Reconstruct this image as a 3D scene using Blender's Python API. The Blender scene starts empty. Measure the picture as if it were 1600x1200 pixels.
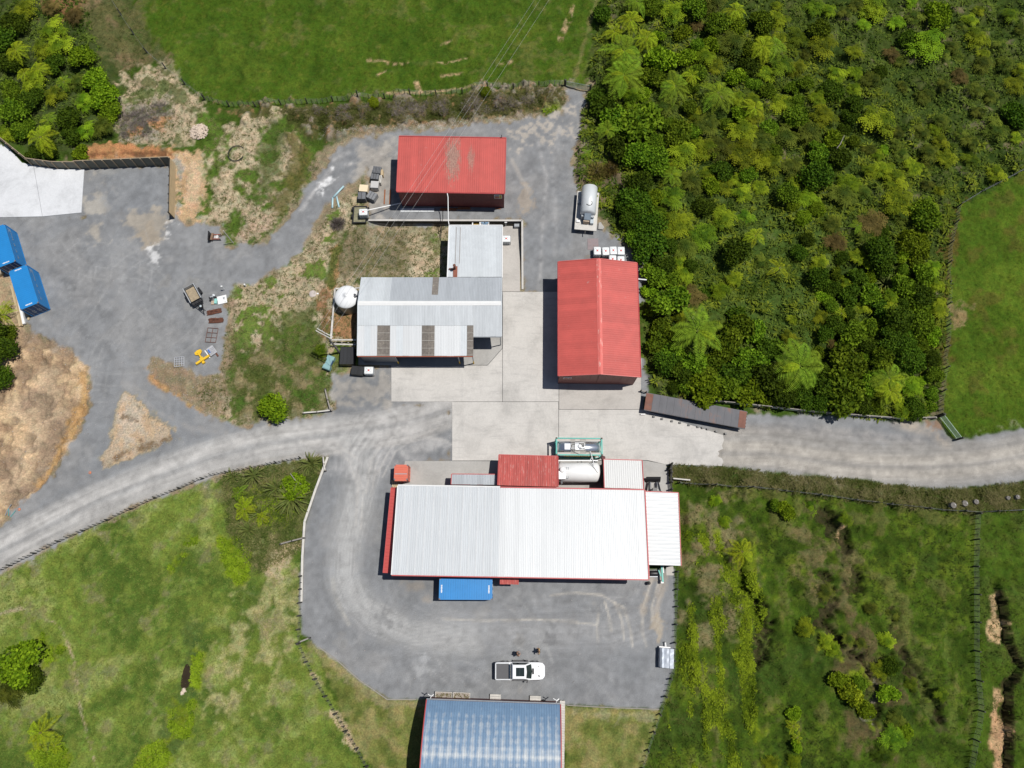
import bpy, math, random
import numpy as np
from mathutils import Matrix, Vector

scn = bpy.context.scene
COL = scn.collection

# ------------------------------------------------------------------ camera
CAM_H, TILT, FPX = 90.0, math.radians(15.2), 1109.0
cam_d = bpy.data.cameras.new('camera')
cam = bpy.data.objects.new('camera', cam_d)
COL.objects.link(cam)
cam.location = (0, 0, CAM_H)
cam.rotation_euler = (TILT, 0, 0)
cam_d.sensor_width = 36.0
cam_d.lens = FPX / 1600 * 36.0
cam_d.clip_start, cam_d.clip_end = 0.5, 2000
scn.camera = cam

# ------------------------------------------------------------------ world, sun, exposure
SH = (-0.37, -0.09)                       # shadow offset per metre of height
SUN = Vector((-SH[0], -SH[1], 1.0)).normalized()
world = bpy.data.worlds.new('World')
scn.world = world
world.use_nodes = True
wn = world.node_tree.nodes
sky = wn.new('ShaderNodeTexSky')
sky.sky_type = 'NISHITA'
sky.sun_disc = False
sky.sun_elevation = math.asin(SUN.z)
sky.sun_rotation = math.atan2(SUN.x, SUN.y)
sky.air_density, sky.dust_density, sky.ozone_density = 1.0, 0.6, 1.0
wn['Background'].inputs[1].default_value = 0.055
world.node_tree.links.new(sky.outputs[0], wn['Background'].inputs[0])
sun_d = bpy.data.lights.new('sun', 'SUN')
sun_d.energy = 4.5
sun_d.angle = math.radians(0.53)
sun_d.color = (1.0, 0.965, 0.91)
sun = bpy.data.objects.new('sun', sun_d)
COL.objects.link(sun)
sun.rotation_euler = SUN.to_track_quat('Z', 'Y').to_euler()
sun.location = SUN * 120
vs = scn.view_settings
vs.view_transform = 'Standard'
vs.look = 'None'
vs.exposure = 0.0
vs.gamma = 1.0
vs.use_curve_mapping = False
scn.cycles.max_bounces = 5
scn.cycles.transparent_max_bounces = 4

rng = np.random.default_rng(7)
random.seed(7)
CT, ST = math.cos(TILT), math.sin(TILT)


def G(u, v, z=0.0):
    """point at height z seen at survey coordinates (u, v) of the 1600 x 1200 photograph"""
    dx, dy = (u - 800) / FPX, (600 - v) / FPX
    wy, wz = CT * dy + ST, ST * dy - CT
    t = (z - CAM_H) / wz
    return Vector((dx * t, wy * t, z))


def PX(x, y, z=0.0):
    Z = z - CAM_H
    cy, cz = CT * y + ST * Z, ST * -y + CT * Z
    return 800 + FPX * x / -cz, 600 - FPX * cy / -cz


# ------------------------------------------------------------------ noise (numpy)
_T = rng.random((256, 256))


def vnoise(x, y, s=0):
    x = x + s * 37.31
    y = y + s * 91.7
    xi, yi = np.floor(x).astype(int), np.floor(y).astype(int)
    fx, fy = x - xi, y - yi
    fx, fy = fx * fx * (3 - 2 * fx), fy * fy * (3 - 2 * fy)
    a, b = _T[xi & 255, yi & 255], _T[(xi + 1) & 255, yi & 255]
    c, d = _T[xi & 255, (yi + 1) & 255], _T[(xi + 1) & 255, (yi + 1) & 255]
    return (a * (1 - fx) + b * fx) * (1 - fy) + (c * (1 - fx) + d * fx) * fy


def fbm(x, y, sc, oc=4, s=0):
    """0..1, feature size about sc metres"""
    f, a, t, n = 1.0 / sc, 1.0, 0.0, 0.0
    for i in range(oc):
        t = t + a * vnoise(x * f, y * f, s + i)
        n += a
        f *= 2.03
        a *= 0.55
    return t / n


def sstep(a, b, x):
    t = np.clip((x - a) / (b - a), 0, 1)
    return t * t * (3 - 2 * t)


def seg_dist(pts, U, V, closed=False):
    d = np.full(U.shape, 1e9)
    n = len(pts)
    tpar = np.zeros(U.shape)
    for i in range(n if closed else n - 1):
        (x0, y0), (x1, y1) = pts[i], pts[(i + 1) % n]
        ex, ey = x1 - x0, y1 - y0
        L = ex * ex + ey * ey + 1e-9
        t = np.clip(((U - x0) * ex + (V - y0) * ey) / L, 0, 1)
        dd = np.hypot(U - x0 - t * ex, V - y0 - t * ey)
        m = dd < d
        d[m] = dd[m]
        tpar[m] = i + t[m]
    return d, tpar


def poly_sd(poly, U, V):
    """signed distance, positive inside"""
    ins = np.zeros(U.shape, bool)
    n = len(poly)
    for i in range(n):
        (x0, y0), (x1, y1) = poly[i], poly[(i + 1) % n]
        if y0 == y1:
            continue
        c = ((y0 > V) != (y1 > V)) & (U < (x1 - x0) * (V - y0) / (y1 - y0) + x0)
        ins ^= c
    d, _ = seg_dist(poly, U, V, True)
    return np.where(ins, d, -d)


# ------------------------------------------------------------------ materials
MATS = {}


def _ramp(nt, fac, stops):
    r = nt.nodes.new('ShaderNodeValToRGB')
    el = r.color_ramp.elements
    el[0].position, el[0].color = stops[0][0], (*stops[0][1], 1)
    el[1].position, el[1].color = stops[-1][0], (*stops[-1][1], 1)
    for p, c in stops[1:-1]:
        e = el.new(p)
        e.color = (*c, 1)
    nt.links.new(fac, r.inputs[0])
    return r.outputs[0]


def _noise(nt, scale, detail=4, rough=0.6, coord=None, stretch=None, dist=0.0):
    n = nt.nodes.new('ShaderNodeTexNoise')
    n.inputs['Scale'].default_value = scale
    n.inputs['Detail'].default_value = detail
    n.inputs['Roughness'].default_value = rough
    n.inputs['Distortion'].default_value = dist
    if coord is not None:
        if stretch:
            mp = nt.nodes.new('ShaderNodeMapping')
            mp.inputs['Scale'].default_value = stretch
            nt.links.new(coord, mp.inputs[0])
            coord = mp.outputs[0]
        nt.links.new(coord, n.inputs[0])
    return n.outputs[0]


def _mix(nt, a, b, fac, mode='MIX'):
    m = nt.nodes.new('ShaderNodeMix')
    m.data_type = 'RGBA'
    m.blend_type = mode
    for sock, val in ((m.inputs[6], a), (m.inputs[7], b), (m.inputs[0], fac)):
        if hasattr(val, 'is_output'):
            nt.links.new(val, sock)
        elif isinstance(val, (int, float)):
            sock.default_value = val
        else:
            sock.default_value = (*val, 1)
    return m.outputs[2]


def _math(nt, op, a, b=0.0, clamp=False):
    m = nt.nodes.new('ShaderNodeMath')
    m.operation = op
    m.use_clamp = clamp
    for sock, val in ((m.inputs[0], a), (m.inputs[1], b)):
        if hasattr(val, 'is_output'):
            nt.links.new(val, sock)
        else:
            sock.default_value = val
    return m.outputs[0]


def mat(name, c, rough=0.6, metal=0.0, var=0.12, scale=1.5, dirt=None, dirt_amt=0.5, dirt_scale=0.8, stretch=None,
        rand=0.0, bump=0.0, bump_scale=20.0, spec=0.5, world=False):
    """painted / metal / plastic / timber: base colour with cloudy variation, optional stains of a second colour"""
    if name in MATS:
        return MATS[name]
    m = bpy.data.materials.new(name)
    m.use_nodes = True
    nt = m.node_tree
    b = nt.nodes['Principled BSDF']
    co = nt.nodes.new('ShaderNodeNewGeometry').outputs['Position'] if world else nt.nodes.new('ShaderNodeTexCoord').outputs['Object']
    n1 = _noise(nt, scale, 5, 0.65, co, stretch)
    lo, hi = tuple(x * (1 - var) for x in c), tuple(min(1, x * (1 + var)) for x in c)
    col = _ramp(nt, n1, [(0.3, lo), (0.7, hi)])
    if dirt:
        n2 = _noise(nt, dirt_scale, 6, 0.7, co, stretch)
        k = _ramp(nt, n2, [(0.72 - 0.4 * dirt_amt, (0, 0, 0)), (0.86 - 0.4 * dirt_amt + 0.06, (1, 1, 1))])
        col = _mix(nt, col, dirt, k)
    if rand:
        oi = nt.nodes.new('ShaderNodeObjectInfo').outputs['Random']
        f = _math(nt, 'MULTIPLY_ADD', oi, 2 * rand)
        f.node.inputs[2].default_value = 1 - rand
        hs = nt.nodes.new('ShaderNodeHueSaturation')
        nt.links.new(f, hs.inputs['Value'])
        nt.links.new(col, hs.inputs['Color'])
        col = hs.outputs[0]
    nt.links.new(col, b.inputs['Base Color'])
    b.inputs['Roughness'].default_value = rough
    b.inputs['Metallic'].default_value = metal
    b.inputs['Specular IOR Level'].default_value = spec
    if bump:
        bp = nt.nodes.new('ShaderNodeBump')
        bp.inputs['Strength'].default_value = bump
        bp.inputs['Distance'].default_value = 0.03
        nt.links.new(_noise(nt, bump_scale, 4, 0.6, co), bp.inputs['Height'])
        nt.links.new(bp.outputs[0], b.inputs['Normal'])
    MATS[name] = m
    return m


def leafmat(name, c, c2, val=0.35, rough=0.7):
    """foliage: per-leaf tint from the mesh, per-plant variation, a little translucency"""
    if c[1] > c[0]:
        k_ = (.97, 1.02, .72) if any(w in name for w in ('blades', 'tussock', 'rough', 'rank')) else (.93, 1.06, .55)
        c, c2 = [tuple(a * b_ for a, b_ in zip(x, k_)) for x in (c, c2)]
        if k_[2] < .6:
            c, c2 = tuple(a * .85 for a in c), tuple(a * 1.15 for a in c2)  # wider tint range paints highlights and dark gaps into the leaves
    m = bpy.data.materials.new(name)
    m.use_nodes = True
    nt = m.node_tree
    b = nt.nodes['Principled BSDF']
    at = nt.nodes.new('ShaderNodeAttribute')
    at.attribute_name = 'tint'
    col = _mix(nt, c, c2, at.outputs['Fac'])
    oi = nt.nodes.new('ShaderNodeObjectInfo').outputs['Random']
    hs = nt.nodes.new('ShaderNodeHueSaturation')
    f = _math(nt, 'MULTIPLY_ADD', oi, 2 * val)
    f.node.inputs[2].default_value = 1 - val
    h = _math(nt, 'MULTIPLY_ADD', oi, 0.03)
    h.node.inputs[2].default_value = 0.478
    nt.links.new(f, hs.inputs['Value'])
    nt.links.new(h, hs.inputs['Hue'])
    nt.links.new(col, hs.inputs['Color'])
    nt.links.new(hs.outputs[0], b.inputs['Base Color'])
    b.inputs['Roughness'].default_value = rough
    b.inputs['Specular IOR Level'].default_value = 0.08
    tr = nt.nodes.new('ShaderNodeBsdfTranslucent')
    nt.links.new(hs.outputs[0], tr.inputs[0])
    ms = nt.nodes.new('ShaderNodeMixShader')
    ms.inputs[0].default_value = 0.22
    nt.links.new(b.outputs[0], ms.inputs[1])
    nt.links.new(tr.outputs[0], ms.inputs[2])
    nt.links.new(ms.outputs[0], nt.nodes['Material Output'].inputs[0])
    MATS[name] = m
    return m


def groundmat(name, kind):
    m = bpy.data.materials.new(name)
    m.use_nodes = True
    nt = m.node_tree
    b = nt.nodes['Principled BSDF']
    b.inputs['Roughness'].default_value = 0.9
    b.inputs['Specular IOR Level'].default_value = 0.05
    at = nt.nodes.new('ShaderNodeAttribute')
    at.attribute_name = 'col'
    co = nt.nodes.new('ShaderNodeNewGeometry').outputs['Position']
    col = at.outputs['Color']
    if kind == 'grass':
        ga = nt.nodes.new('ShaderNodeAttribute')
        ga.attribute_name = 'grassy'
        g = ga.outputs['Fac']
        n1 = _noise(nt, 5.0, 6, 0.75, co)
        n2 = _noise(nt, 0.9, 5, 0.7, co)
        n3 = _noise(nt, 2.2, 5, 0.7, co, dist=1.0)
        k = _ramp(nt, n1, [(0.28, (0.45, 0.45, 0.45)), (0.5, (1, 1, 1)), (0.74, (1.75, 1.75, 1.65))])
        col = _mix(nt, col, k, 0.8, 'MULTIPLY')
        warm = _ramp(nt, n2, [(0.35, (0.84, 0.96, 0.85)), (0.65, (1.2, 1.06, 1.0))])
        col = _mix(nt, col, warm, g, 'MULTIPLY')
        dead = _ramp(nt, n3, [(0.55, (0, 0, 0)), (0.75, (1, 1, 1))])
        df = _math(nt, 'MULTIPLY', dead, 0.10)
        df2 = _math(nt, 'MULTIPLY', df, g)
        col = _mix(nt, col, (0.21, 0.18, 0.075), df2)
        n4 = _noise(nt, 3.5, 7, 0.85, co)
        sp = _ramp(nt, n4, [(0.34, (0.5, 0.47, 0.45)), (0.5, (1, 1, 1)), (0.66, (1.35, 1.33, 1.3))])
        col = _mix(nt, col, sp, _math(nt, 'SUBTRACT', 0.6, g, True), 'MULTIPLY')
        bs, bd = 6.0, 0.16
    else:
        n1 = _noise(nt, 9.0, 5, 0.8, co)
        n2 = _noise(nt, 0.55, 6, 0.7, co, dist=0.6)
        n3 = _noise(nt, 26.0, 2, 0.6, co)
        k = _ramp(nt, n1, [(0.25, (0.72, 0.72, 0.73)), (0.5, (1, 1, 1)), (0.75, (1.3, 1.29, 1.27))])
        col = _mix(nt, col, k, 0.95, 'MULTIPLY')
        k2 = _ramp(nt, n2, [(0.3, (0.955, 0.96, 0.965)), (0.7, (1.045, 1.04, 1.035))])
        col = _mix(nt, col, k2, 0.9, 'MULTIPLY')
        k3 = _ramp(nt, n3, [(0.7, (1, 1, 1)), (0.82, (1.7, 1.68, 1.62))])
        col = _mix(nt, col, k3, 0.6, 'MULTIPLY')
        bs, bd = 9.0, 0.05
    nt.links.new(col, b.inputs['Base Color'])
    bp = nt.nodes.new('ShaderNodeBump')
    bp.inputs['Strength'].default_value = 0.6
    bp.inputs['Distance'].default_value = bd
    nt.links.new(_noise(nt, bs, 6, 0.7, co), bp.inputs['Height'])
    nt.links.new(bp.outputs[0], b.inputs['Normal'])
    MATS[name] = m
    return m


def concretemat(name, c, stain=(0.30, 0.29, 0.28), amt=0.5):
    m = bpy.data.materials.new(name)
    m.use_nodes = True
    nt = m.node_tree
    b = nt.nodes['Principled BSDF']
    b.inputs['Roughness'].default_value = 0.85
    co = nt.nodes.new('ShaderNodeNewGeometry').outputs['Position']
    n1 = _noise(nt, 0.25, 7, 0.68, co, dist=0.5)
    n2 = _noise(nt, 0.9, 6, 0.7, co, (0.35, 2.0, 1))
    n3 = _noise(nt, 6.0, 5, 0.75, co)
    n4 = _noise(nt, 0.8, 6, 0.7, co, (1.6, 0.3, 1))
    col = _ramp(nt, n1, [(0.33, tuple(x * 0.80 for x in c)), (0.5, c), (0.68, tuple(x * 1.1 for x in c))])
    n5 = _noise(nt, 1.6, 7, 0.8, co, dist=2.5)
    k5 = _ramp(nt, n5, [(0.60, (0, 0, 0)), (0.70, (1, 1, 1))])
    col = _mix(nt, col, tuple(x * .78 for x in c), _math(nt, 'MULTIPLY', k5, .5 * amt, True))
    k2 = _ramp(nt, n2, [(0.52, (0, 0, 0)), (0.8, (1, 1, 1))])
    col = _mix(nt, col, stain, _math(nt, 'MULTIPLY', k2, 0.55 * amt))
    k4 = _ramp(nt, n4, [(0.55, (0, 0, 0)), (0.8, (1, 1, 1))])
    col = _mix(nt, col, stain, _math(nt, 'MULTIPLY', k4, 0.4 * amt))
    k3 = _ramp(nt, n3, [(0.3, (0.88, 0.88, 0.88)), (0.7, (1.1, 1.1, 1.1))])
    col = _mix(nt, col, k3, 0.8, 'MULTIPLY')
    nt.links.new(col, b.inputs['Base Color'])
    bp = nt.nodes.new('ShaderNodeBump')
    bp.inputs['Strength'].default_value = 0.3
    bp.inputs['Distance'].default_value = 0.02
    nt.links.new(n3, bp.inputs['Height'])
    nt.links.new(bp.outputs[0], b.inputs['Normal'])
    MATS[name] = m
    return m


M_TERRAIN = groundmat('grass and soil', 'grass')
M_GRAVEL = groundmat('crushed gravel', 'gravel')
M_CONC = concretemat('pale concrete', (0.49, 0.47, 0.44), amt=1.15)
M_CONC2 = concretemat('grey concrete', (0.36, 0.35, 0.33), amt=0.7)
M_CONC3 = concretemat('brownish concrete', (0.42, 0.395, 0.365), amt=0.4)
M_SLAB = concretemat('fresh white concrete', (0.57, 0.58, 0.595), (0.50, 0.51, 0.54), 0.35)
M_REDROOF = mat('weathered red roof paint', (0.455, 0.076, 0.062), 0.6, 0, 0.10, 0.6, (0.42, 0.27, 0.24), 0.2, 1.6, rand=0.07, world=True)
M_REDROOF2 = mat('worn red roof paint', (0.40, 0.075, 0.062), 0.55, 0, 0.18, 1.2, (0.55, 0.40, 0.36), 0.42, 2.5, (2.5, 0.3, 1), rand=0.08, world=True)
M_REDTRIM = mat('red trim', (0.42, 0.06, 0.06), 0.5, 0, 0.1, 2.0)
M_REDWALL = mat('dark red wall', (0.20, 0.045, 0.04), 0.6, 0, 0.12, 1.5)
M_BROWNWALL = mat('brown red wall', (0.22, 0.085, 0.07), 0.6, 0, 0.1, 1.2)
M_SILVER = mat('zincalume roof', (0.485, 0.51, 0.53), 0.5, 0.1, 0.05, 1.0, (0.52, 0.58, 0.63), 0.3, 1.5, (3, 0.4, 1), rand=0.035, world=True)
M_SILVER2 = mat('new zincalume roof', (0.56, 0.575, 0.585), 0.5, 0.1, 0.03, 1.0, (0.46, 0.475, 0.48), 0.32, 1.3, (2.2, .22, 1), rand=0.035, world=True)
M_GALV = mat('galvanised roof', (0.47, 0.495, 0.515), 0.5, 0.12, 0.08, 1.0, (0.42, 0.41, 0.40), 0.25, 2.0, (3, 0.5, 1), rand=0.05, world=True)
M_GALVD = mat('dull galvanised roof', (0.40, 0.425, 0.45), 0.5, 0.15, 0.08, 0.8, (0.42, 0.44, 0.46), 0.3, 2.0, (3, 0.5, 1), rand=0.05, world=True)
M_GALVL = mat('light galvanised roof', (0.53, 0.56, 0.58), 0.5, 0.12, 0.06, 0.9, rand=0.05, world=True)
M_SKYLIGHT = mat('mossy fibreglass', (0.17, 0.15, 0.13), 0.8, 0, 0.25, 3.0, (0.48, 0.44, 0.34), 0.35, 3.5, rand=0.15, world=True)
M_WHITE = mat('white paint', (0.74, 0.74, 0.73), 0.4, 0, 0.04, 1.5)
M_TANKW = mat('white tank', (0.74, 0.75, 0.76), 0.35, 0, 0.05, 0.8, (0.52, 0.54, 0.56), 0.2, 0.9)
M_PLASTICW = mat('translucent white plastic', (0.70, 0.72, 0.72), 0.35, 0, 0.05, 3.0)
M_STEEL = mat('stainless steel', (0.62, 0.64, 0.67), 0.22, 0.95, 0.06, 2.0)
M_GREYM = mat('grey painted metal', (0.30, 0.32, 0.34), 0.45, 0.3, 0.12, 3.0)
M_BLACK = mat('black plastic', (0.015, 0.015, 0.017), 0.45, 0, 0.2, 4.0)
M_TYRE = mat('tyre rubber', (0.02, 0.02, 0.02), 0.85, 0, 0.2, 6.0)
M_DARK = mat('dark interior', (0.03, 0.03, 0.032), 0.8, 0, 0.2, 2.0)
M_BLUE = mat('blue container paint', (0.016, 0.20, 0.50), 0.45, 0, 0.06, 1.0, (0.05, 0.22, 0.46), 0.2, 1.5)
M_BLUED = mat('navy container door', (0.012, 0.055, 0.16), 0.5, 0, 0.15, 2.0)
M_BLUEROOF = mat('faded blue roof', (0.115, 0.235, 0.40), 0.5, 0.1, 0.10, 1.2, (0.46, 0.50, 0.52), 0.36, 1.1, (0.6, 1.5, 1), rand=0.05, world=True)
M_ORANGE = mat('orange container paint', (0.56, 0.125, 0.075), 0.55, 0, 0.06, 1.5, (0.50, 0.30, 0.20), 0.15, 2.0)
M_RUST = mat('rusty steel', (0.13, 0.052, 0.032), 0.85, 0.1, 0.35, 4.0, (0.24, 0.10, 0.05), 0.4, 5.0)
M_RUSTDECK = mat('rusty grey deck', (0.115, 0.115, 0.125), 0.7, 0.2, 0.15, 0.9, (0.20, 0.10, 0.065), 0.5, 0.9, (1.3, 0.5, 1), world=True)
M_TEAL = mat('teal paint', (0.05, 0.36, 0.30), 0.45, 0, 0.1, 2.0)
M_TEALB = mat('pale teal plastic', (0.21, 0.36, 0.37), 0.5, 0, 0.06, 2.0)
M_PIPE = mat('pale blue pipe', (0.40, 0.58, 0.62), 0.4, 0, 0.05, 2.0)
M_YELLOW = mat('yellow paint', (0.70, 0.44, 0.02), 0.5, 0, 0.1, 3.0)
M_TIMBER = mat('tan new timber', (0.46, 0.36, 0.22), 0.75, 0, 0.14, 2.0, None, 0.5, 1, (0.5, 6, 6), rand=0.06)
M_TIMBERG = mat('grey weathered timber', (0.26, 0.24, 0.21), 0.85, 0, 0.18, 2.0, None, 0.5, 1, (1, 5, 5), rand=0.12)
M_TIMBERW = mat('bleached timber', (0.50, 0.48, 0.44), 0.8, 0, 0.15, 2.0, rand=0.08)
M_POST = mat('dark treated post', (0.055, 0.052, 0.045), 0.85, 0, 0.25, 5.0, rand=0.2)
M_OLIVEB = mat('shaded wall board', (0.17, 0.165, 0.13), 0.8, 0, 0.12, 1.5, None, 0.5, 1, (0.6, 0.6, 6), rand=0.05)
M_CREAM = mat('cream board', (0.70, 0.58, 0.40), 0.6, 0, 0.05, 3.0)
M_WOOD = mat('bark', (0.075, 0.055, 0.04), 0.9, 0, 0.3, 6.0)
M_BARE = mat('bleached dead wood', (0.30, 0.27, 0.24), 0.9, 0, 0.2, 6.0)
M_STONE = mat('pale rock', (0.56, 0.46, 0.37), 0.85, 0, 0.2, 4.0, rand=0.15, bump=0.4)
M_GLASS = mat('tinted glass', (0.02, 0.03, 0.03), 0.06, 0, 0.1, 2.0)
M_CARW = mat('white car paint', (0.80, 0.81, 0.82), 0.18, 0, 0.02, 1.0)
M_CHARCOAL = mat('charcoal vinyl', (0.085, 0.085, 0.09), 0.7, 0, 0.08, 3.0)
M_RED = mat('red cap plastic', (0.55, 0.03, 0.03), 0.4)
M_GRILLE = mat('grey grille', (0.12, 0.14, 0.16), 0.4, 0.6)
M_FABRIC = mat('silver cover fabric', (0.46, 0.50, 0.56), 0.5, 0.1, 0.06, 1.5, rand=0.02)
M_WIRE = mat('fence wire', (0.30, 0.31, 0.31), 0.5, 0.6)
M_PWIRE = mat('power cable', (0.45, 0.44, 0.42), 0.5, 0.2)
M_POLY = mat('black hose', (0.02, 0.022, 0.024), 0.5)
def chalk_roof():
    m = bpy.data.materials.new('chalky blue roof')
    m.use_nodes = True
    nt = m.node_tree
    b = nt.nodes['Principled BSDF']
    b.inputs['Roughness'].default_value = 0.5
    po = nt.nodes.new('ShaderNodeNewGeometry').outputs['Position']
    oc = nt.nodes.new('ShaderNodeTexCoord').outputs['Object']
    sp = nt.nodes.new('ShaderNodeSeparateXYZ')
    nt.links.new(oc, sp.inputs[0])
    x, y = sp.outputs[0], sp.outputs[1]
    base = _ramp(nt, _noise(nt, 1.2, 5, .6, po), [(.3, (.125, .205, .315)), (.7, (.155, .25, .37))])
    # chalking follows the sheet laps, fading out towards the eave and past the crown
    lap = _math(nt, 'SUBTRACT', 1.0, _math(nt, 'MULTIPLY', _math(nt, 'ABSOLUTE', _math(nt, 'SUBTRACT', x, .40)), 2.6), True)
    n1 = _noise(nt, 1.6, 6, .75, po, (1.6, .55, 1))
    n2 = _noise(nt, 4.0, 5, .7, po, (2.5, .35, 1))
    n3 = _noise(nt, 1.1, 5, .7, po, (.25, 2.2, 1))
    a = _math(nt, 'ADD', _math(nt, 'MULTIPLY', lap, .40), _math(nt, 'MULTIPLY', n1, 1.0))
    a = _math(nt, 'ADD', a, _math(nt, 'MULTIPLY', n2, .55))
    a = _math(nt, 'ADD', a, _math(nt, 'MULTIPLY', n3, .5))
    wv = _math(nt, 'SINE', _math(nt, 'MULTIPLY', y, 8.4))
    a = _math(nt, 'ADD', a, _math(nt, 'MULTIPLY', wv, .06))
    yr = nt.nodes.new('ShaderNodeMapRange')
    for i, v in ((1, -9.5), (2, 0.0), (3, 0.0), (4, 1.0)):
        yr.inputs[i].default_value = v
    nt.links.new(y, yr.inputs[0])
    fade = _ramp(nt, yr.outputs[0], [(0.0, (0, 0, 0)), (.25, (.30, .30, .30)), (.42, (.62, .62, .62)), (.47, (1, 1, 1)), (.56, (.7, .7, .7)), (.8, (.65, .65, .65)), (.93, (.35, .35, .35)), (1.0, (0, 0, 0))])
    k = _math(nt, 'MULTIPLY', _math(nt, 'SUBTRACT', _math(nt, 'ADD', a, fade), 1.78), 1.25, True)
    col = _mix(nt, base, (.56, .57, .555), k)
    nt.links.new(col, b.inputs['Base Color'])
    return m


def peel_roof(cx, cy, rx, ry, amt=.85):
    m = M_REDROOF.copy()
    m.name = 'red roof with a peeled patch'
    nt = m.node_tree
    b = nt.nodes['Principled BSDF']
    old = b.inputs['Base Color'].links[0].from_socket
    po = nt.nodes.new('ShaderNodeNewGeometry').outputs['Position']
    sp = nt.nodes.new('ShaderNodeSeparateXYZ')
    nt.links.new(po, sp.inputs[0])
    dx = _math(nt, 'MULTIPLY', _math(nt, 'SUBTRACT', sp.outputs[0], cx), 1 / rx)
    dy = _math(nt, 'MULTIPLY', _math(nt, 'SUBTRACT', sp.outputs[1], cy), 1 / ry)
    r = _math(nt, 'SQRT', _math(nt, 'ADD', _math(nt, 'MULTIPLY', dx, dx), _math(nt, 'MULTIPLY', dy, dy)))
    n = _noise(nt, 1.3, 7, .78, po, (3.2, .8, 1))
    k = _math(nt, 'MULTIPLY', _math(nt, 'SUBTRACT', _math(nt, 'ADD', _math(nt, 'MULTIPLY', n, 3.4), -.62), _math(nt, 'MULTIPLY', r, .85)), 1.7, True)
    k = _math(nt, 'MULTIPLY', k, amt)
    peel = _ramp(nt, _noise(nt, 5, 5, .7, po), [(.35, (.17, .105, .08)), (.65, (.36, .25, .19))])
    nt.links.new(_mix(nt, old, peel, k), b.inputs['Base Color'])
    return m


M_GATE = mat('galvanised gate', (0.22, 0.29, 0.25), 0.5, 0.4)


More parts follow.
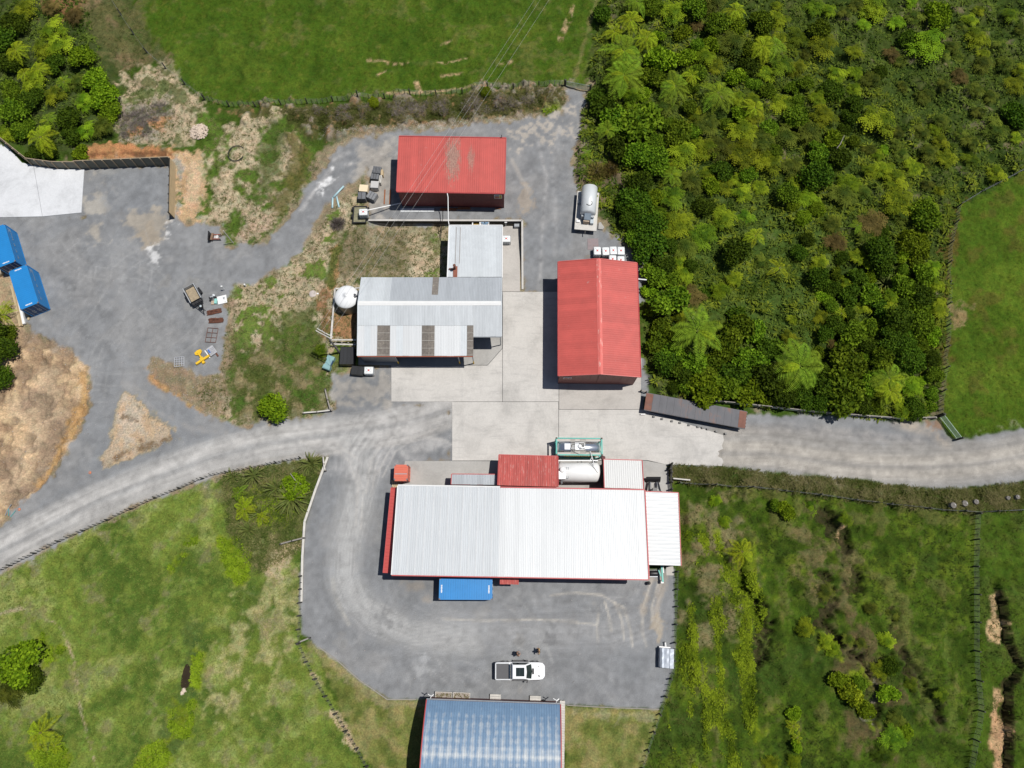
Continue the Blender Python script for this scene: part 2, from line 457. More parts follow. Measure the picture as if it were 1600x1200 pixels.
# ------------------------------------------------------------------ mesh building
class MB:
    def __init__(self):
        self.v, self.f = [], []

    def add(self, vs, fs):
        o = len(self.v)
        self.v += [tuple(p) for p in vs]
        self.f += [tuple(i + o for i in f) for f in fs]
        return self

    def box(self, x0, y0, z0, x1, y1, z1):
        vs = [(x, y, z) for z in (z0, z1) for x, y in ((x0, y0), (x1, y0), (x1, y1), (x0, y1))]
        return self.add(vs, [(3, 2, 1, 0), (4, 5, 6, 7), (0, 1, 5, 4), (1, 2, 6, 5), (2, 3, 7, 6), (3, 0, 4, 7)])

    def cbox(self, c, s, yaw=0.0, pitch=0.0, roll=0.0):
        M = Matrix.Translation(c) @ Matrix.Rotation(yaw, 4, 'Z') @ Matrix.Rotation(pitch, 4, 'Y') @ Matrix.Rotation(roll, 4, 'X')
        hx, hy, hz = s[0] / 2, s[1] / 2, s[2] / 2
        vs = [M @ Vector((x, y, z)) for z in (-hz, hz) for x, y in ((-hx, -hy), (hx, -hy), (hx, hy), (-hx, hy))]
        return self.add(vs, [(3, 2, 1, 0), (4, 5, 6, 7), (0, 1, 5, 4), (1, 2, 6, 5), (2, 3, 7, 6), (3, 0, 4, 7)])

    def bar(self, a, b, w, h=None):
        """square bar from a to b"""
        a, b = Vector(a), Vector(b)
        h = h or w
        d = (b - a).normalized()
        up = Vector((0, 0, 1)) if abs(d.z) < 0.95 else Vector((1, 0, 0))
        s = d.cross(up).normalized()
        t = s.cross(d)
        vs = [p + s * sx * w / 2 + t * sz * h / 2 for p in (a, b) for sx, sz in ((-1, -1), (1, -1), (1, 1), (-1, 1))]
        return self.add(vs, [(0, 1, 2, 3), (7, 6, 5, 4), (4, 5, 1, 0), (5, 6, 2, 1), (6, 7, 3, 2), (7, 4, 0, 3)])

    def tube(self, pts, r, n=6, caps=True):
        pts = [Vector(p) for p in pts]
        rs = r if isinstance(r, (list, tuple)) else [r] * len(pts)
        vs, fs = [], []
        for i, p in enumerate(pts):
            d = (pts[min(i + 1, len(pts) - 1)] - pts[max(i - 1, 0)]).normalized()
            up = Vector((0, 0, 1)) if abs(d.z) < 0.9 else Vector((1, 0, 0))
            s = d.cross(up).normalized()
            t = s.cross(d)
            for k in range(n):
                a = 2 * math.pi * k / n
                vs.append(p + (s * math.cos(a) + t * math.sin(a)) * rs[i])
        for i in range(len(pts) - 1):
            for k in range(n):
                a, b = i * n + k, i * n + (k + 1) % n
                fs.append((a, b, b + n, a + n))
        if caps:
            fs.append(tuple(range(n))[::-1])
            fs.append(tuple(range((len(pts) - 1) * n, len(pts) * n)))
        return self.add(vs, fs)

    def lathe(self, prof, c=(0, 0, 0), n=24, axis='Z'):
        """prof: list of (radius, height) from bottom to top"""
        vs, fs = [], []
        for r, h in prof:
            for k in range(n):
                a = 2 * math.pi * k / n
                p = (r * math.cos(a), r * math.sin(a), h)
                if axis == 'X':
                    p = (h, r * math.cos(a), r * math.sin(a))
                elif axis == 'Y':
                    p = (r * math.sin(a), h, r * math.cos(a))
                vs.append((p[0] + c[0], p[1] + c[1], p[2] + c[2]))
        m = len(prof)
        for i in range(m - 1):
            for k in range(n):
                a, b = i * n + k, i * n + (k + 1) % n
                fs.append((a, b, b + n, a + n))
        fs.append(tuple(range(n))[::-1])
        fs.append(tuple(range((m - 1) * n, m * n)))
        return self.add(vs, fs)

    def prism(self, poly, z0, z1):
        n = len(poly)
        zz0 = z0 if isinstance(z0, (list, tuple)) else [z0] * n
        zz1 = z1 if isinstance(z1, (list, tuple)) else [z1] * n
        vs = [(p[0], p[1], zz0[i]) for i, p in enumerate(poly)] + [(p[0], p[1], zz1[i]) for i, p in enumerate(poly)]
        a = sum(poly[i][0] * poly[(i + 1) % n][1] - poly[(i + 1) % n][0] * poly[i][1] for i in range(n))
        fs = [tuple(range(n))[::-1], tuple(range(n, 2 * n))] + [(i, (i + 1) % n, (i + 1) % n + n, i + n) for i in range(n)]
        if a < 0:
            fs = [f[::-1] for f in fs]
        return self.add(vs, fs)

    def loft(self, rings, cap=True):
        n = len(rings[0])
        vs = [p for r in rings for p in r]
        fs = []
        for i in range(len(rings) - 1):
            for k in range(n):
                a, b = i * n + k, i * n + (k + 1) % n
                fs.append((a, b, b + n, a + n))
        if cap:
            fs.append(tuple(range(n))[::-1])
            fs.append(tuple(range((len(rings) - 1) * n, len(rings) * n)))
        return self.add(vs, fs)

    def mesh(self, name, m, smooth=False):
        me = bpy.data.meshes.new(name)
        me.from_pydata(self.v, [], self.f)
        me.materials.append(m)
        if smooth:
            me.polygons.foreach_set('use_smooth', [True] * len(me.polygons))
        me.update()
        return me

    def build(self, name, m, parent=None, smooth=False, bevel=0.0, label=None, kind=None, loc=None, recalc=False):
        me = self.mesh(name, m, smooth)
        o = bpy.data.objects.new(name, me)
        COL.objects.link(o)
        if recalc:
            import bmesh
            bm = bmesh.new()
            bm.from_mesh(me)
            bmesh.ops.recalc_face_normals(bm, faces=bm.faces)
            bm.to_mesh(me)
            bm.free()
        if parent:
            o.parent = parent
        if loc is not None:
            o.location = loc
        if bevel:
            b = o.modifiers.new('edge', 'BEVEL')
            b.width = bevel
            b.segments = 2
            b.limit_method = 'ANGLE'
        if label:
            o['label'] = label
        if kind:
            o['kind'] = kind
        return o


def thing(name, label, cat, loc=(0, 0, 0), rotz=0.0, group=None):
    o = bpy.data.objects.new(name, None)
    o.empty_display_size = 0.3
    COL.objects.link(o)
    o.location = loc
    o.rotation_euler = (0, 0, rotz)
    o['label'] = label
    o['category'] = cat
    if group:
        o['group'] = group
    return o


def tag(o, label=None, cat=None, group=None, kind=None):
    for k, v in (('label', label), ('category', cat), ('group', group), ('kind', kind)):
        if v:
            o[k] = v
    return o


def inst(me, name, parent, M=None, m=None):
    o = bpy.data.objects.new(name, me)
    COL.objects.link(o)
    if parent:
        o.parent = parent
    if M is not None:
        o.matrix_local = M
    if m is not None:
        o.material_slots[0].link = 'OBJECT'
        o.material_slots[0].material = m
    return o


def copy_tree(o, parent=None):
    c = o.copy()
    COL.objects.link(c)
    c.parent = parent
    for ch in o.children:
        copy_tree(ch, c)
    return c


def np_mesh(name, verts, faces, m, attrs=None, smooth=False):
    """verts (N,3), faces (M,k) arrays"""
    me = bpy.data.meshes.new(name)
    nv, (nf, k) = len(verts), faces.shape
    me.vertices.add(nv)
    me.vertices.foreach_set('co', np.asarray(verts, np.float32).ravel())
    me.loops.add(nf * k)
    me.loops.foreach_set('vertex_index', faces.astype(np.int32).ravel())
    me.polygons.add(nf)
    me.polygons.foreach_set('loop_start', np.arange(0, nf * k, k, dtype=np.int32))
    me.polygons.foreach_set('loop_total', np.full(nf, k, np.int32))
    if smooth:
        me.polygons.foreach_set('use_smooth', np.ones(nf, bool))
    me.update(calc_edges=True)
    me.materials.append(m)
    for an, (ty, dom, arr) in (attrs or {}).items():
        a = me.attributes.new(an, ty, dom)
        a.data.foreach_set('color' if ty == 'FLOAT_COLOR' else 'value', np.asarray(arr, np.float32).ravel())
    o = bpy.data.objects.new(name, me)
    COL.objects.link(o)
    return o

# ================================================================== GROUND
C_GDARK, C_GMID, C_GLIGHT = (.053, .096, .012), (.048, .086, .014), (.125, .165, .048)
C_OLIVE, C_DRY, C_TAN, C_ORANGE = (.070, .074, .024), (.36, .30, .215), (.43, .30, .19), (.36, .185, .09)
C_BROWN, C_GREYB, C_YEL, C_LAWN = (.17, .12, .08), (.22, .195, .17), (.16, .21, .012), (.14, .155, .048)
C_GRAV, C_GLITE, C_GWARM = (.203, .208, .214), (.40, .385, .36), (.27, .25, .225)

ROAD_TOP = [(400, 440), (435, 420), (470, 390), (492, 350), (515, 318), (545, 290), (572, 262), (580, 300), (576, 345), (818, 345),
            (818, 458), (873, 458), (873, 425), (925, 400), (985, 400), (1003, 445), (1010, 438), (1000, 405), (965, 375), (935, 355),
            (900, 300), (893, 260), (905, 190), (917, 141), (888, 138), (880, 175), (850, 183), (830, 186), (760, 193), (690, 203),
            (620, 207), (560, 216), (530, 230), (500, 266), (470, 312), (440, 352), (415, 378), (395, 390), (355, 385), (300, 400), (330, 440)]
YARD_W = [(-90, 335), (130, 335), (128, 262), (266, 258), (266, 335), (290, 352), (345, 352), (352, 386), (415, 378), (440, 400), (420, 428),
          (400, 440), (365, 442), (350, 470), (355, 500), (345, 560), (342, 582), (318, 592), (290, 575), (240, 557), (226, 568), (235, 592),
          (270, 617), (320, 652), (375, 667), (430, 659), (470, 656), (510, 648), (525, 630), (518, 605), (520, 588), (560, 585), (611, 572), (611, 630),
          (706, 626), (706, 722), (640, 722), (520, 712), (440, 720), (330, 747), (230, 782), (130, 827), (0, 896), (-90, 940), (-90, 860), (0, 822), (50, 775), (85, 735), (118, 690),
          (140, 640), (142, 575), (110, 545), (60, 522), (35, 505), (20, 430), (-90, 430)]
YARD_S = [(512, 712), (540, 640), (620, 700), (640, 722), (706, 718), (790, 745), (1000, 760), (1015, 890), (1056, 888), (1054, 1000), (1051, 1050),
          (1030, 1108), (885, 1101), (667, 1093), (605, 1092), (560, 1062), (520, 1026), (490, 1006), (471, 990), (469, 900), (474, 830), (490, 765)]
ROAD_E = [(1040, 727), (1000, 640), (1110, 640), (1166, 650), (1250, 648), (1330, 653), (1440, 662), (1463, 655), (1490, 687), (1600, 669), (1700, 655), (1700, 745),
          (1600, 752), (1530, 760), (1460, 764), (1330, 749), (1200, 737), (1130, 729)]
ISLAND = [(197, 612), (222, 628), (278, 684), (262, 697), (215, 712), (160, 735), (157, 722), (172, 690), (180, 640)]
PIT = [(576, 345), (814, 345), (814, 460), (700, 470), (560, 460)]

STEP = 0.2
xs = np.arange(-96, 96.01, STEP)
ys = np.arange(-29, 98.01, STEP)
GX, GY = np.meshgrid(xs, ys)
NXg, NYg = len(xs), len(ys)
Zc = -CAM_H
_cz = ST * -GY + CT * Zc
U = 800 + FPX * GX / -_cz
V = 600 - FPX * (CT * GY + ST * Zc) / -_cz
N1 = fbm(GX, GY, 6.0, 5, 1)
N2 = fbm(GX, GY, 1.6, 4, 11)
N3 = fbm(GX, GY, 0.6, 3, 21)
N4 = fbm(GX, GY, 14.0, 4, 31)
N5 = fbm(GX, GY, 3.0, 4, 41)
N1, N2, N3, N4, N5 = [(n - n.mean()) / n.std() for n in (N1, N2, N3, N4, N5)]
WU = 5 * N2 + 3 * N3          # boundary warp, px
col = np.zeros(GX.shape + (3,))


def put(c, m):
    col[:] = col * (1 - m[..., None]) + np.asarray(c) * m[..., None]


def area(poly, soft=6, warp=1.0):
    us, vs_ = [p[0] for p in poly], [p[1] for p in poly]
    pad = 60
    bb = (U > min(us) - pad) & (U < max(us) + pad) & (V > min(vs_) - pad) & (V < max(vs_) + pad)
    out = np.zeros(U.shape)
    out[bb] = sstep(-soft, soft, poly_sd(poly, U[bb], V[bb]) + warp * WU[bb])
    return out


def line(pts, w, soft=4, warp=0.5):
    us, vs_ = [p[0] for p in pts], [p[1] for p in pts]
    pad = w + soft + 25
    bb = (U > min(us) - pad) & (U < max(us) + pad) & (V > min(vs_) - pad) & (V < max(vs_) + pad)
    out = np.zeros(U.shape)
    d, _ = seg_dist(pts, U[bb], V[bb])
    out[bb] = 1 - sstep(w - soft, w + soft, d + warp * WU[bb])
    return out


# ---- hard (gravel) areas
hard = np.maximum.reduce([area(ROAD_TOP, 3, .45), area(YARD_W, 3, .5), area(YARD_S, 2.5, .2), area(ROAD_E, 3, .22)])
hard = np.maximum(hard, area([(860, 400), (1003, 396), (1006, 470), (860, 470)], 3, .3))
hard = np.maximum(hard, area([(995, 570), (1012, 590), (1006, 640), (995, 640)], 3, .5))
for cp in ([(608, 500), (785, 456), (873, 456), (1006, 560), (1004, 638), (1110, 672), (1110, 727), (1038, 727), (1046, 772), (622, 775), (634, 718), (700, 724), (700, 634), (608, 634)],
           [(-130, 166), (0, 222), (34, 258), (52, 262), (136, 262), (134, 340), (66, 345), (-130, 350)]):
    hard = np.maximum(hard, area(cp, 2, .2))
hard *= 1 - area(ISLAND, 3, .6)
soil_edge = np.maximum.reduce([area(ROAD_TOP, 12, 1.2), area(YARD_W, 12, 1.2), area(ROAD_E, 10, 1.0)])

# ---- natural cover
put(C_GMID, np.ones(U.shape))
put((.036, .060, .014), sstep(-.3, 1.2, N4) * .6)
put((.27, .215, .155), np.maximum(area(YARD_W, 6, 0) * 0 + line(YARD_W + [YARD_W[0]], 16, 8, 1.2), line(ROAD_TOP + [ROAD_TOP[0]], 13, 7, 1.2)) * .9)
put((.33, .25, .17), area([(-90, 415), (12, 420), (28, 470), (40, 515), (20, 520), (-90, 510)], 6))
# top paddock
TOP = [(160, -80), (990, -80), (945, 20), (925, 100), (917, 135), (880, 132), (700, 147), (440, 165), (360, 168), (320, 156), (250, 80), (195, 20)]
mt = area(TOP, 4, .5)
put(C_GDARK, mt)
put((.080, .122, .018), mt * sstep(0, 1.5, N1) * .7)
put((.036, .072, .010), mt * sstep(.2, 1.6, -N5) * .6)
put((.10, .105, .035), mt * sstep(.8, 2.0, N2 + .5 * N4) * .6)
put((.030, .060, .009), mt * sstep(1.0, 1.8, N3 + .4 * N2) * .6)
put((.13, .15, .03), mt * sstep(1.3, 2.2, -N3 + .3 * N5) * .5)
for p, w in (([(574, 92), (610, 97), (650, 100), (700, 97), (728, 90)], 2.2), ([(604, 146), (650, 144), (700, 140), (755, 131)], 2.6),
             ([(690, 118), (722, 114)], 2.2), ([(650, 128), (655, 142)], 6), ([(590, 118), (605, 110)], 2), ([(776, 102), (800, 96)], 2.5),
             ([(895, 10), (890, 30)], 4), ([(888, 30), (876, 60)], 7), ([(690, 68), (708, 64)], 1.6), ([(760, 150), (815, 136)], 2.0)):
    put(C_TAN, line(p, w * .62, 1.3, .22) * np.clip(.7 + .35 * N3 + .25 * N2, 0, 1))
put((.20, .18, .08), line([(932, 0), (918, 50), (905, 95), (897, 126)], 2.2, 3, .3) * .6)
put((.12, .13, .05), line([(945, 15), (930, 60), (915, 110)], 2.2, 3, .3) * .5)
# fence-side bank with dead brush
BANK = [(330, 168), (440, 166), (700, 148), (880, 136), (888, 158), (850, 178), (760, 188), (690, 196), (600, 203), (540, 212), (480, 225), (440, 200), (380, 190)]
mb = area(BANK, 6)
put((.085, .080, .032), mb)
put(C_GREYB, mb * sstep(.3, 1.1, N2) * .75)
put((.05, .07, .018), mb * sstep(.2, 1.2, -N2 + .4 * N1) * .8)
put((.24, .15, .08), mb * sstep(.9, 1.6, N3 + .6 * N5) * .7)
put((.30, .29, .27), line([(500, 206), (600, 203), (700, 195), (800, 184)], 3, 3, .8) * sstep(-.6, .8, N3) * .8)
# top-left bush floor and slope
put((.045, .062, .020), area([(-90, -80), (170, -80), (200, 30), (260, 95), (190, 110), (185, 220), (120, 240), (60, 240), (-90, 180)], 10))
sl = area([(60, -80), (175, -80), (250, 80), (262, 96), (190, 115), (150, 60), (100, 25), (60, 10)], 8)
put((.088, .090, .036), sl)
put((.17, .125, .075), sl * sstep(.3, 1.3, N1) * .8)
put((.045, .070, .020), sl * sstep(.4, 1.3, -N5) * .7)
put((.20, .10, .05), area([(68, -10), (125, -10), (128, 30), (100, 40), (70, 20)], 8) * .7)
# pale dry patch by the fence corner
D5 = [(190, 112), (215, 108), (248, 98), (322, 160), (316, 195), (300, 222), (240, 232), (186, 228), (183, 190)]
m5 = area(D5, 6)
put(C_DRY, m5)
put(C_GREYB, m5 * area([(188, 165), (262, 150), (275, 180), (250, 215), (188, 228)], 10) * .9)
put((.06, .085, .025), m5 * sstep(.5, 1.3, N2 + .35 * N5) * .8)
put(C_ORANGE, line([(205, 210), (232, 195), (252, 190)], 6, 4, .8) * .8)
put((.07, .11, .025), line([(195, 160), (240, 142), (262, 135)], 6, 4, 1) * .8)
# soil bank behind the timber wall, soil strip beside it
put(C_ORANGE, area([(122, 236), (185, 226), (262, 232), (290, 240), (300, 262), (262, 246), (130, 250)], 4, .5))
put((.16, .08, .045), line([(125, 244), (190, 243), (262, 240), (290, 248)], 2.4, 2, .3) * .8)
put(C_TAN, area([(268, 240), (300, 236), (322, 232), (326, 300), (318, 350), (290, 352), (272, 340)], 4, .8))
put((.47, .36, .26), area([(285, 250), (315, 262), (318, 320), (290, 338)], 8) * .7)
put((.25, .245, .235), area([(276, 250), (287, 262), (284, 320), (276, 335)], 3, .6) * .9)
put((.065, .11, .02), np.maximum(area([(312, 310), (330, 318), (330, 348), (308, 350)], 6), line([(282, 305), (284, 316)], 4, 2)) * sstep(-1, .4, N3))
# mixed pale grass west of the ring track
D6 = [(322, 182), (372, 190), (440, 172), (482, 222), (498, 262), (468, 312), (440, 350), (395, 388), (352, 384), (346, 352), (322, 350), (326, 290), (318, 230)]
m6 = area(D6, 5)
put((.075, .125, .024), m6)
put((.40, .33, .245), .93 * m6 * sstep(-.45, .65, N5 + .35 * N2 + .7 * (1 - np.hypot((U - 415) / 45, (V - 255) / 75))))
put((.055, .09, .022), m6 * area([(420, 195), (452, 200), (425, 290), (395, 320), (405, 260)], 10) * .8)
put((.105, .095, .032), m6 * area([(455, 205), (495, 255), (440, 345), (420, 330), (455, 260)], 8) * .85)
put((.34, .26, .20), m6 * area([(375, 340), (420, 310), (425, 350), (395, 386), (370, 372)], 8) * sstep(-.6, .3, N2) * .9)
# mixed pale grass between yard and workshop
D7 = [(362, 442), (402, 440), (438, 424), (480, 384), (500, 350), (545, 300), (576, 345), (700, 348), (700, 440), (566, 440), (560, 560), (520, 590), (522, 640), (470, 655), (400, 662),
      (372, 664), (330, 640), (300, 610), (345, 582), (356, 500), (352, 470)]
m7 = area(D7, 4)
put(C_DRY, m7)
put((.47, .40, .31), m7 * sstep(.2, 1.2, N5) * .7)
put((.085, .145, .020), m7 * sstep(-.02, .48, N2 + .75 * N5 - .1 + .003 * (V - 470) + .5 * sstep(60, 20, np.hypot(U - 470, V - 560))) * .92)
low = area([(400, 545), (470, 530), (505, 490), (512, 640), (470, 655), (372, 662), (352, 610), (356, 540)], 10)
put((.075, .092, .028), m7 * low)
put((.20, .165, .10), m7 * low * sstep(.0, 1.0, N2 + .3 * N3) * .8)
put((.055, .105, .02), m7 * low * sstep(.3, 1.2, N5 - .3 * N2) * .8)
put((.065, .095, .022), m7 * area([(430, 500), (495, 470), (500, 545), (450, 560), (420, 545)], 8) * .85)
put((.115, .10, .06), m7 * area([(545, 350), (640, 352), (640, 430), (560, 440), (520, 430), (530, 370)], 10) * .75)
put((.24, .20, .15), m7 * area([(545, 350), (700, 352), (700, 430), (560, 440)], 6) * sstep(.3, 1.1, N2) * .7)
put(C_ORANGE, m7 * line([(528, 378), (524, 410), (516, 445)], 3.5, 3, .8) * .85)
put((.21, .115, .065), m7 * area([(502, 450), (520, 446), (516, 500), (510, 530), (498, 520), (496, 480)], 4) * .9)
put((.05, .10, .02), m7 * line([(540, 365), (530, 385), (515, 420), (514, 440)], 4, 3, .6) * .8)
put((.27, .155, .085), area([(522, 492), (558, 488), (556, 532), (518, 532)], 2, .4))
# western soil banks and the island
D1 = [(-90, 500), (15, 505), (22, 515), (60, 523), (110, 546), (141, 572), (140, 640), (110, 700), (60, 770), (0, 822), (-90, 860)]
m1 = area(D1, 4, .8)
put((.29, .205, .135), m1)
put((.49, .355, .225), m1 * sstep(.0, .8, N5 + .4 * N2) * .9)
put((.49, .38, .27), m1 * line([(35, 640), (70, 600), (82, 640), (40, 720), (20, 770)], 16, 12, 1.5) * .6)
put((.24, .18, .13), m1 * sstep(.4, 1.2, -N5 + .3 * N1) * .8)
put((.44, .27, .12), m1 * line([(138, 590), (128, 640), (105, 690), (60, 760)], 6, 5, 1) * .8)
mi = area(ISLAND, 4, .6)
put((.46, .34, .23), mi)
put((.52, .44, .36), mi * area([(197, 625), (225, 650), (225, 680), (195, 690), (182, 670)], 8) * .7)
put((.15, .105, .065), mi * np.maximum(line([(165, 722), (200, 705), (240, 695), (278, 686)], 5, 4, .8), sstep(1.2, 1.8, N2)) * .85)
put((.22, .17, .12), area([(226, 570), (245, 556), (290, 575), (318, 592), (345, 585), (356, 640), (330, 652), (300, 630), (265, 612), (235, 590)], 4) * .85)
put((.40, .24, .12), line([(228, 575), (240, 598), (275, 618), (322, 652)], 3, 3, .6) * .8)
put((.24, .18, .13), line([(362, 446), (352, 480), (358, 520), (348, 580), (352, 610)], 8, 5, 1) * .75)
# east bush floor
BUSH = [(950, -80), (1700, -80), (1700, 235), (1600, 262), (1497, 320), (1480, 400), (1470, 560), (1466, 648), (1420, 655), (1330, 650), (1160, 630), (1040, 618), (1008, 585),
        (1002, 440), (1003, 400), (968, 372), (938, 330), (902, 296), (896, 258), (908, 190), (920, 140), (930, 60)]
mB = area(BUSH, 6)
put((.044, .066, .016), mB)
put((.072, .085, .030), mB * sstep(.2, 1.2, N5 + .3 * N2) * .6)
put((.030, .054, .011), mB * sstep(.3, 1.2, -N5) * .7)
put((.17, .135, .095), mB * sstep(1.5, 2.2, N2 + .5 * N1) * .5)
put((.060, .100, .022), mB * area([(1010, 330), (1240, 330), (1310, 430), (1300, 540), (1180, 560), (1100, 480), (1020, 480)], 40, 3) * .6)
put((.19, .15, .11), area([(895, 200), (905, 180), (915, 200), (905, 260), (915, 300), (897, 300)], 5) * .8)
put((.13, .10, .07), area([(900, 250), (965, 250), (985, 300), (940, 310), (905, 290)], 8) * .8)
put((.085, .105, .03), area([(1003, 460), (1015, 450), (1018, 520), (1008, 580), (1003, 560)], 4) * .9)
# east paddock
PE = [(1497, 322), (1700, 220), (1700, 655), (1600, 668), (1497, 685), (1467, 650), (1477, 530), (1480, 400)]
mE = area(PE, 3, .4)
put((.056, .098, .012), mE)
put((.082, .126, .017), mE * sstep(.0, 1.2, N1) * .7)
put((.080, .080, .018), mE * sstep(.6, 1.6, N5) * .7)
put((.20, .145, .08), (area([(1484, 482), (1510, 478), (1515, 500), (1495, 508)], 5) * sstep(-.3, .6, N2)) * .8)
put((.105, .078, .022), line([(1497, 325), (1478, 400), (1472, 500), (1466, 640)], 9, 5, 1) * .8)
put((.16, .14, .10), line([(1450, 560), (1462, 600), (1455, 640)], 10, 6, 1) * .7)
# rank strip along the east road
HED = [(1044, 727), (1130, 731), (1200, 738), (1330, 750), (1460, 766), (1530, 762), (1600, 754), (1700, 745), (1700, 790), (1600, 797), (1520, 802), (1400, 792), (1250, 772), (1075, 756), (1046, 748)]
mH = area(HED, 3, .8)
put((.070, .092, .026), mH)
put((.16, .135, .075), mH * sstep(.3, 1.2, N2) * .6)
put((.05, .085, .02), mH * sstep(.3, 1.2, -N2 + .3 * N5) * .8)
# south-east rough pasture
SE = [(1046, 752), (1250, 774), (1520, 804), (1700, 792), (1700, 1290), (1000, 1290), (1005, 1195), (1052, 1052), (1058, 890), (1050, 800)]
mS = area(SE, 3, .6)
put((.050, .086, .011), mS)
put((.090, .130, .018), mS * sstep(-.1, 1.1, N5 + .4 * N4) * .75)
put((.032, .058, .012), mS * sstep(.3, 1.3, -N1) * .75)
put((.105, .095, .040), mS * sstep(.6, 1.6, N2 + .5 * N1) * .5)
put((.028, .050, .008), mS * sstep(.4, 1.5, -N2 - .3 * N5) * .7)
put((.16, .135, .075), mS * area([(1060, 780), (1085, 770), (1140, 790), (1165, 900), (1150, 980), (1110, 1000), (1062, 960)], 14, 2) * sstep(-.8, .7, N2) * .75)
put((.11, .095, .045), mS * area([(1240, 830), (1320, 850), (1345, 930), (1290, 960), (1250, 900)], 14, 2) * sstep(-.6, .6, N2) * .8)
put((.085, .065, .034), mS * area([(1290, 960), (1360, 980), (1420, 1040), (1400, 1190), (1330, 1150), (1300, 1060)], 16, 2) * sstep(-.4, .8, N2) * .8)
GUL = [[(1262, 790), (1285, 800), (1305, 825), (1320, 850), (1335, 890), (1330, 920)], [(1290, 900), (1300, 950), (1285, 975), (1330, 1020), (1355, 1040), (1365, 1060)],
       [(1160, 880), (1157, 910), (1175, 940), (1190, 970), (1192, 1000), (1182, 1040)], [(1350, 1035), (1370, 1080), (1362, 1140)], [(1400, 960), (1410, 1010), (1440, 1070), (1470, 1130)]]
for g in GUL:
    put((.075, .06, .036), line(g, 13, 10, 2.2) * .75 * sstep(-1, .5, N2))
    put((.045, .035, .022), line(g, 3.5, 3, 1.2) * .8)
put((.42, .29, .18), area([(1304, 828), (1316, 820), (1325, 835), (1312, 850)], 4) * .9)
put((.40, .27, .16), area([(1300, 826), (1320, 832), (1322, 846), (1305, 842)], 4, .8) * .8)
for p in ([(1415, 950), (1425, 1010), (1450, 1070), (1458, 1120)], [(1480, 980), (1483, 1060), (1490, 1150)]):
    put((.11, .15, .035), line(p, 2.5, 3, 1.0) * .6)
put((.42, .40, .37), np.maximum(line([(1155, 905), (1158, 914)], 2, 1.5, .2), line([(1360, 1120), (1366, 1145)], 4, 3, .8)) * .7)
put((.40, .37, .33), line([(1366, 1060), (1372, 1090)], 3.5, 3, .8) * .6)
put((.050, .086, .012), area([(1526, 800), (1700, 790), (1700, 1290), (1512, 1290)], 4, .4))
put((.062, .092, .020), area([(1526, 800), (1700, 790), (1700, 1290), (1512, 1290)], 4, .4) * sstep(0, 1.2, N5) * .7)
put((.40, .28, .17), area([(1543, 935), (1556, 925), (1566, 1000), (1560, 1005), (1545, 995)], 3, .5))
put((.38, .25, .15), area([(1552, 1072), (1567, 1068), (1569, 1200), (1552, 1270), (1547, 1150)], 3, .6))
put((.040, .030, .018), line([(1557, 922), (1568, 1003), (1591, 1042), (1571, 1068), (1569, 1270)], 2.2, 1.6, .35) * .85)  # dark soil line along the scarp, its face's shade painted in
# south-west pasture
SW = [(-90, 945), (0, 900), (130, 832), (230, 787), (330, 750), (440, 724), (512, 714), (488, 770), (472, 830), (468, 900), (470, 1000), (490, 1010), (530, 1110), (580, 1210), (610, 1290), (-90, 1290)]
mW = area(SW, 3, .5)
put((.125, .172, .037), mW)
put((.225, .258, .088), mW * sstep(-.3, 1.3, N5 + .5 * N4 + .35 * N2) * .8)
put((.052, .092, .018), mW * sstep(.1, 1.3, -N1 + .45 * N2 - .3 * N5) * .8)
put((.145, .19, .045), mW * sstep(.2, 1.4, N2 + .4 * N3) * .5)
put((.30, .28, .145), mW * area([(345, 1010), (400, 910), (470, 890), (468, 1000), (430, 1060), (360, 1120), (330, 1100)], 25, 3) * sstep(-1, 1, N2) * .75)
put((.14, .13, .075), mW * sstep(.9, 1.8, N2 + .4 * N5) * .6)
put((.090, .100, .040), mW * area([(345, 745), (440, 722), (510, 714), (474, 830), (470, 860), (400, 900), (355, 830)], 8) * .8)
put((.36, .29, .20), mW * area([(395, 845), (440, 835), (470, 850), (460, 880), (410, 890)], 10, 2) * sstep(-.3, .8, N2) * .8)
put((.38, .30, .22), line([(-10, 962), (15, 955), (38, 951), (62, 966), (85, 972), (97, 985), (108, 1008), (116, 1035), (122, 1070), (126, 1110), (135, 1150), (150, 1200)], 1.2, 1.4, .25) * .75)
put((.30, .24, .13), line([(245, 1022), (262, 1010), (275, 1002)], 1.4, 1.5, .4) * .6)
put((.40, .31, .22), np.maximum(area([(520, 1112), (530, 1108), (562, 1165), (555, 1175), (530, 1145)], 3, .6), line([(490, 1055), (497, 1066)], 4, 2)) * .9)
put((.06, .10, .03), mW * line([(300, 980), (304, 1020), (296, 1080), (270, 1150), (255, 1190)], 9, 7, 1) * .7)
# mown lawns either side of the arched shed
for LW in ([(492, 1006), (560, 1064), (605, 1094), (667, 1095), (660, 1290), (612, 1290), (580, 1200), (530, 1110)], [(884, 1104), (1030, 1109), (1006, 1195), (985, 1290), (884, 1290)]):
    ml = area(LW, 2.5, .4)
    put(C_LAWN, ml)
    put((.21, .185, .085), ml * sstep(-.1, 1.0, N2 + .3 * N5) * .7)
    put((.075, .105, .024), ml * sstep(.5, 1.3, -N2) * .6)
put((.29, .25, .15), line([(492, 1012), (560, 1068), (610, 1100), (660, 1100)], 5, 4, .8) * .6)
put((.33, .30, .20), line([(893, 1115), (1020, 1118)], 5, 4, 1) * .5)
put((.075, .095, .03), area([(505, 640), (525, 600), (530, 560), (515, 560), (500, 600)], 5) * .6)

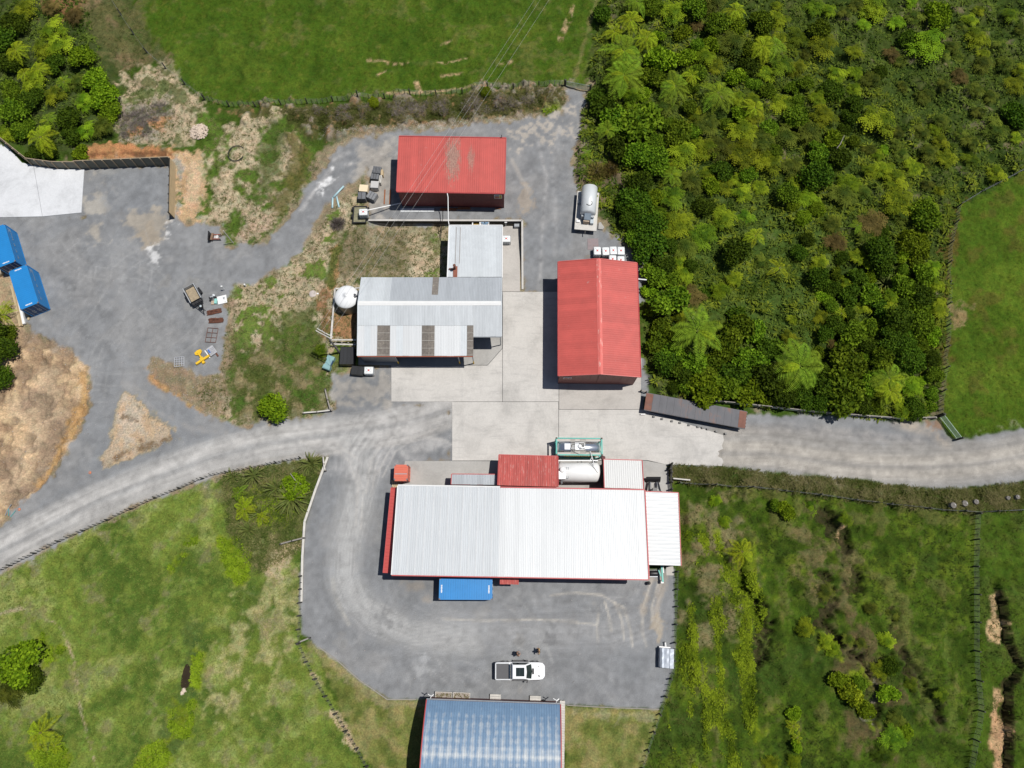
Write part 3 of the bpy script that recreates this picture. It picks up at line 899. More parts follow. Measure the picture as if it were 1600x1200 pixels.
# yellow-green weeds: tint only, the plants stand on top
WEED = [[(340, 842), (372, 838), (392, 862), (388, 905), (372, 915), (352, 890)], [(375, 772), (420, 760), (455, 790), (462, 822), (430, 830), (380, 805)],
        [(285, 832), (312, 828), (308, 850), (286, 852)], [(262, 868), (292, 866), (288, 890), (264, 892)], [(300, 1020), (318, 1022), (312, 1075), (298, 1070)],
        [(270, 1090), (306, 1095), (296, 1150), (272, 1165), (255, 1210), (205, 1210), (225, 1170), (262, 1150)],
        [(75, 1170), (95, 1165), (120, 1180), (100, 1210), (60, 1200), (45, 1175)], [(62, 985), (78, 1000), (85, 1030), (74, 1036)], [(90, 1010), (103, 1012), (104, 1030), (92, 1030)],
        [(1068, 1005), (1085, 1000), (1098, 1045), (1095, 1080), (1075, 1070)], [(1095, 995), (1108, 1000), (1108, 1050), (1096, 1040)], [(1112, 1030), (1132, 1025), (1130, 1060), (1112, 1085)],
        [(1050, 1100), (1075, 1088), (1088, 1100), (1075, 1128), (1052, 1120)], [(1070, 905), (1095, 930), (1092, 945), (1075, 938)], [(1108, 905), (1122, 918), (1130, 950), (1112, 948)],
        [(1130, 965), (1160, 950), (1165, 975), (1152, 1010), (1140, 990)], [(1098, 1130), (1112, 1120), (1118, 1150), (1100, 1165)], [(1125, 1155), (1150, 1140), (1152, 1200), (1110, 1210)],
        [(1075, 1180), (1100, 1172), (1105, 1215), (1070, 1215)], [(1140, 1060), (1152, 1060), (1150, 1085), (1140, 1080)], [(1072, 850), (1084, 838), (1082, 890), (1074, 880)],
        [(1108, 845), (1120, 840), (1122, 885), (1112, 880)], [(1165, 1110), (1185, 1105), (1180, 1130), (1168, 1128)], [(1340, 1080), (1360, 1110), (1368, 1130), (1345, 1120)],
        [(1280, 1000), (1300, 995), (1310, 1025), (1290, 1022)], [(1318, 1065), (1345, 1050), (1350, 1075), (1330, 1090)], [(848, 175), (872, 165), (868, 185), (856, 188)]]
WEED_SE = [w for w in WEED if 1040 < w[0][0] < 1190 and w[0][1] > 840]
WEED = [w for w in WEED if w not in WEED_SE]
STREAK = [(1062, 830), (1130, 835), (1180, 860), (1198, 960), (1190, 1080), (1165, 1215), (1035, 1215), (1050, 1110), (1062, 1050)]
mst = mS * area(STREAK, 14, 2) * sstep(.52, .72, vnoise(GX / .95, GY / 5.0, 7) * .75 + vnoise(GX / .5, GY / 2.2, 8) * .25)
put((.12, .165, .014), mst * .8)
mweed = np.maximum.reduce([area(w, 5, 1.0) for w in WEED])
put((.13, .175, .014), mweed * .8)

gm = np.clip((col[..., 1] - col[..., 0]) / (col[..., 1] + 1e-6) * 4, 0, 1)[..., None]
lum_ = (col @ np.array([.3, .6, .1]))[..., None]
col = col * (1 - gm) + np.clip(lum_ + (col - lum_) * 1.04, .003, 1) * gm
# gravel scatter near the edges, then the gravel itself
natural = 1 - hard
put((.25, .225, .19), soil_edge * natural * sstep(-.2, .9, N3 + .4 * N2) * .55)
gcol = np.zeros_like(col) + np.asarray(C_GRAV)


def gput(c, m):
    gcol[:] = gcol * (1 - m[..., None]) + np.asarray(c) * m[..., None]


gput((.185, .195, .206), sstep(.0, 1.6, N4) * .4)
gput(C_GWARM, sstep(.2, 1.6, N1 + .3 * N2) * .16)
gput((.27, .268, .262), sstep(.6, 1.8, N5 + .5 * N2) * .18)
streak = np.clip(.66 + .16 * N3 + .12 * N2 + .12 * N5, 0, 1)
smooth_ = np.clip(.92 + .03 * N3 + .03 * N2, 0, 1)


def track(pts, w, c=C_GLITE, a=.8, soft=None, st=None):
    gput(c, line(pts, w, soft or w * .8, .12 if st is None else 0) * a * (streak if st is None else st))


SR = [(-90, 905), (0, 862), (60, 830), (150, 785), (230, 752), (330, 715), (420, 692), (500, 682), (580, 672), (640, 660), (700, 640)]
off = lambda pts, d: [(u, v + d) for u, v in pts]
gput((.325, .32, .31), line(SR, 27, 9, .15) * .85)
gput((.275, .26, .238), line([(1125, 700), (1200, 702), (1280, 714), (1360, 724), (1450, 728), (1530, 722), (1600, 710), (1700, 694)], 34, 10, .2) * .8)
track(off(SR, -12), 8, (.385, .374, .36), .85, st=smooth_)
track(off(SR, 12), 8, (.385, .374, .36), .85, st=smooth_)
track(off(SR, 0), 3.5, (.27, .268, .265), .75, st=smooth_)
track(off(SR, 27), 5, (.36, .335, .30), .5)
track(off(SR, -26), 3, (.34, .33, .32), .5)
ER = [(1125, 700), (1200, 700), (1280, 712), (1360, 720), (1450, 722), (1530, 716), (1600, 704), (1700, 688)]
track(off(ER, -2), 8, (.365, .338, .30), .85, st=smooth_)
track(off(ER, 19), 8, (.365, .338, .30), .85, st=smooth_)
track(off(ER, 9), 2.5, (.25, .238, .222), .6, st=smooth_)
track([(1140, 672), (1230, 668), (1330, 678), (1440, 690)], 8, (.34, .31, .28), .45)
track([(1400, 660), (1450, 672), (1480, 690)], 9, (.36, .30, .23), .6)
gput((.20, .12, .07), area([(1455, 660), (1468, 655), (1486, 684), (1470, 680)], 4) * .8)
gput((.33, .33, .325), line([(556, 700), (566, 740), (556, 790), (541, 850), (538, 900), (552, 935), (592, 968), (650, 992), (730, 1000)], 24, 16, .6) * .75)
gput((.30, .30, .30), line([(690, 975), (800, 990), (900, 985), (990, 990)], 22, 18, 1) * .5)
for dd in (-20, -14, -9, -4, 1, 6, 11, 16, 22):
    track([(560 + dd, 690), (572 + dd, 740), (558 + dd * .9, 790), (540 + dd, 850), (536 + dd, 900), (548 + dd, 935), (585 + dd * .7, 968 - dd), (640, 992 - dd), (720, 1000 - dd * .8)], 1.4, (.40, .395, .385), .42)
for pts in ([(520, 700), (545, 720), (560, 760), (556, 820)], [(640, 670), (600, 690), (580, 720), (572, 770)], [(690, 655), (640, 680), (610, 700), (590, 740)], [(610, 690), (660, 680), (700, 690)],
            [(470, 690), (520, 690), (555, 715)]):
    track(pts, 2.2, (.40, .385, .365), .75)
    track([(u + 8, v + 5) for u, v in pts], 1.6, (.40, .385, .365), .65)
gput((.36, .35, .34), area([(515, 715), (600, 650), (700, 632), (700, 700), (610, 712), (560, 760), (530, 750)], 20, 1) * .55 * streak)
track([(520, 905), (522, 925), (532, 950), (545, 975)], 3, (.36, .345, .31), .7)
for pts in ([(690, 967), (760, 970), (830, 968), (880, 970), (930, 976)], [(860, 930), (900, 926), (940, 930), (975, 950), (985, 985), (988, 1010)], [(935, 960), (932, 985), (935, 1003)],
            [(945, 940), (952, 965), (955, 985)], [(1018, 905), (1005, 950), (1003, 985), (1010, 1010)], [(1030, 905), (1018, 950), (1020, 975)], [(960, 940), (972, 970), (975, 1000)]):
    track(pts, 1.8, (.44, .41, .36), .8)
gput((.40, .35, .29), line([(1018, 900), (1012, 925), (1002, 955)], 5, 4, .5) * .6)
gput((.40, .35, .29), line([(1036, 900), (1032, 925), (1026, 955)], 5, 4, .5) * .55)
gput((.40, .34, .26), line([(1027, 965), (1030, 995)], 4, 3, .8) * .7)
gput((.34, .345, .35), area([(645, 1040), (668, 1030), (672, 1048), (655, 1055)], 6) * .5)
gput((.21, .18, .145), area([(625, 905), (690, 908), (690, 925), (640, 925)], 8) * .5)
for pts in ([(470, 330), (490, 300), (510, 275), (520, 262)], [(540, 258), (590, 242), (650, 236)], [(520, 250), (545, 238)]):
    track(pts, 3, (.42, .41, .40), .6)
gput((.66, .66, .66), area([(504, 285), (518, 262), (526, 268), (520, 285), (505, 298)], 4, .8) * .85)
gput((.34, .31, .27), area([(560, 230), (620, 225), (620, 330), (575, 335), (560, 290)], 10) * .65)
gput((.40, .33, .25), line([(820, 290), (824, 320), (818, 325)], 4, 4, 1) * .5)
gput((.36, .32, .27), area([(820, 190), (885, 165), (882, 200), (850, 215), (800, 210)], 12, 2) * sstep(-.5, .8, N3) * .7)
track([(840, 220), (855, 280), (848, 340), (845, 420), (842, 450)], 3, (.34, .335, .33), .6)
track([(800, 250), (815, 280), (830, 300)], 3, (.38, .35, .31), .5)
track([(875, 200), (865, 260), (868, 320), (866, 400)], 4, (.30, .30, .30), .5)
gput((.36, .33, .28), area([(130, 268), (180, 268), (175, 335), (130, 335)], 8, 1) * sstep(-.6, .6, N2) * .6)
gput((.185, .195, .207), area([(158, 265), (262, 262), (262, 330), (170, 335)], 8, .6) * .7)
gput((.30, .265, .215), area([(188, 345), (230, 330), (262, 335), (262, 360), (240, 380), (215, 370)], 6, 1) * .75)
gput((.26, .22, .17), area([(212, 362), (235, 350), (245, 372), (232, 382)], 5, 1) * .6)
gput((.52, .52, .52), area([(236, 392), (248, 387), (254, 402), (246, 412), (240, 408)], 3, .7) * .75)
gput((.60, .60, .60), area([(258, 352), (268, 352), (266, 365), (260, 366)], 3, .8) * .6)
gput((.36, .32, .26), area([(135, 350), (160, 345), (160, 375), (138, 372)], 6, 1) * .6)
gput((.30, .30, .30), line([(180, 380), (200, 480), (195, 560), (205, 600)], 10, 9, 1.5) * .4)
gput((.32, .31, .30), line([(225, 545), (250, 530), (270, 515)], 2, 2, .5) * .7)
gput((.30, .29, .28), line([(195, 600), (240, 640), (300, 670), (370, 680)], 4, 4, .8) * .5)
gput((.30, .275, .24), area([(525, 640), (600, 630), (610, 590), (560, 590), (530, 600)], 8, 1.5) * .6)
_rt = np.random.default_rng(33)
for k in range(60):
    if k < 34:
        cx_, cy_ = _rt.uniform(60, 330), _rt.uniform(360, 640)
    else:
        cx_, cy_ = _rt.uniform(560, 1020), _rt.uniform(920, 1070)
    th0, R_, arc = _rt.uniform(0, 6.28), _rt.uniform(60, 170), _rt.uniform(.4, 1.2)
    ox, oy = cx_ - R_ * math.cos(th0), cy_ - R_ * math.sin(th0)
    pts_ = [(ox + R_ * math.cos(th0 + arc * j / 7), oy + R_ * math.sin(th0 + arc * j / 7)) for j in range(8)]
    cc = (.33, .33, .325) if k % 3 else (.155, .16, .166)
    m_ = line(pts_, 1.0, 1.1, .12) * .42 * streak
    for dR in (19,):
        pts2 = [(ox + (R_ + dR) * math.cos(th0 + arc * j / 7), oy + (R_ + dR) * math.sin(th0 + arc * j / 7)) for j in range(8)]
        m_ = np.maximum(m_, line(pts2, 1.0, 1.1, .12) * .42 * streak)
    gput(cc, m_)
for k in range(26):
    cx_, cy_, w_ = (_rt.uniform(40, 340), _rt.uniform(350, 640), _rt.uniform(2, 7)) if k < 16 else (_rt.uniform(500, 1040), _rt.uniform(930, 1085), _rt.uniform(2, 6))
    gput([(.135, .138, .142), (.33, .32, .30)][k % 2], line([(cx_, cy_), (cx_ + w_, cy_ + w_ * .4)], w_, w_ * .8, 1.2) * .30)
# fine streaks dragged along the wheel paths
SRu = np.array(SR)
wr = V - np.interp(U, SRu[:, 0], SRu[:, 1])
ERu = np.array(ER)
we = V - np.interp(U, ERu[:, 0], ERu[:, 1])
LOOP = [(600, 660), (566, 710), (562, 740), (553, 790), (540, 850), (537, 900), (550, 935), (590, 968), (650, 992), (740, 1000), (840, 985), (950, 980), (1000, 960), (1020, 905)]
dl, tl = seg_dist(LOOP, U, V)
sx_ = np.where(U + V > 1500, 1, -1)
for mk, a, b_, amp in ((line(SR, 34, 10, .2), wr, U, .13), (line(ER, 40, 12, .2), we - 10, U, .11), (line(LOOP, 42, 22, .5), dl * sx_, tl * 95, .12)):
    sn = vnoise(a / 2.2 + 50, b_ / 70 + 9, 3) * .45 + vnoise(a / 5.5 + 80, b_ / 130 + 4, 5) * .55 + .35 * (vnoise(a / 1.2 + 20, b_ / 25 + 4, 6) - .5)
    gcol *= (1 + mk * (sn - .5) * 2 * amp * 1.5)[..., None]
col[:] = col * (1 - hard[..., None]) + gcol * hard[..., None]
# small variation everywhere
col *= np.clip(1 + .06 * N3 + .05 * N2, .6, 1.5)[..., None]

# ---- relief
built = np.zeros(U.shape)
for bpoly in ([(540, 425), (790, 350), (880, 400), (1003, 400), (1003, 610), (780, 600), (520, 590)], [(595, 700), (1070, 700), (1070, 910), (595, 910)], [(640, 1080), (890, 1080), (890, 1290), (640, 1290)],
              [(0, 215), (132, 262), (127, 340), (0, 345)], [(600, 205), (795, 205), (795, 330), (600, 330)]):
    built = np.maximum(built, sstep(-4, 4, poly_sd(bpoly, U, V)))
soft_nat = np.clip(1 - np.maximum(soil_edge, np.maximum(hard, built)), 0, 1)
Z = soft_nat * (.10 * N5 + .06 * N2 + .03 * N3)
Z += (1 - soft_nat) * .008 * N3 * (1 - built)
Z += mB * soft_nat * (.18 * N1 + .15 * N5 + .25)
Z += mS * soft_nat * (.22 * N1 + .10 * N2)
Z += mt * (.05 * N2)
Z += (m1 + mi) * soft_nat * (.16 * N5 + .12 * N2 + .06 * N3)
Z += mb * soft_nat * (.25 * N2 + .2)
Z += mH * soft_nat * (.16 * N2 + .15)
for g in GUL:
    Z -= line(g, 6, 4, 1.0) * .9
for p in ([(574, 95), (610, 100), (650, 103), (700, 100), (728, 93)], [(640, 125), (690, 121), (722, 117)], [(1415, 950), (1425, 1010), (1450, 1070)], [(1480, 980), (1483, 1060)]):
    Z -= line(p, 4, 4, .4) * .18
# scarp at the far right edge
d, tp = seg_dist([(1552, 880), (1558, 925), (1569, 1003), (1592, 1042), (1571, 1068), (1569, 1270)], U, V)
sx = np.interp(V, [880, 925, 1003, 1042, 1068, 1270], [1552, 1558, 1569, 1592, 1571, 1569])
Z += sstep(-1.2, 1.6, U - sx + .25 * WU) * sstep(890, 940, V) * 1.25 * sstep(1640, 1600, U)
# hollow around the workshop wing, held by the concrete wall
pitw = sstep(-1, 1, poly_sd(PIT, U, V)) * sstep(452, 352, V) * sstep(560, 600, U)
Z -= pitw * 1.15
# pond hollow
Z -= np.clip(1.15 - np.hypot((U - 291 + (V - 1055) * .12) / 13, (V - 1055) / 24), 0, 1) * .8
# bank behind the timber retaining wall
Z += area([(60, 232), (122, 222), (265, 228), (262, 240), (130, 243), (60, 246)], 8, .4) * .5 + area([(0, 0), (180, 0), (180, 215), (0, 180)], 20) * .4

for cp in ([(611, 500), (785, 456), (873, 456), (1003, 560), (1001, 640), (1130, 681), (1130, 728), (1040, 726), (1046, 772), (625, 772), (640, 721), (706, 720), (706, 628), (611, 628)],
           [(-130, 160), (0, 216), (34, 254), (52, 258), (131, 264), (127, 332), (66, 338), (-130, 342)]):
    cm = sstep(0, 4, poly_sd(cp, U, V) - 1)
    Z = Z * (1 - cm) - .16 * cm
cm = sstep(-1, 2, poly_sd([(783, 346), (814, 346), (814, 457), (783, 457)], U, V))
Z -= cm * .12
# ---- split the sheet into terrain and gravel pieces that share their edges
vis = (U > -170) & (U < 1770) & (V > -130) & (V < 1330)
quad = np.stack([a.ravel() for a in np.meshgrid(np.arange(NXg - 1), np.arange(NYg - 1))], 1)
i0 = quad[:, 1] * NXg + quad[:, 0]
Q = np.stack([i0, i0 + 1, i0 + NXg + 1, i0 + NXg], 1)
ok = vis.ravel()[Q].any(1)
Q = Q[ok]
hq = hard.ravel()[Q].mean(1) > .5
uq, vq = U.ravel()[Q].mean(1), V.ravel()[Q].mean(1)
P3 = np.stack([GX.ravel(), GY.ravel(), Z.ravel()], 1)
Cc = np.clip(col.reshape(-1, 3), .004, .9)
gr = np.clip(natural * (1 - .6 * m1) * (1 - .6 * mi), 0, 1).ravel()


def ground_piece(name, sel, m):
    q = Q[sel]
    used, inv = np.unique(q, return_inverse=True)
    c4 = np.concatenate([Cc[used], np.ones((len(used), 1))], 1)
    o = np_mesh(name, P3[used], inv.reshape(q.shape), m, {'col': ('FLOAT_COLOR', 'POINT', c4), 'grassy': ('FLOAT', 'POINT', gr[used])}, True)
    o['kind'] = 'structure'
    return o


in_s = poly_sd(YARD_S, uq, vq) > -6
roadw = np.interp(uq, [p[0] for p in SR], [p[1] for p in SR])
is_road = hq & (((vq > roadw - 34) & (uq < 620)) | ((uq > 1040) & (vq > 600))) & ~in_s
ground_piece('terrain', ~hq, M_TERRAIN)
ground_piece('gravel_road', is_road, M_GRAVEL)
ground_piece('gravel_yard', hq & ~is_road & in_s, M_GRAVEL)
ground_piece('gravel_track', hq & ~is_road & ~in_s, M_GRAVEL)


def gz(x, y):
    i, j = int(round((x + 96) / STEP)), int(round((y + 29) / STEP))
    return float(Z[min(max(j, 0), NYg - 1), min(max(i, 0), NXg - 1)])


def GG(u, v, dz=0.0):
    """a point on the ground (plus dz) seen at (u, v)"""
    p = G(u, v, 0)
    for _ in range(3):
        p = G(u, v, gz(p.x, p.y) + dz)
    return p


far = MB()
far.prism([(-420, -420), (420, -420), (420, 420), (-420, 420)], -2.6, -2.2)
fo = far.build('far_ground', mat('distant pasture', (.056, .098, .014), 0.9, 0, .3, .05), kind='structure')

# pond
p = G(291, 1056, -.33)
mbp = MB()
mbp.prism([(p.x + 1.3 * math.cos(a) * (1 + .1 * math.sin(3 * a)), p.y + 2.1 * math.sin(a)) for a in np.linspace(0, 2 * math.pi, 24, False)], -.5, -.33)
mbp.build('pond', mat('dark pond water', (.035, .026, .014), 0.05, 0, .2, 1.0), kind='structure')

# ---- concrete
def slab(name, poly, m, z1=.06, z0=-.25, parent=None, label=None):
    mb_ = MB()
    q = [G(u, v, z1 if not isinstance(z1, (list, tuple)) else z1[i]) for i, (u, v) in enumerate(poly)]
    mb_.prism([(a.x, a.y) for a in q], z0, z1)
    return mb_.build(name, m, parent, kind=None if parent else 'structure', label=label)


cy = bpy.data.objects.new('concrete_yard', None)
COL.objects.link(cy)
cy['kind'] = 'structure'
JAG = [(1130, 680), (1131, 688), (1128, 696), (1130, 701), (1122, 705), (1124, 709), (1121, 713), (1128, 716), (1130, 720), (1130, 728)]
slab('slab', [(611.5, 571), (740, 571), (762, 571), (785, 545), (785, 627.4), (611.5, 627.4)], M_CONC, .06, parent=cy)
slab('slab', [(761.5, 570.3), (784.5, 544.3), (784.6, 520), (560, 500), (560, 570.3)], M_CONC2, .055, parent=cy)
slab('slab', [(785.6, 456), (873, 456), (873, 627.4), (785.6, 627.4)], M_CONC, .062, parent=cy)
slab('slab', [(706.5, 628), (872.6, 628), (872.6, 719.6), (706.5, 719.6)], M_CONC, .058, parent=cy)
slab('slab', [(873.6, 560), (1002.6, 560), (1000.6, 639.5), (873.6, 639.5)], M_CONC3, .064, parent=cy)
slab('slab', [(873.2, 640.1), (1003, 640.1)] + JAG + [(1040, 725.5), (1012, 719), (873.2, 719)], M_CONC, .06, parent=cy)
slab('slab', [(633, 720.4), (778, 720.4), (778, 770), (622, 770)], M_CONC2, .055, parent=cy)
slab('slab', [(778.6, 720.4), (872.6, 720.4), (1012, 720.2), (1044, 726.4), (1048, 770), (1000, 775), (778.6, 772)], M_CONC2, .057, parent=cy)
# sloping pad beside the wing, dropping to the wall
padv = [352, 368, 384, 400, 416, 432, 444, 455.4]
padz = [-1.15 * float(sstep(452, 352, np.float64(v))) + .045 for v in padv]
pq = MB()
for ra, rb, za, zb in zip(padv, padv[1:], padz, padz[1:]):
    qq = [G(785, ra, za), G(812.5, ra, za), G(812.5, rb, zb), G(785, rb, zb)]
    pq.add([(a.x, a.y, a.z) for a in qq] + [(a.x, a.y, a.z - .1) for a in qq], [(3, 2, 1, 0), (0, 1, 5, 4), (2, 3, 7, 6), (1, 2, 6, 5), (3, 0, 4, 7)])
pq.build('ramp_slab', M_CONC3, cy)
wy = bpy.data.objects.new('white_slab', None)
COL.objects.link(wy)
wy['kind'] = 'structure'
slab('slab', [(-130, 160), (0, 216), (34, 254), (52, 258), (66, 338), (-130, 342)], M_SLAB, .08, parent=wy)
slab('slab', [(52.6, 258), (90, 264), (131.5, 264), (127, 332), (66.6, 338)], M_SLAB, .083, parent=wy)
slab('slab', [(1040.5, 885), (1052, 885), (1053, 899), (1041, 899)], M_CONC3, .05)

# ================================================================== BUILDINGS
def rect4(pts, zs):
    """TL, TR, BR, BL as seen, with heights -> centre, yaw, length (x), width (y)"""
    if not isinstance(zs, (list, tuple)):
        zs = [zs] * 4
    q = [G(u, v, z) for (u, v), z in zip(pts, zs)]
    c = (q[0] + q[1] + q[2] + q[3]) / 4
    ex = (q[1] - q[0]) + (q[2] - q[3])
    ey = (q[0] - q[3]) + (q[1] - q[2])
    yaw = math.atan2(ex.y, ex.x)
    L = (math.hypot(*(q[1] - q[0]).xy) + math.hypot(*(q[2] - q[3]).xy)) / 2
    W = (math.hypot(*(q[0] - q[3]).xy) + math.hypot(*(q[1] - q[2]).xy)) / 2
    return Vector((c.x, c.y, 0)), yaw, L, W


_SHEETS = {}


def sheet_mesh(w, L, ribs, m, hr=.035, lap=.035, rows=1, curve=None):
    key = (round(w, 3), round(L, 3), ribs, m.name, hr, curve)
    if key in _SHEETS:
        return _SHEETS[key]
    prof = []
    p = w / ribs
    for k in range(ribs):
        x = k * p
        prof += [(x, 0), (x + p * .52, 0), (x + p * .62, hr), (x + p * .84, hr), (x + p * .94, 0)]
    prof += [(w + lap, 0.004)]
    rows_y = [0, L] if curve is None else None
    mb_ = MB()
    if curve is None:
        ring = [[(x, y, z) for x, z in prof] for y in rows_y]
    else:
        ring = [[(x, cyy, czz + z) for x, z in prof] for cyy, czz in curve]
    n = len(prof)
    vs = [v for r in ring for v in r]
    fs = [(i * n + k, i * n + k + 1, (i + 1) * n + k + 1, (i + 1) * n + k) for i in range(len(ring) - 1) for k in range(n - 1)]
    mb_.add(vs, fs)
    me = mb_.mesh('roof_sheet', m, False)
    _SHEETS[key] = me
    return me


def roof_plane(parent, eL, eR, rL, mats, w=.86, ribs=3, hr=.035, name='roof_sheet', jit=.006, pick=None):
    """lay sheets side by side from the eave line (eL to eR) up to the ridge through rL"""
    eL, eR, rL = Vector(eL), Vector(eR), Vector(rL)
    X = eR - eL
    Y = rL - eL
    n = max(1, round(X.length / w))
    ww = X.length / n
    xd, yd = X.normalized(), Y.normalized()
    zd = xd.cross(yd).normalized()
    flip = zd.z < 0
    for i in range(n):
        m = pick(i, n) if pick else mats
        me = sheet_mesh(ww, Y.length, ribs, m, hr)
        o = eL + xd * (ww * i) + (zd if not flip else -zd) * (random.uniform(0, jit) + .012) + yd * random.uniform(-.02, .01)
        zz = zd if not flip else -zd
        M = Matrix((xd, yd, zz)).transposed().to_4x4()
        M.translation = o
        inst(me, name, parent, M)
    return n


def slab_under(parent, pts, m, t=.08, name='roof_deck', drop=.012):
    mb_ = MB()
    mb_.prism([(p[0], p[1]) for p in pts], [p[2] - t - drop for p in pts], [p[2] - drop for p in pts])
    return mb_.build(name, m, parent)


def wall_ribs(mb_, a, b, z0, za, zb, step, d=.03, w=.05):
    """vertical cladding ribs on a wall from a to b (2d), proud on the right-hand side of a->b"""
    a, b = Vector((*a, 0)), Vector((*b, 0))
    n = max(1, int((b - a).length / step))
    t = (b - a).normalized()
    s = Vector((t.y, -t.x, 0))
    for i in range(n + 1):
        f = i / n
        p = a.lerp(b, f) + s * d * .5
        z1 = za * (1 - f) + zb * f
        mb_.cbox((p.x, p.y, (z0 + z1) / 2), (w, d, z1 - z0), math.atan2(t.y, t.x))


# ---------------- upper red shed
c, yaw, L, W = rect4([(623, 213.5), (790, 215.5), (789.5, 302), (620.5, 298.5)], [5.0, 5.0, 4.25, 4.25])
t = thing('red_shed', 'red iron single pitch shed with grey peeling roof patches, uphill of the grey workshop', 'shed', c, yaw)
hx, hy = L / 2, W / 2
zN, zS = 5.0, 4.25


pc1, pc2 = G(708, 248, 4.7), G(736, 248, 4.7)
M_PEEL, M_PEEL2 = peel_roof(pc1.x, pc1.y, 1.0, 2.9), peel_roof(pc2.x, pc2.y, .45, 1.8, .6)


def pk(i, n):
    u = 622 + (i + .5) / n * 168
    return M_PEEL if 688 < u < 724 else (M_PEEL2 if 724 < u < 748 else M_REDROOF)


roof_plane(t, (-hx, -hy, zS), (hx, -hy, zS), (-hx, hy, zN), M_REDROOF, pick=pk, w=.84, hr=.022)
slab_under(t, [(-hx, -hy, zS), (hx, -hy, zS), (hx, hy, zN), (-hx, hy, zN)], M_REDTRIM)
iw = .16
mbw = MB().prism([(-hx + iw, -hy + iw), (hx - iw, -hy + iw), (hx - iw, hy - iw), (-hx + iw, hy - iw)], -.1, [zS - .1, zS - .1, zN - .12, zN - .12])
wall_ribs(mbw, (-hx + iw, -hy + iw), (hx - iw, -hy + iw), 0, zS - .12, zS - .12, .42, .03, .05)
wl = mbw.build('wall', M_REDWALL, t)
MB().tube([(-hx, -hy - .07, zS - .05), (hx, -hy - .07, zS - .05)], .07, 8).build('gutter', M_REDTRIM, t)
b = MB()
b.bar((-hx - .02, -hy, zS + .03), (-hx - .02, hy, zN + .03), .08, .14).bar((hx + .02, -hy, zS + .03), (hx + .02, hy, zN + .03), .08, .14)
b.bar((-hx, hy + .02, zN + .03), (hx, hy + .02, zN + .03), .12, .14)
b.build('barge_trim', M_REDTRIM, t)


def stripe_sign(parent, x0, z0, w, h, y, cols, frame=True):
    """framed warning sign on a wall that faces -y"""
    s = MB().box(x0, y - .03, z0, x0 + w, y, z0 + h).build('sign', M_WHITE, parent)
    for k, (fx0, fz0, fx1, fz1, m) in enumerate(cols):
        MB().box(x0 + fx0 * w, y - .04, z0 + fz0 * h, x0 + fx1 * w, y - .031, z0 + fz1 * h).build('sign_panel', m, s)


M_SIGNR = mat('faded sign red', (.45, .12, .06), .5)
M_SIGNY = mat('sign yellow', (.55, .42, .04), .5)
M_SIGNG = mat('sign blue grey', (.22, .25, .28), .5)
stripe_sign(t, hx - 1.45, 2.6, 1.05, 1.0, -hy + iw - .03, [(.06, .08, .62, .55, M_SIGNR), (.06, .6, .62, .92, M_SIGNG), (.66, .08, .94, .92, M_SIGNY)])
MB().tube([(hx - .6, hy + .05, zN + .1), (hx - .6, hy + .05, zN + .6)], .05, 6).build('vent_pipe', M_BLACK, t)

# white down pipe bridging from the shed gutter to the wing roof
t = thing('down_pipe', 'white plastic pipe bridging from the red shed gutter to the grey workshop wing', 'pipe', G(699, 301, 4.1))
o0 = t.location
MB().tube([Vector(p) - o0 for p in (G(698.5, 300.5, 4.2), G(700, 308, 4.0), G(700.5, 345, 3.25), G(701.5, 351, 3.1))], .06, 8).build('pipe', M_WHITE, t)

# ---------------- red gable shed
ze, zr = 4.65, 5.75
c, yaw, L, W = rect4([(873, 409), (995.2, 410.8), (1000.3, 589.5), (872.4, 587.5)], ze)
t = thing('red_gable_shed', 'large red gable roofed shed with a pale ridge, at the edge of the bush', 'shed', c, yaw)
hx, hy = L / 2, W / 2
roof_plane(t, (-hx, hy, ze), (-hx, -hy, ze), (0, hy, zr), M_REDROOF, w=.84, hr=.018)
roof_plane(t, (hx, -hy, ze), (hx, hy, ze), (0, -hy, zr), M_REDROOF, w=.84, hr=.018)
slab_under(t, [(-hx, -hy, ze), (0, -hy, zr), (0, hy, zr), (-hx, hy, ze)], M_REDTRIM)
slab_under(t, [(0, -hy, zr), (hx, -hy, ze), (hx, hy, ze), (0, hy, zr)], M_REDTRIM)
mbw = MB()
iw = .28
wx, wy_ = hx - .22, hy - iw
prof = [(-wx, 0), (wx, 0), (wx, ze - .06), (0, zr - .12), (-wx, ze - .06)]
vs = [(x, y, z) for y in (-wy_, wy_) for x, z in prof]
mbw.add(vs, [(0, 1, 2, 3, 4), (9, 8, 7, 6, 5), (0, 5, 6, 1), (1, 6, 7, 2), (2, 7, 8, 3), (3, 8, 9, 4), (4, 9, 5, 0)])
wall_ribs(mbw, (-wx, -wy_), (0, -wy_), .05, ze - .1, zr - .15, .9, .03, .05)
wall_ribs(mbw, (0, -wy_), (wx, -wy_), .05, zr - .15, ze - .1, .9, .03, .05)
mbw.build('wall', M_BROWNWALL, t)
b = MB()
b.add([(-.32, -hy, zr - .02), (0, -hy, zr + .1), (.32, -hy, zr - .02), (-.32, hy, zr - .02), (0, hy, zr + .1), (.32, hy, zr - .02)], [(0, 3, 4, 1), (1, 4, 5, 2)])
b.build('ridge_cap', mat('chalky red ridge', (.60, .13, .11), .6, 0, .1, 2, (.72, .52, .45), .42, 3, (1, .3, 1)), t)
for s in (-1, 1):
    for e in (-hy, hy):
        MB().bar((s * hx, e, ze + .02), (0, e, zr + .02), .08, .16).build('barge_trim', mat('bright red trim', (.52, .11, .10), .5), t)
for s in (-1, 1):
    MB().tube([(s * (hx + .07), -hy, ze - .04), (s * (hx + .07), hy, ze - .04)], .075, 8).build('gutter', M_REDTRIM, t)
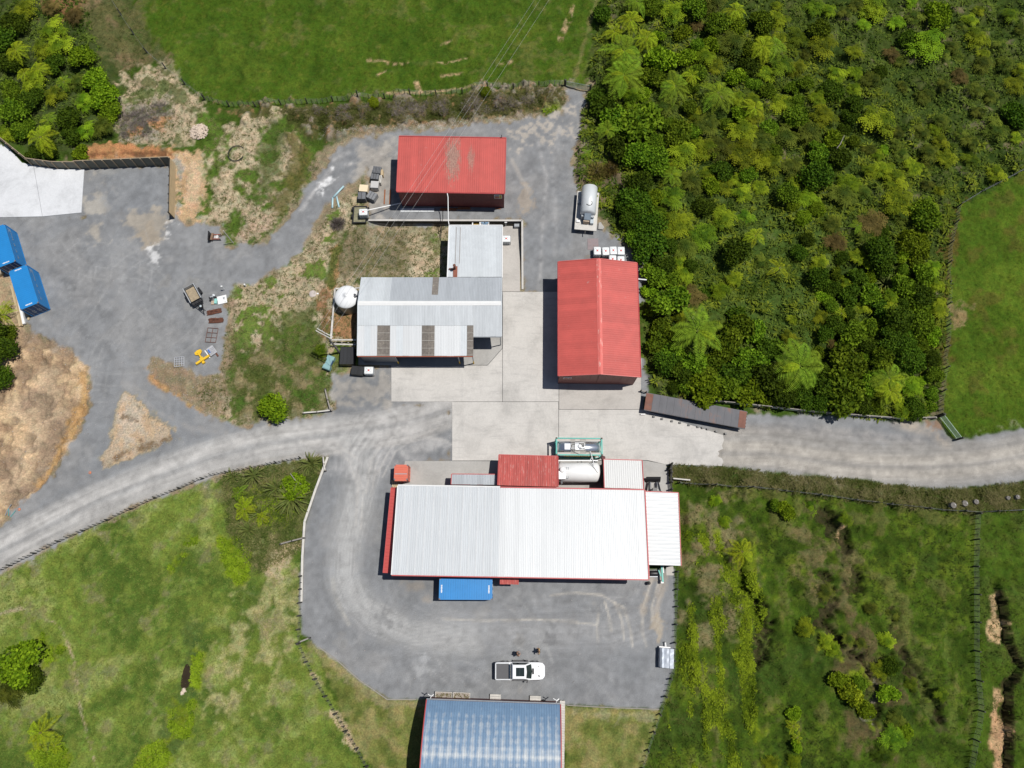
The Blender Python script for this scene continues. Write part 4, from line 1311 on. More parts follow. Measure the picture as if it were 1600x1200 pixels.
stripe_sign(t, -hx + .75, 2.55, 1.0, .75, -wy_ - .03, [(.06, .1, .6, .55, M_SIGNR), (.06, .6, .94, .9, M_SIGNG), (.64, .1, .94, .55, M_SIGNR)])
MB().box(-hx + .5, -wy_ - .04, .02, hx - .6, -wy_ - .005, .12).build('plinth', M_CONC2, t)

# ---------------- grey workshop
zeN, zrW, zk, zl, zp = 4.0, 5.2, 4.55, 3.8, 3.95
q = {k: G(u, v, z) for k, (u, v, z) in dict(nw=(566, 433, zeN), ne=(783.6, 434, zeN), rw=(561.3, 472.5, zrW), re=(784.2, 474.8, zrW), kw=(559.8, 508, zk), ke=(740, 509, zk),
                                           lw=(556.2, 556, zl), le=(738.3, 556, zl), pw=(740, 525.5, zp), pe=(783, 526, zp)).items()}
t = thing('workshop', 'long grey iron workshop with patched roof sheets and mossy skylight strips', 'workshop', ((q['nw'].x + q['ne'].x) / 2, (q['lw'].y + q['nw'].y) / 2, 0))
o0 = t.location
x0, x1, xk = -10.05, 0, 0
x0 = (q['nw'].x + q['rw'].x + q['kw'].x + q['lw'].x) / 4 - o0.x
x1 = (q['ne'].x + q['re'].x + q['pe'].x) / 3 - o0.x
xk = (q['ke'].x + q['le'].x) / 2 - o0.x
yN, yR, yK, yL, yP = [((q[a].y + q[b_].y) / 2 - o0.y) for a, b_ in (('nw', 'ne'), ('rw', 're'), ('kw', 'ke'), ('lw', 'le'), ('pw', 'pe'))]
roof_plane(t, (x1, yN, zeN), (x0, yN, zeN), (x1, yR, zrW), M_GALVD, w=.8, ribs=4, hr=.022, pick=lambda i, n: M_GALVL if i > n * .775 else M_GALVD)
roof_plane(t, (x0, yK, zk), (xk, yK, zk), (x0, yR, zrW), M_GALV, w=.8, ribs=4, hr=.022, pick=lambda i, n: M_GALVL if i < n * .27 else M_GALV)
roof_plane(t, (xk, yP, zp), (x1, yP, zp), (xk, yR, zrW), M_GALV, w=.8, ribs=4, hr=.022)
SKY = {3, 4, 10, 11, 17}
roof_plane(t, (x0 - .02, yL, zl), (xk, yL, zl), (x0 - .02, yK + .12, zk - .02), M_SILVER2, w=.81, ribs=4, hr=.022,
           pick=lambda i, n: M_SKYLIGHT if i in SKY else (M_GALVL if i % 5 == 1 else M_SILVER2))
slab_under(t, [(x0, yK, zk), (xk, yK, zk), (xk, yR, zrW), (x0, yR, zrW)], M_DARK)
slab_under(t, [(x0, yR, zrW), (x1, yR, zrW), (x1, yN, zeN), (x0, yN, zeN)], M_DARK)
slab_under(t, [(xk, yP, zp), (x1, yP, zp), (x1, yR, zrW), (xk, yR, zrW)], M_DARK)
slab_under(t, [(x0, yL, zl), (xk, yL, zl), (xk, yK + .1, zk - .02), (x0, yK + .1, zk - .02)], M_DARK)
b = MB()
b.add([(x0, yR + .3, zrW - .03), (x1, yR + .3, zrW - .03), (x1, yR, zrW + .11), (x0, yR, zrW + .11), (x1, yR - .3, zrW - .03), (x0, yR - .3, zrW - .03)], [(0, 3, 2, 1), (3, 5, 4, 2)])
b.build('ridge_cap', M_WHITE, t, recalc=True)
# frame lines across the skylights
for i in sorted(SKY):
    n = round((xk - x0 + .02) / .81)
    ww = (xk - x0 + .02) / n
    xa = x0 - .02 + ww * i
    for f in (0.02, .25, .5, .75):
        yy = yL + (yK - yL) * f
        MB().bar((xa, yy, zl + (zk - zl) * f + .05), (xa + ww, yy, zl + (zk - zl) * f + .05), .035, .02).build('skylight_bar', M_TIMBERW, t)
f0 = (686.5 - 784) / (566 - 784)
xs_ = x1 + (x0 - x1) * f0
sk = MB().add([(xs_ - .8, yN + .02, zeN + .05), (xs_, yN + .02, zeN + .05), (xs_, yN - (yN - yR) * .68, zeN + (zrW - zeN) * .68 + .05), (xs_ - .8, yN - (yN - yR) * .68, zeN + (zrW - zeN) * .68 + .05)], [(0, 1, 2, 3)])
sk.add([(xs_ - .8, yN + .02, zeN + .03), (xs_, yN + .02, zeN + .03), (xs_, yN - (yN - yR) * .68, zeN + (zrW - zeN) * .68 + .03), (xs_ - .8, yN - (yN - yR) * .68, zeN + (zrW - zeN) * .68 + .03)], [(3, 2, 1, 0)])
sk.build('skylight', M_SKYLIGHT, t)
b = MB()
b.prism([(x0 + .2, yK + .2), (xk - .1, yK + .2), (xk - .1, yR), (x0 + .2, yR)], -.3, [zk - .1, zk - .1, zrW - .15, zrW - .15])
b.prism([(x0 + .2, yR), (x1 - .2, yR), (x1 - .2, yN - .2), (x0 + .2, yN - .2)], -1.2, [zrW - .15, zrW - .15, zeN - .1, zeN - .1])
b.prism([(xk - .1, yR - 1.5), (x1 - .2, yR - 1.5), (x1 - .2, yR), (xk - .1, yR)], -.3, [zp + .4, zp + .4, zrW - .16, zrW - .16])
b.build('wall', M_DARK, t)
b = MB()
b.box(x0 + .15, yL + .25, -.1, x0 + .22, yK + .2, zl - .12)
b.box(x0 + .22, yL + .25, -.1, x0 + 4.6, yL + .32, zl - .12)
wall_ribs(b, (x0 + .2, yL + .25), (x0 + 4.6, yL + .25), 0, zl - .14, zl - .14, .5, .03, .06)
b.build('cladding', mat('grey iron cladding', (.24, .245, .25), .5, .2, .12, 1.2), t)
for xp in (x0 + 4.65, x0 + 4.65 + 8.1, xk - .1):
    p_ = MB().tube([(xp, yL + .12, 0), (xp, yL + .12, zl - .1)], .07, 8).build('post', M_GREYM, t)
    MB().tube([(xp, yL + .12, .06), (xp, yL + .12, 1.1)], .085, 8).build('post_guard', M_YELLOW, p_)
p_ = MB().tube([(x1 - .15, yP + .15, 0), (x1 - .15, yP + .15, zp - .1)], .07, 8).build('post', M_GREYM, t)
MB().tube([(x0, yL - .08, zl - .04), (xk, yL - .08, zl - .04)], .07, 8).build('gutter', mat('rust red gutter', (.30, .09, .05), .6), t)
MB().tube([(xk, yP - .06, zp - .04), (x1, yP - .06, zp - .04)], .06, 8).build('gutter', M_GREYM, t)
b = MB()
b.bar((x1 + .03, yP, zp + .03), (x1 + .03, yR, zrW + .05), .1, .12).bar((x1 + .03, yR, zrW + .05), (x1 + .03, yN, zeN + .03), .1, .12)
b.bar((x0 - .03, yL, zl + .03), (x0 - .03, yK, zk + .03), .1, .12).bar((x0 - .03, yK, zk + .03), (x0 - .03, yR, zrW + .05), .1, .12).bar((x0 - .03, yR, zrW + .05), (x0 - .03, yN, zeN + .03), .1, .12)
b.build('barge_trim', M_GALVL, t)
# wing to the north
zA, zB = 3.0, 3.75
c, yaw, L, W = rect4([(702, 352), (785, 353), (784.5, 434), (699, 434)], [zA, zA, zB, zB])
t = thing('workshop_wing', 'pale striped iron wing running uphill from the grey workshop, flue on its roof', 'workshop', c, 0)
hx, hy = L / 2, W / 2
roof_plane(t, (hx, hy, zA), (-hx, hy, zA), (hx, -hy + .1, zB), M_GALVL, w=.8, ribs=4, hr=.022)
slab_under(t, [(-hx, -hy, zB), (hx, -hy, zB), (hx, hy, zA), (-hx, hy, zA)], M_DARK)
MB().prism([(-hx + .2, -hy + .3), (hx - .2, -hy + .3), (hx - .2, hy - .2), (-hx + .2, hy - .2)], -1.3, [zB - .12, zB - .12, zA - .12, zA - .12]).build('wall', M_GREYM, t)
b = MB().bar((-hx - .02, -hy, zB + .03), (-hx - .02, hy, zA + .03), .1, .14).bar((hx + .02, -hy, zB + .03), (hx + .02, hy, zA + .03), .1, .14).bar((-hx, hy + .03, zA + .03), (hx, hy + .03, zA + .03), .1, .12)
b.build('barge_trim', M_WHITE, t)
pf = G(711, 422, 3.7) - c
fl = MB().cbox((pf.x + .05, pf.y - .3, 3.78), (.55, 1.6, .1)).build('flashing', mat('rusty flashing', (.22, .075, .045), .8, 0, .2, 3), t)
b = MB().tube([(pf.x, pf.y + .1, 3.6), (pf.x, pf.y + .1, 4.9)], .12, 10).tube([(pf.x, pf.y + .1, 4.9), (pf.x, pf.y + .1, 5.0)], .2, 10)
b.cbox((pf.x - .45, pf.y + .1, 3.85), (.7, .18, .12))
b.build('flue', M_RUST, t)
b = MB()
for dx in (0, .55):
    b.tube([(pf.x + dx, pf.y + 1.0, 3.62), (pf.x + dx, hy - .3, zA + .1)], .02, 5)
b.build('conduit', mat('brown conduit', (.22, .16, .12), .7), t)

# ---------------- big silver building
zN, zS = 4.2, 5.0
c, yaw, L, W = rect4([(620.5, 759), (1005, 766), (1015.3, 905), (613.3, 898.5)], [zN, zN, zS, zS])
t = thing('silver_building', 'largest building, white silver iron roof with red edges beside the gravel yard', 'factory building', c, yaw)
BIG, BIGyaw = t, yaw
hx, hy = L / 2, W / 2
xm = -hx + L * .415
roof_plane(t, (xm, hy, zN), (-hx, hy, zN), (xm, -hy, zS), M_SILVER, w=.9, ribs=4, hr=.028, jit=.02)
roof_plane(t, (hx, hy, zN), (xm, hy, zN), (hx, -hy, zS), M_SILVER2, w=.84, ribs=4, hr=.03)
ns_ = max(1, round((xm + hx) / .9))
sl_ = math.hypot(2 * hy, zS - zN)
sme = MB().cbox((0, 0, 0), (.055, sl_, .04)).mesh('seam_cap', mat('white seam flashing', (.62, .63, .64), .5))
for k in range(1, ns_):
    inst(sme, 'seam_cap', t, Matrix.Translation((-hx + (xm + hx) * k / ns_, 0, (zN + zS) / 2 + .055)) @ Matrix.Rotation(-math.atan2(zS - zN, 2 * hy), 4, 'X'))
slab_under(t, [(-hx, -hy, zS), (hx, -hy, zS), (hx, hy, zN), (-hx, hy, zN)], M_REDTRIM)
b = MB().prism([(-hx + .2, -hy + .5), (hx - .2, -hy + .5), (hx - .2, hy - .2), (-hx + .2, hy - .2)], -.1, [zS - .14, zS - .14, zN - .12, zN - .12])
b.build('wall', M_REDWALL, t)
MB().tube([(-hx, hy + .09, zN - .02), (xm, hy + .09, zN - .02)], .1, 8).build('gutter', M_WHITE, t)
b = MB().bar((xm, hy + .05, zN + .03), (hx, hy + .05, zN + .03), .14, .16).bar((hx + .05, hy, zN + .03), (hx + .05, -hy, zS + .03), .14, .16).bar((-hx, -hy - .05, zS + .0), (hx, -hy - .05, zS + .0), .12, .14)
b.build('barge_trim', M_REDTRIM, t)
b = MB().bar((-hx - .03, hy, zN + .03), (-hx - .03, -hy, zS + .03), .1, .12)
b.build('barge_trim', M_WHITE, t)


def local(t_, p):
    d = p - t_.location
    a = -t_.rotation_euler[2]
    return Vector((d.x * math.cos(a) - d.y * math.sin(a), d.x * math.sin(a) + d.y * math.cos(a), d.z))


def leanto(name, label, px, zs, mats, wallm, w=.84, ribs=3, trim=M_REDTRIM, along='y', cat='lean-to', walls=True):
    c, yaw, L, W = rect4(px, zs)
    t = thing(name, label, cat, c, yaw)
    hx, hy = L / 2, W / 2
    z = zs if isinstance(zs, (list, tuple)) else [zs] * 4
    n_, s_ = (z[0] + z[1]) / 2, (z[2] + z[3]) / 2
    w_, e_ = (z[0] + z[3]) / 2, (z[1] + z[2]) / 2
    if along == 'y':
        roof_plane(t, (hx, hy, n_), (-hx, hy, n_), (hx, -hy, s_), mats, w=w, ribs=ribs)
    else:
        roof_plane(t, (hx, -hy, e_), (hx, hy, e_), (-hx, -hy, w_), mats, w=w, ribs=ribs)
    P_ = [(-hx, -hy, z[3]), (hx, -hy, z[2]), (hx, hy, z[1]), (-hx, hy, z[0])]
    slab_under(t, P_, trim)
    if walls:
        MB().prism([(-hx + .15, -hy + .05), (hx - .15, -hy + .05), (hx - .15, hy - .15), (-hx + .15, hy - .15)], -.1, [z[3] - .12, z[2] - .12, z[1] - .12, z[0] - .12]).build('wall', wallm, t)
    b = MB().bar((-hx - .02, -hy, z[3] + .03), (-hx - .02, hy, z[0] + .03), .09, .13).bar((hx + .02, -hy, z[2] + .03), (hx + .02, hy, z[1] + .03), .09, .13)
    b.bar((-hx, hy + .03, z[0] + .02), (hx, hy + .03, z[1] + .02), .09, .12)
    b.build('barge_trim', trim, t)
    return t, hx, hy


leanto('red_lean_to', 'worn red iron lean-to against the silver building, next to the white tanker vessel', [(778.5, 711), (871.5, 713), (872, 761), (779, 758)], [3.0, 3.0, 3.9, 3.9], M_REDROOF2, M_REDWALL, ribs=3)
leanto('white_lean_to', 'white ribbed iron lean-to with red edges against the silver building', [(943.5, 718), (1003.5, 719.5), (1005, 764), (944, 762)], [3.2, 3.2, 3.9, 3.9],
       mat('grubby white iron', (.60, .60, .59), .5, .1, .06, 1, (.30, .30, .30), .3, 1.5, (5, .6, 1)), M_REDWALL, w=.78, ribs=3)
leanto('grey_lean_to', 'low blue grey iron lean-to with red ends under the silver roof edge', [(706, 741), (775.5, 741.5), (776.5, 757.5), (704.8, 757)], [2.5, 2.5, 2.8, 2.8], M_GALVD, M_REDWALL, ribs=4, trim=M_REDTRIM)
leanto('side_annex', 'white annex roof with fine cross ribs on the paddock end of the silver building', [(1007, 768.3), (1059, 770), (1064.8, 884), (1011, 882.3)], [3.7, 3.2, 3.2, 3.7], mat('bright annex iron', (.485, .50, .51), .5, .1, .04, 1, rand=.03), M_REDWALL, along='x', w=.84, ribs=2)
leanto('side_verandah', 'narrow red iron verandah along the road end of the silver building', [(610, 762.5), (622, 762.5), (616, 896), (600.3, 895)], [3.0, 3.3, 3.3, 3.0],
       mat('plain red iron', (.50, .085, .075), .6, 0, .05, 1), M_REDWALL, along='x', ribs=2)
# small red hood over a side door, on the yard side
ph = G(795.5, 907.5, 2.6)
t = thing('door_hood', 'little red iron hood over a door, beside the blue container', 'hood', (ph.x, ph.y, 0), BIGyaw)
roof_plane(t, (-1.1, -.4, 2.55), (1.1, -.4, 2.55), (-1.1, .6, 2.75), M_REDROOF2, w=.3, ribs=1, hr=.03)
slab_under(t, [(-1.1, -.4, 2.55), (1.1, -.4, 2.55), (1.1, .6, 2.75), (-1.1, .6, 2.75)], M_REDTRIM, .05)
for s in (-1, 1):
    MB().bar((s * 1.0, .62, 1.9), (s * 1.0, -.3, 2.5), .06).build('bracket', M_REDTRIM, t)

# ---------------- blue arched shed
pa, pb = G(667, 1093.5, 3.2), G(875, 1100.7, 3.2)
yaw = math.atan2(pb.y - pa.y, pb.x - pa.x)
L = (pb - pa).length
SP, RISE = 15.0, 2.6
t = thing('arched_shed', 'blue curved roof shed with pale streaks and red end edges', 'shed', pa, yaw)
t.location.z = 0
n = round(L / .84)
w = L / n
R_ = (SP * SP / 4 + RISE * RISE) / (2 * RISE)
a0 = math.asin(SP / 2 / R_)
cur = tuple((-SP / 2 + R_ * math.sin(a), 3.2 + RISE - R_ + R_ * math.cos(a)) for a in np.linspace(a0, -a0, 25))
M_CHALK = chalk_roof()
me = sheet_mesh(w, SP, 3, M_CHALK, .03, curve=cur)
for i in range(n):
    inst(me, 'roof_sheet', t, Matrix.Translation((i * w, 0, random.uniform(.01, .02))))
ring = [(y, z - .03) for y, z in cur]
b = MB()
poly = ring + [(-SP + .15, 0), (-.15, 0)]
nn = len(poly)
vs = [(x, y, z) for x in (.12, L - .12) for y, z in poly]
b.add(vs, [tuple(range(nn))[::-1], tuple(range(nn, 2 * nn))] + [(i, (i + 1) % nn, (i + 1) % nn + nn, i + nn) for i in range(nn)])
b.build('wall', M_REDWALL, t, recalc=True)
for xx, mm in ((-.05, M_REDTRIM), (L + .05, M_REDTRIM)):
    MB().tube([(xx, y, z + .02) for y, z in cur], .07, 6).build('barge_trim', mm, t)
MB().tube([(-.05, .08, 3.15), (L + .05, .08, 3.15)], .08, 8).build('gutter', M_GREYM, t)
for xx in (.35, L - .45):
    b = MB().tube([(xx, .1, 3.1), (xx + .1, .35, 2.95), (xx - .3, .55, 2.9)], .05, 6).tube([(xx + .1, .35, 2.95), (xx + .35, .55, 2.9)], .05, 6)
    b.build('down_pipe', M_WHITE, t)
ARCH = t
# boardwalk at its end
t = thing('boardwalk', 'narrow bleached plank boardwalk beside the end of the blue arched shed', 'boardwalk', pa, yaw)
t.location.z = 0
for k in range(34):
    MB().box(L + .16, -.05 - k * .27 - .255, .30, L + .78 + random.uniform(-.02, .02), -.05 - k * .27, .34).build('plank', M_TIMBERW, t) if k == 0 else None
    if k == 0:
        pm = t.children[0].data
    else:
        o = inst(pm, 'plank', t, Matrix.Translation((random.uniform(-.015, .015), -k * .27, random.uniform(-.006, .006))))
MB().box(L + .22, -9.2, 0, L + .3, 0, .295).box(L + .6, -9.2, 0, L + .7, 0, .295).build('bearer', M_TIMBERG, t)
# things along its front wall
for (u0, v0), lab in (((693, 1086.5), 'planter box of straggly succulents at the front of the arched shed, nearest its shaded end'), ((721, 1087.5), 'second planter box of straggly succulents at the front of the arched shed, nearer the middle')):
    p = G(u0, v0, .4)
    t = thing('planter_box', lab, 'planter', (p.x, p.y, 0), yaw, 'planter boxes before the arched shed')
    b = MB()
    for x0_, y0_, x1_, y1_ in ((-1.0, -.38, 1.0, -.32), (-1.0, .32, 1.0, .38), (-1.0, -.32, -.94, .32), (.94, -.32, 1.0, .32)):
        b.box(x0_, y0_, 0, x1_, y1_, .42)
    b.build('box', M_TIMBERW, t)
    MB().box(-.94, -.32, .02, .94, .32, .34).build('soil', mat('pale potting soil', (.30, .26, .22), .95, 0, .3, 6), t)
    for k in range(7):
        a = MB()
        for j in range(9):
            th = random.random() * 6.28
            r = random.uniform(.08, .2)
            a.add([(0, 0, 0), (r * math.cos(th) - .03 * math.sin(th), r * math.sin(th) + .03 * math.cos(th), .1), (1.4 * r * math.cos(th), 1.4 * r * math.sin(th), .12), (r * math.cos(th) + .03 * math.sin(th), r * math.sin(th) - .03 * math.cos(th), .1)], [(0, 1, 2, 3)])
        a.build('succulent', mat('brown green succulent', (.16, .14, .055), .7, 0, .4, 8), t, loc=(-.8 + k * .27 + random.uniform(-.08, .08), random.uniform(-.15, .15), .34))
for (u0, v0), lab in (((774, 1090), 'pale three plank step before the middle of the arched shed wall'), ((836.5, 1092.5), 'pale three plank step before the arched shed wall, nearer the boardwalk')):
    p = G(u0, v0, .35)
    t = thing('door_step', lab, 'step', (p.x, p.y, 0), yaw, 'plank steps at the arched shed')
    for k in range(3):
        MB().box(-.64, -.36 + k * .245, .3, .64, -.36 + k * .245 + .225, .35).build('plank', M_TIMBERW, t)
    MB().box(-.6, -.3, 0, -.5, .36, .3).box(.5, -.3, 0, .6, .36, .3).build('bearer', M_TIMBERG, t)
p = G(850, 1095, .0)
t = thing('gas_bottle', 'small black upright cylinder beside the plank step at the arched shed', 'cylinder', (p.x, p.y, 0))
MB().lathe([(.16, 0), (.18, .05), (.18, .75), (.12, .9), (.05, .95)], n=14).build('bottle', M_BLACK, t, True)
MB().lathe([(.05, .95), (.05, 1.05), (.02, 1.08)], n=8).build('valve', M_GREYM, t)

# ================================================================== WALLS
def poly_wall(name, label, pts_px, z0, z1, th, m, capm=None, cat='wall'):
    pts = [G(u, v, z1) for u, v in pts_px]
    t = thing(name, label, cat, (pts[0].x, pts[0].y, 0))
    b, b2 = MB(), MB()
    for a, c_ in zip(pts, pts[1:]):
        a, c_ = a - t.location, c_ - t.location
        b.bar((a.x, a.y, (z0 + z1) / 2), (c_.x, c_.y, (z0 + z1) / 2), th, z1 - z0)
        b2.bar((a.x, a.y, z1 + .02), (c_.x, c_.y, z1 + .02), th + .06, .036)
    b.build('wall', m, t)
    if capm:
        b2.build('capping', capm, t)
    return t


poly_wall('retaining_wall', 'concrete retaining wall with a pale top, stepping round the hollow beside the workshop wing', [(574, 344), (816, 344.5), (816.5, 452)], -1.4, .08, .2, mat('stained concrete with painted shade', (.045, .043, .04), .9, 0, .3, 1.5), M_CONC)  # wall colour holds stain plus the painted shade of its south face

# timber retaining wall at the back of the white slab: posts and boards
def board_wall(name, label, px, zt, npx, m_board, m_post, nboards=8, face=-1, z0=0.0, bh=None, step=True):
    pts = [G(u, v, z) for (u, v), z in zip(px, zt)]
    t = thing(name, label, 'retaining wall', (pts[0].x, pts[0].y, 0))
    for (a, c_), n, (za, zb) in zip(zip(pts, pts[1:]), npx, zip(zt, zt[1:])):
        a, c_ = Vector((a.x, a.y, 0)) - Vector((pts[0].x, pts[0].y, 0)), Vector((c_.x, c_.y, 0)) - Vector((pts[0].x, pts[0].y, 0))
        d = (c_ - a)
        s = Vector((d.y, -d.x, 0)).normalized() * (1 if face < 0 else -1)
        yw = math.atan2(d.y, d.x)
        h = (za - z0) / nboards
        zz = za
        for k in range(n):
            A, B = a.lerp(c_, k / n), a.lerp(c_, (k + 1) / n)
            me = MB().cbox((0, 0, 0), ((B - A).length - .01, .05, h - .012)).mesh('board', m_board)
            for j in range(nboards):
                mid = (A + B) / 2
                inst(me, 'board', t, Matrix.Translation((mid.x, mid.y, z0 + h * (j + .5))) @ Matrix.Rotation(yw, 4, 'Z'))
            pm = A + s * .1
            MB().cbox((0, 0, 0), (.14, .14, za - z0 + .06)).build('post', m_post, t, loc=(pm.x, pm.y, (za + z0) / 2))
        e = c_ + s * .1
        MB().cbox((0, 0, 0), (.14, .14, za - z0 + .06)).build('post', m_post, t, loc=(e.x, e.y, (za + z0) / 2))
        MB().bar((a.x, a.y, za + .03), (c_.x, c_.y, za + .03), .1, .04).build('capping', m_post, t)
    return t


M_RETPOST = mat('tan treated post', (.30, .235, .16), .8, 0, .12, 3, rand=.06)
board_wall('timber_wall', 'timber board wall with leaning tan posts behind the white slab', [(-40, 178), (0, 215), (40, 247), (80, 252.5), (115, 253)], [1.7] * 5, [4, 4, 3, 2], M_OLIVEB, M_RETPOST)
board_wall('timber_wall', 'taller straight timber board wall with nine posts behind the blue gravel bay', [(114.5, 251.5), (263.5, 245)], [2.0] * 2, [10], M_OLIVEB, M_RETPOST)
board_wall('timber_wall', 'pale new timber board wall closing the side of the gravel bay', [(265, 246.5), (263.5, 331)], [1.85] * 2, [6], M_TIMBER, mat('black steel post', (.03, .028, .025), .6), face=-1)
board_wall('sleeper_wall', 'low bleached sleeper wall holding the bush above the gravel shoulder', [(1119, 626), (1165, 630.5), (1250, 640), (1340, 648), (1415, 653.5), (1463, 651.5)], [.8] * 6, [3, 4, 4, 4, 3], M_TIMBERW, M_TIMBERG, nboards=4)
t = poly_wall('sleeper_kerb', 'low bleached sleeper kerb curving along the paddock side of the gravel yard', [(512, 714), (493, 765), (476, 815), (472.5, 870), (471, 940)], -.1, .30, .22, M_TIMBERG, M_TIMBERW)
t = poly_wall('timber_kerb', 'dark timber kerb along the lawn edge left of the arched shed', [(498, 1011), (522, 1028), (562, 1063), (605, 1093), (650, 1093)], -.1, .12, .1, M_TIMBERG, None, 'kerb')
t = poly_wall('timber_kerb', 'dark timber kerb along the lawn edge beyond the boardwalk', [(886, 1102), (940, 1105), (1030, 1108.5)], -.1, .12, .1, M_TIMBERG, None, 'kerb')

# ================================================================== CONTAINERS, TANKS, VEHICLES
def place(u, v, z=0.0):
    p = G(u, v, z)
    return Vector((p.x, p.y, 0))


def container(name, label, c, yaw, L, W, H, body, roofm, doorm, marks=(), sidemarks=False, doors='-x', cat='container', group=None, rib=.28):
    """box container: origin at ground centre, length along x"""
    t = thing(name, label, cat, c, yaw, group)
    hx, hy = L / 2, W / 2
    b = MB()
    n = int((L - .3) / rib)
    prof = []
    for k in range(n):
        x = -hx + .15 + k * rib
        prof += [(x, 0), (x + rib * .3, 0), (x + rib * .45, .035), (x + rib * .75, .035), (x + rib * .9, 0)]
    for s in (-1, 1):
        vs, fs = [], []
        for x, d in prof:
            y = s * (hy - .045 + d * .9)
            vs += [(x, y, .12), (x, y, H - .1)]
        for k in range(len(prof) - 1):
            f = (2 * k, 2 * k + 2, 2 * k + 3, 2 * k + 1)
            fs.append(f if s < 0 else f[::-1])
        b.add(vs, fs)
        b.box(-hx + .15, s * (hy - .05) - (.03 if s > 0 else 0), .12, hx - .15, s * (hy - .05) + (.03 if s < 0 else 0), H - .1)
    b.box(-hx + .03, -hy + .1, .14, -hx + .09, hy - .1, H - .1)
    b.build('side_panel', body, t)
    b = MB()
    for sx in (-1, 1):
        for sy in (-1, 1):
            b.box(sx * hx - (.15 if sx > 0 else 0), sy * hy - (.13 if sy > 0 else 0), .0, sx * hx + (.15 if sx < 0 else 0), sy * hy + (.13 if sy < 0 else 0), H - .012)
    for sy in (-1, 1):
        for z in (.02, H - .1):
            b.box(-hx + .151, sy * hy - (.1 if sy > 0 else 0), z, hx - .151, sy * hy + (.1 if sy < 0 else 0), z + .095)
    for sx in (-1, 1):
        for z in (.02, H - .1):
            b.box(sx * hx - (.1 if sx > 0 else 0), -hy + .131, z, sx * hx + (.1 if sx < 0 else 0), hy - .131, z + .095)
    b.build('frame', body, t)
    # roof: pressed cross ribs
    prof = []
    k, x = 0, -hx + .1
    while x < hx - .12:
        prof += [(x, 0), (x + .14, 0), (x + .165, .022), (x + .255, .022)]
        x += .28
    prof.append((hx - .1, 0))
    vs, fs = [], []
    for x, z in prof:
        vs += [(x, -hy + .1, H - .02 + z), (x, hy - .1, H - .02 + z)]
    for k in range(len(prof) - 1):
        fs.append((2 * k, 2 * k + 2, 2 * k + 3, 2 * k + 1))
    MB().add(vs, fs).build('roof', roofm, t)
    # doors on +x end
    for s in (-1, 1):
        d = MB().box(hx - .06, min(s * .01, s * (hy - .14)), .14, hx - .02, max(s * .01, s * (hy - .14)), H - .12).build('door', doorm, t)
        for r in (.32, .78):
            y = s * (hy - .14) * r
            MB().tube([(hx + .02, y, .2), (hx + .02, y, H - .18)], .022, 6).build('lock_rod', M_GREYM, d)
        for z in (.9, 1.25):
            MB().box(hx + .0, s * .15 if s > 0 else -.55, z, hx + .03, s * .55 if s > 0 else -.15, z + .05).build('handle', M_GREYM, d)
    cm = MB().box(-.09, -.08, -.06, .09, .08, .06).mesh('corner_casting', mat('casting grey', (.16, .15, .16), .7, 0, .2, 4))
    for sx in (-1, 1):
        for sy in (-1, 1):
            for z in (.06, H - .045):
                inst(cm, 'corner_casting', t, Matrix.Translation((sx * (hx - .088), sy * (hy - .078), z)))
    for (mx, my, ang, n_) in marks:
        b = MB()
        for k in range(n_):
            b.cbox((0, (k - n_ / 2 + .5) * .115, 0), (.17 if k % 3 else .12, .085, .012))
        o = b.build('marking', M_WHITE, t)
        o.location = (mx, my, H + .012)
        o.rotation_euler = (0, 0, ang)
        o['kind'] = 'stuff'
    if sidemarks:
        b = MB()
        y = -hy - .008 if sidemarks < 0 else hy + .008
        for r, (n_, w_) in enumerate(((5, .10), (3, .12), (9, .09))):
            for k in range(n_):
                b.cbox((-hx + .45 + k * .15, y, H - .5 - r * .22), (w_, .012, .1))
        for r in range(4):
            for k in range(3):
                b.cbox((-hx + 1.8 + r * 1.0 + k * .16, y, H - .9 - .1 * (k % 2)), (.08, .012, .22))
        o = b.build('side_marking', mat('dull container lettering', (.28, .36, .42), .6), t)
        o['kind'] = 'stuff'
    return t


c, yaw, L, W = rect4([(40.5, 414), (59, 472.5), (32.5, 484), (14, 424)], 2.62)
container('shipping_container', 'blue shipping container nearest the yard, timber lying along its far side', c, yaw, 6.06, 2.44, 2.6, M_BLUE, M_BLUE, M_BLUED, marks=[(-2.75, 0, 0, 8), (2.7, 0, 0, 8)], sidemarks=1, group='blue containers by the west bank')
v = Vector((math.cos(yaw), math.sin(yaw), 0))
c2 = G(0.5, 392, 2.62)
q0 = [G(7, 350, 2.62), G(24, 407.5, 2.62)]
d2 = (q0[1] - q0[0])
yaw2 = math.atan2(d2.y, d2.x)
sdir = Vector((-math.sin(yaw2), math.cos(yaw2), 0))
mid = (q0[0] + q0[1]) / 2 - sdir * 1.22
mid.z = 0
container('shipping_container', 'blue shipping container at the edge of view, end to end with the other', mid, yaw2, 6.06, 2.44, 2.6, M_BLUE, M_BLUE, M_BLUED, marks=[(2.7, 0, 0, 8)], sidemarks=1, group='blue containers by the west bank')
c, yaw, L, W = rect4([(688, 903.8), (767.3, 904.2), (767.3, 936.6), (688, 936.4)], 2.6)
container('shipping_container', 'blue shipping container against the gravel yard side of the silver building', c, yaw, 6.3, 2.46, 2.6, M_BLUE, M_BLUE, M_BLUED, marks=[(-2.85, 0, 0, 8), (2.75, -.05, 0, 8)])
c, yaw, L, W = rect4([(616, 726), (637.5, 726), (638, 750), (614.5, 750)], 2.3)
t = container('small_container', 'short orange red steel container at the corner of the silver building', c, yaw - math.pi / 2, W, L * .95, 2.3, M_ORANGE, M_ORANGE, M_ORANGE, rib=.5)
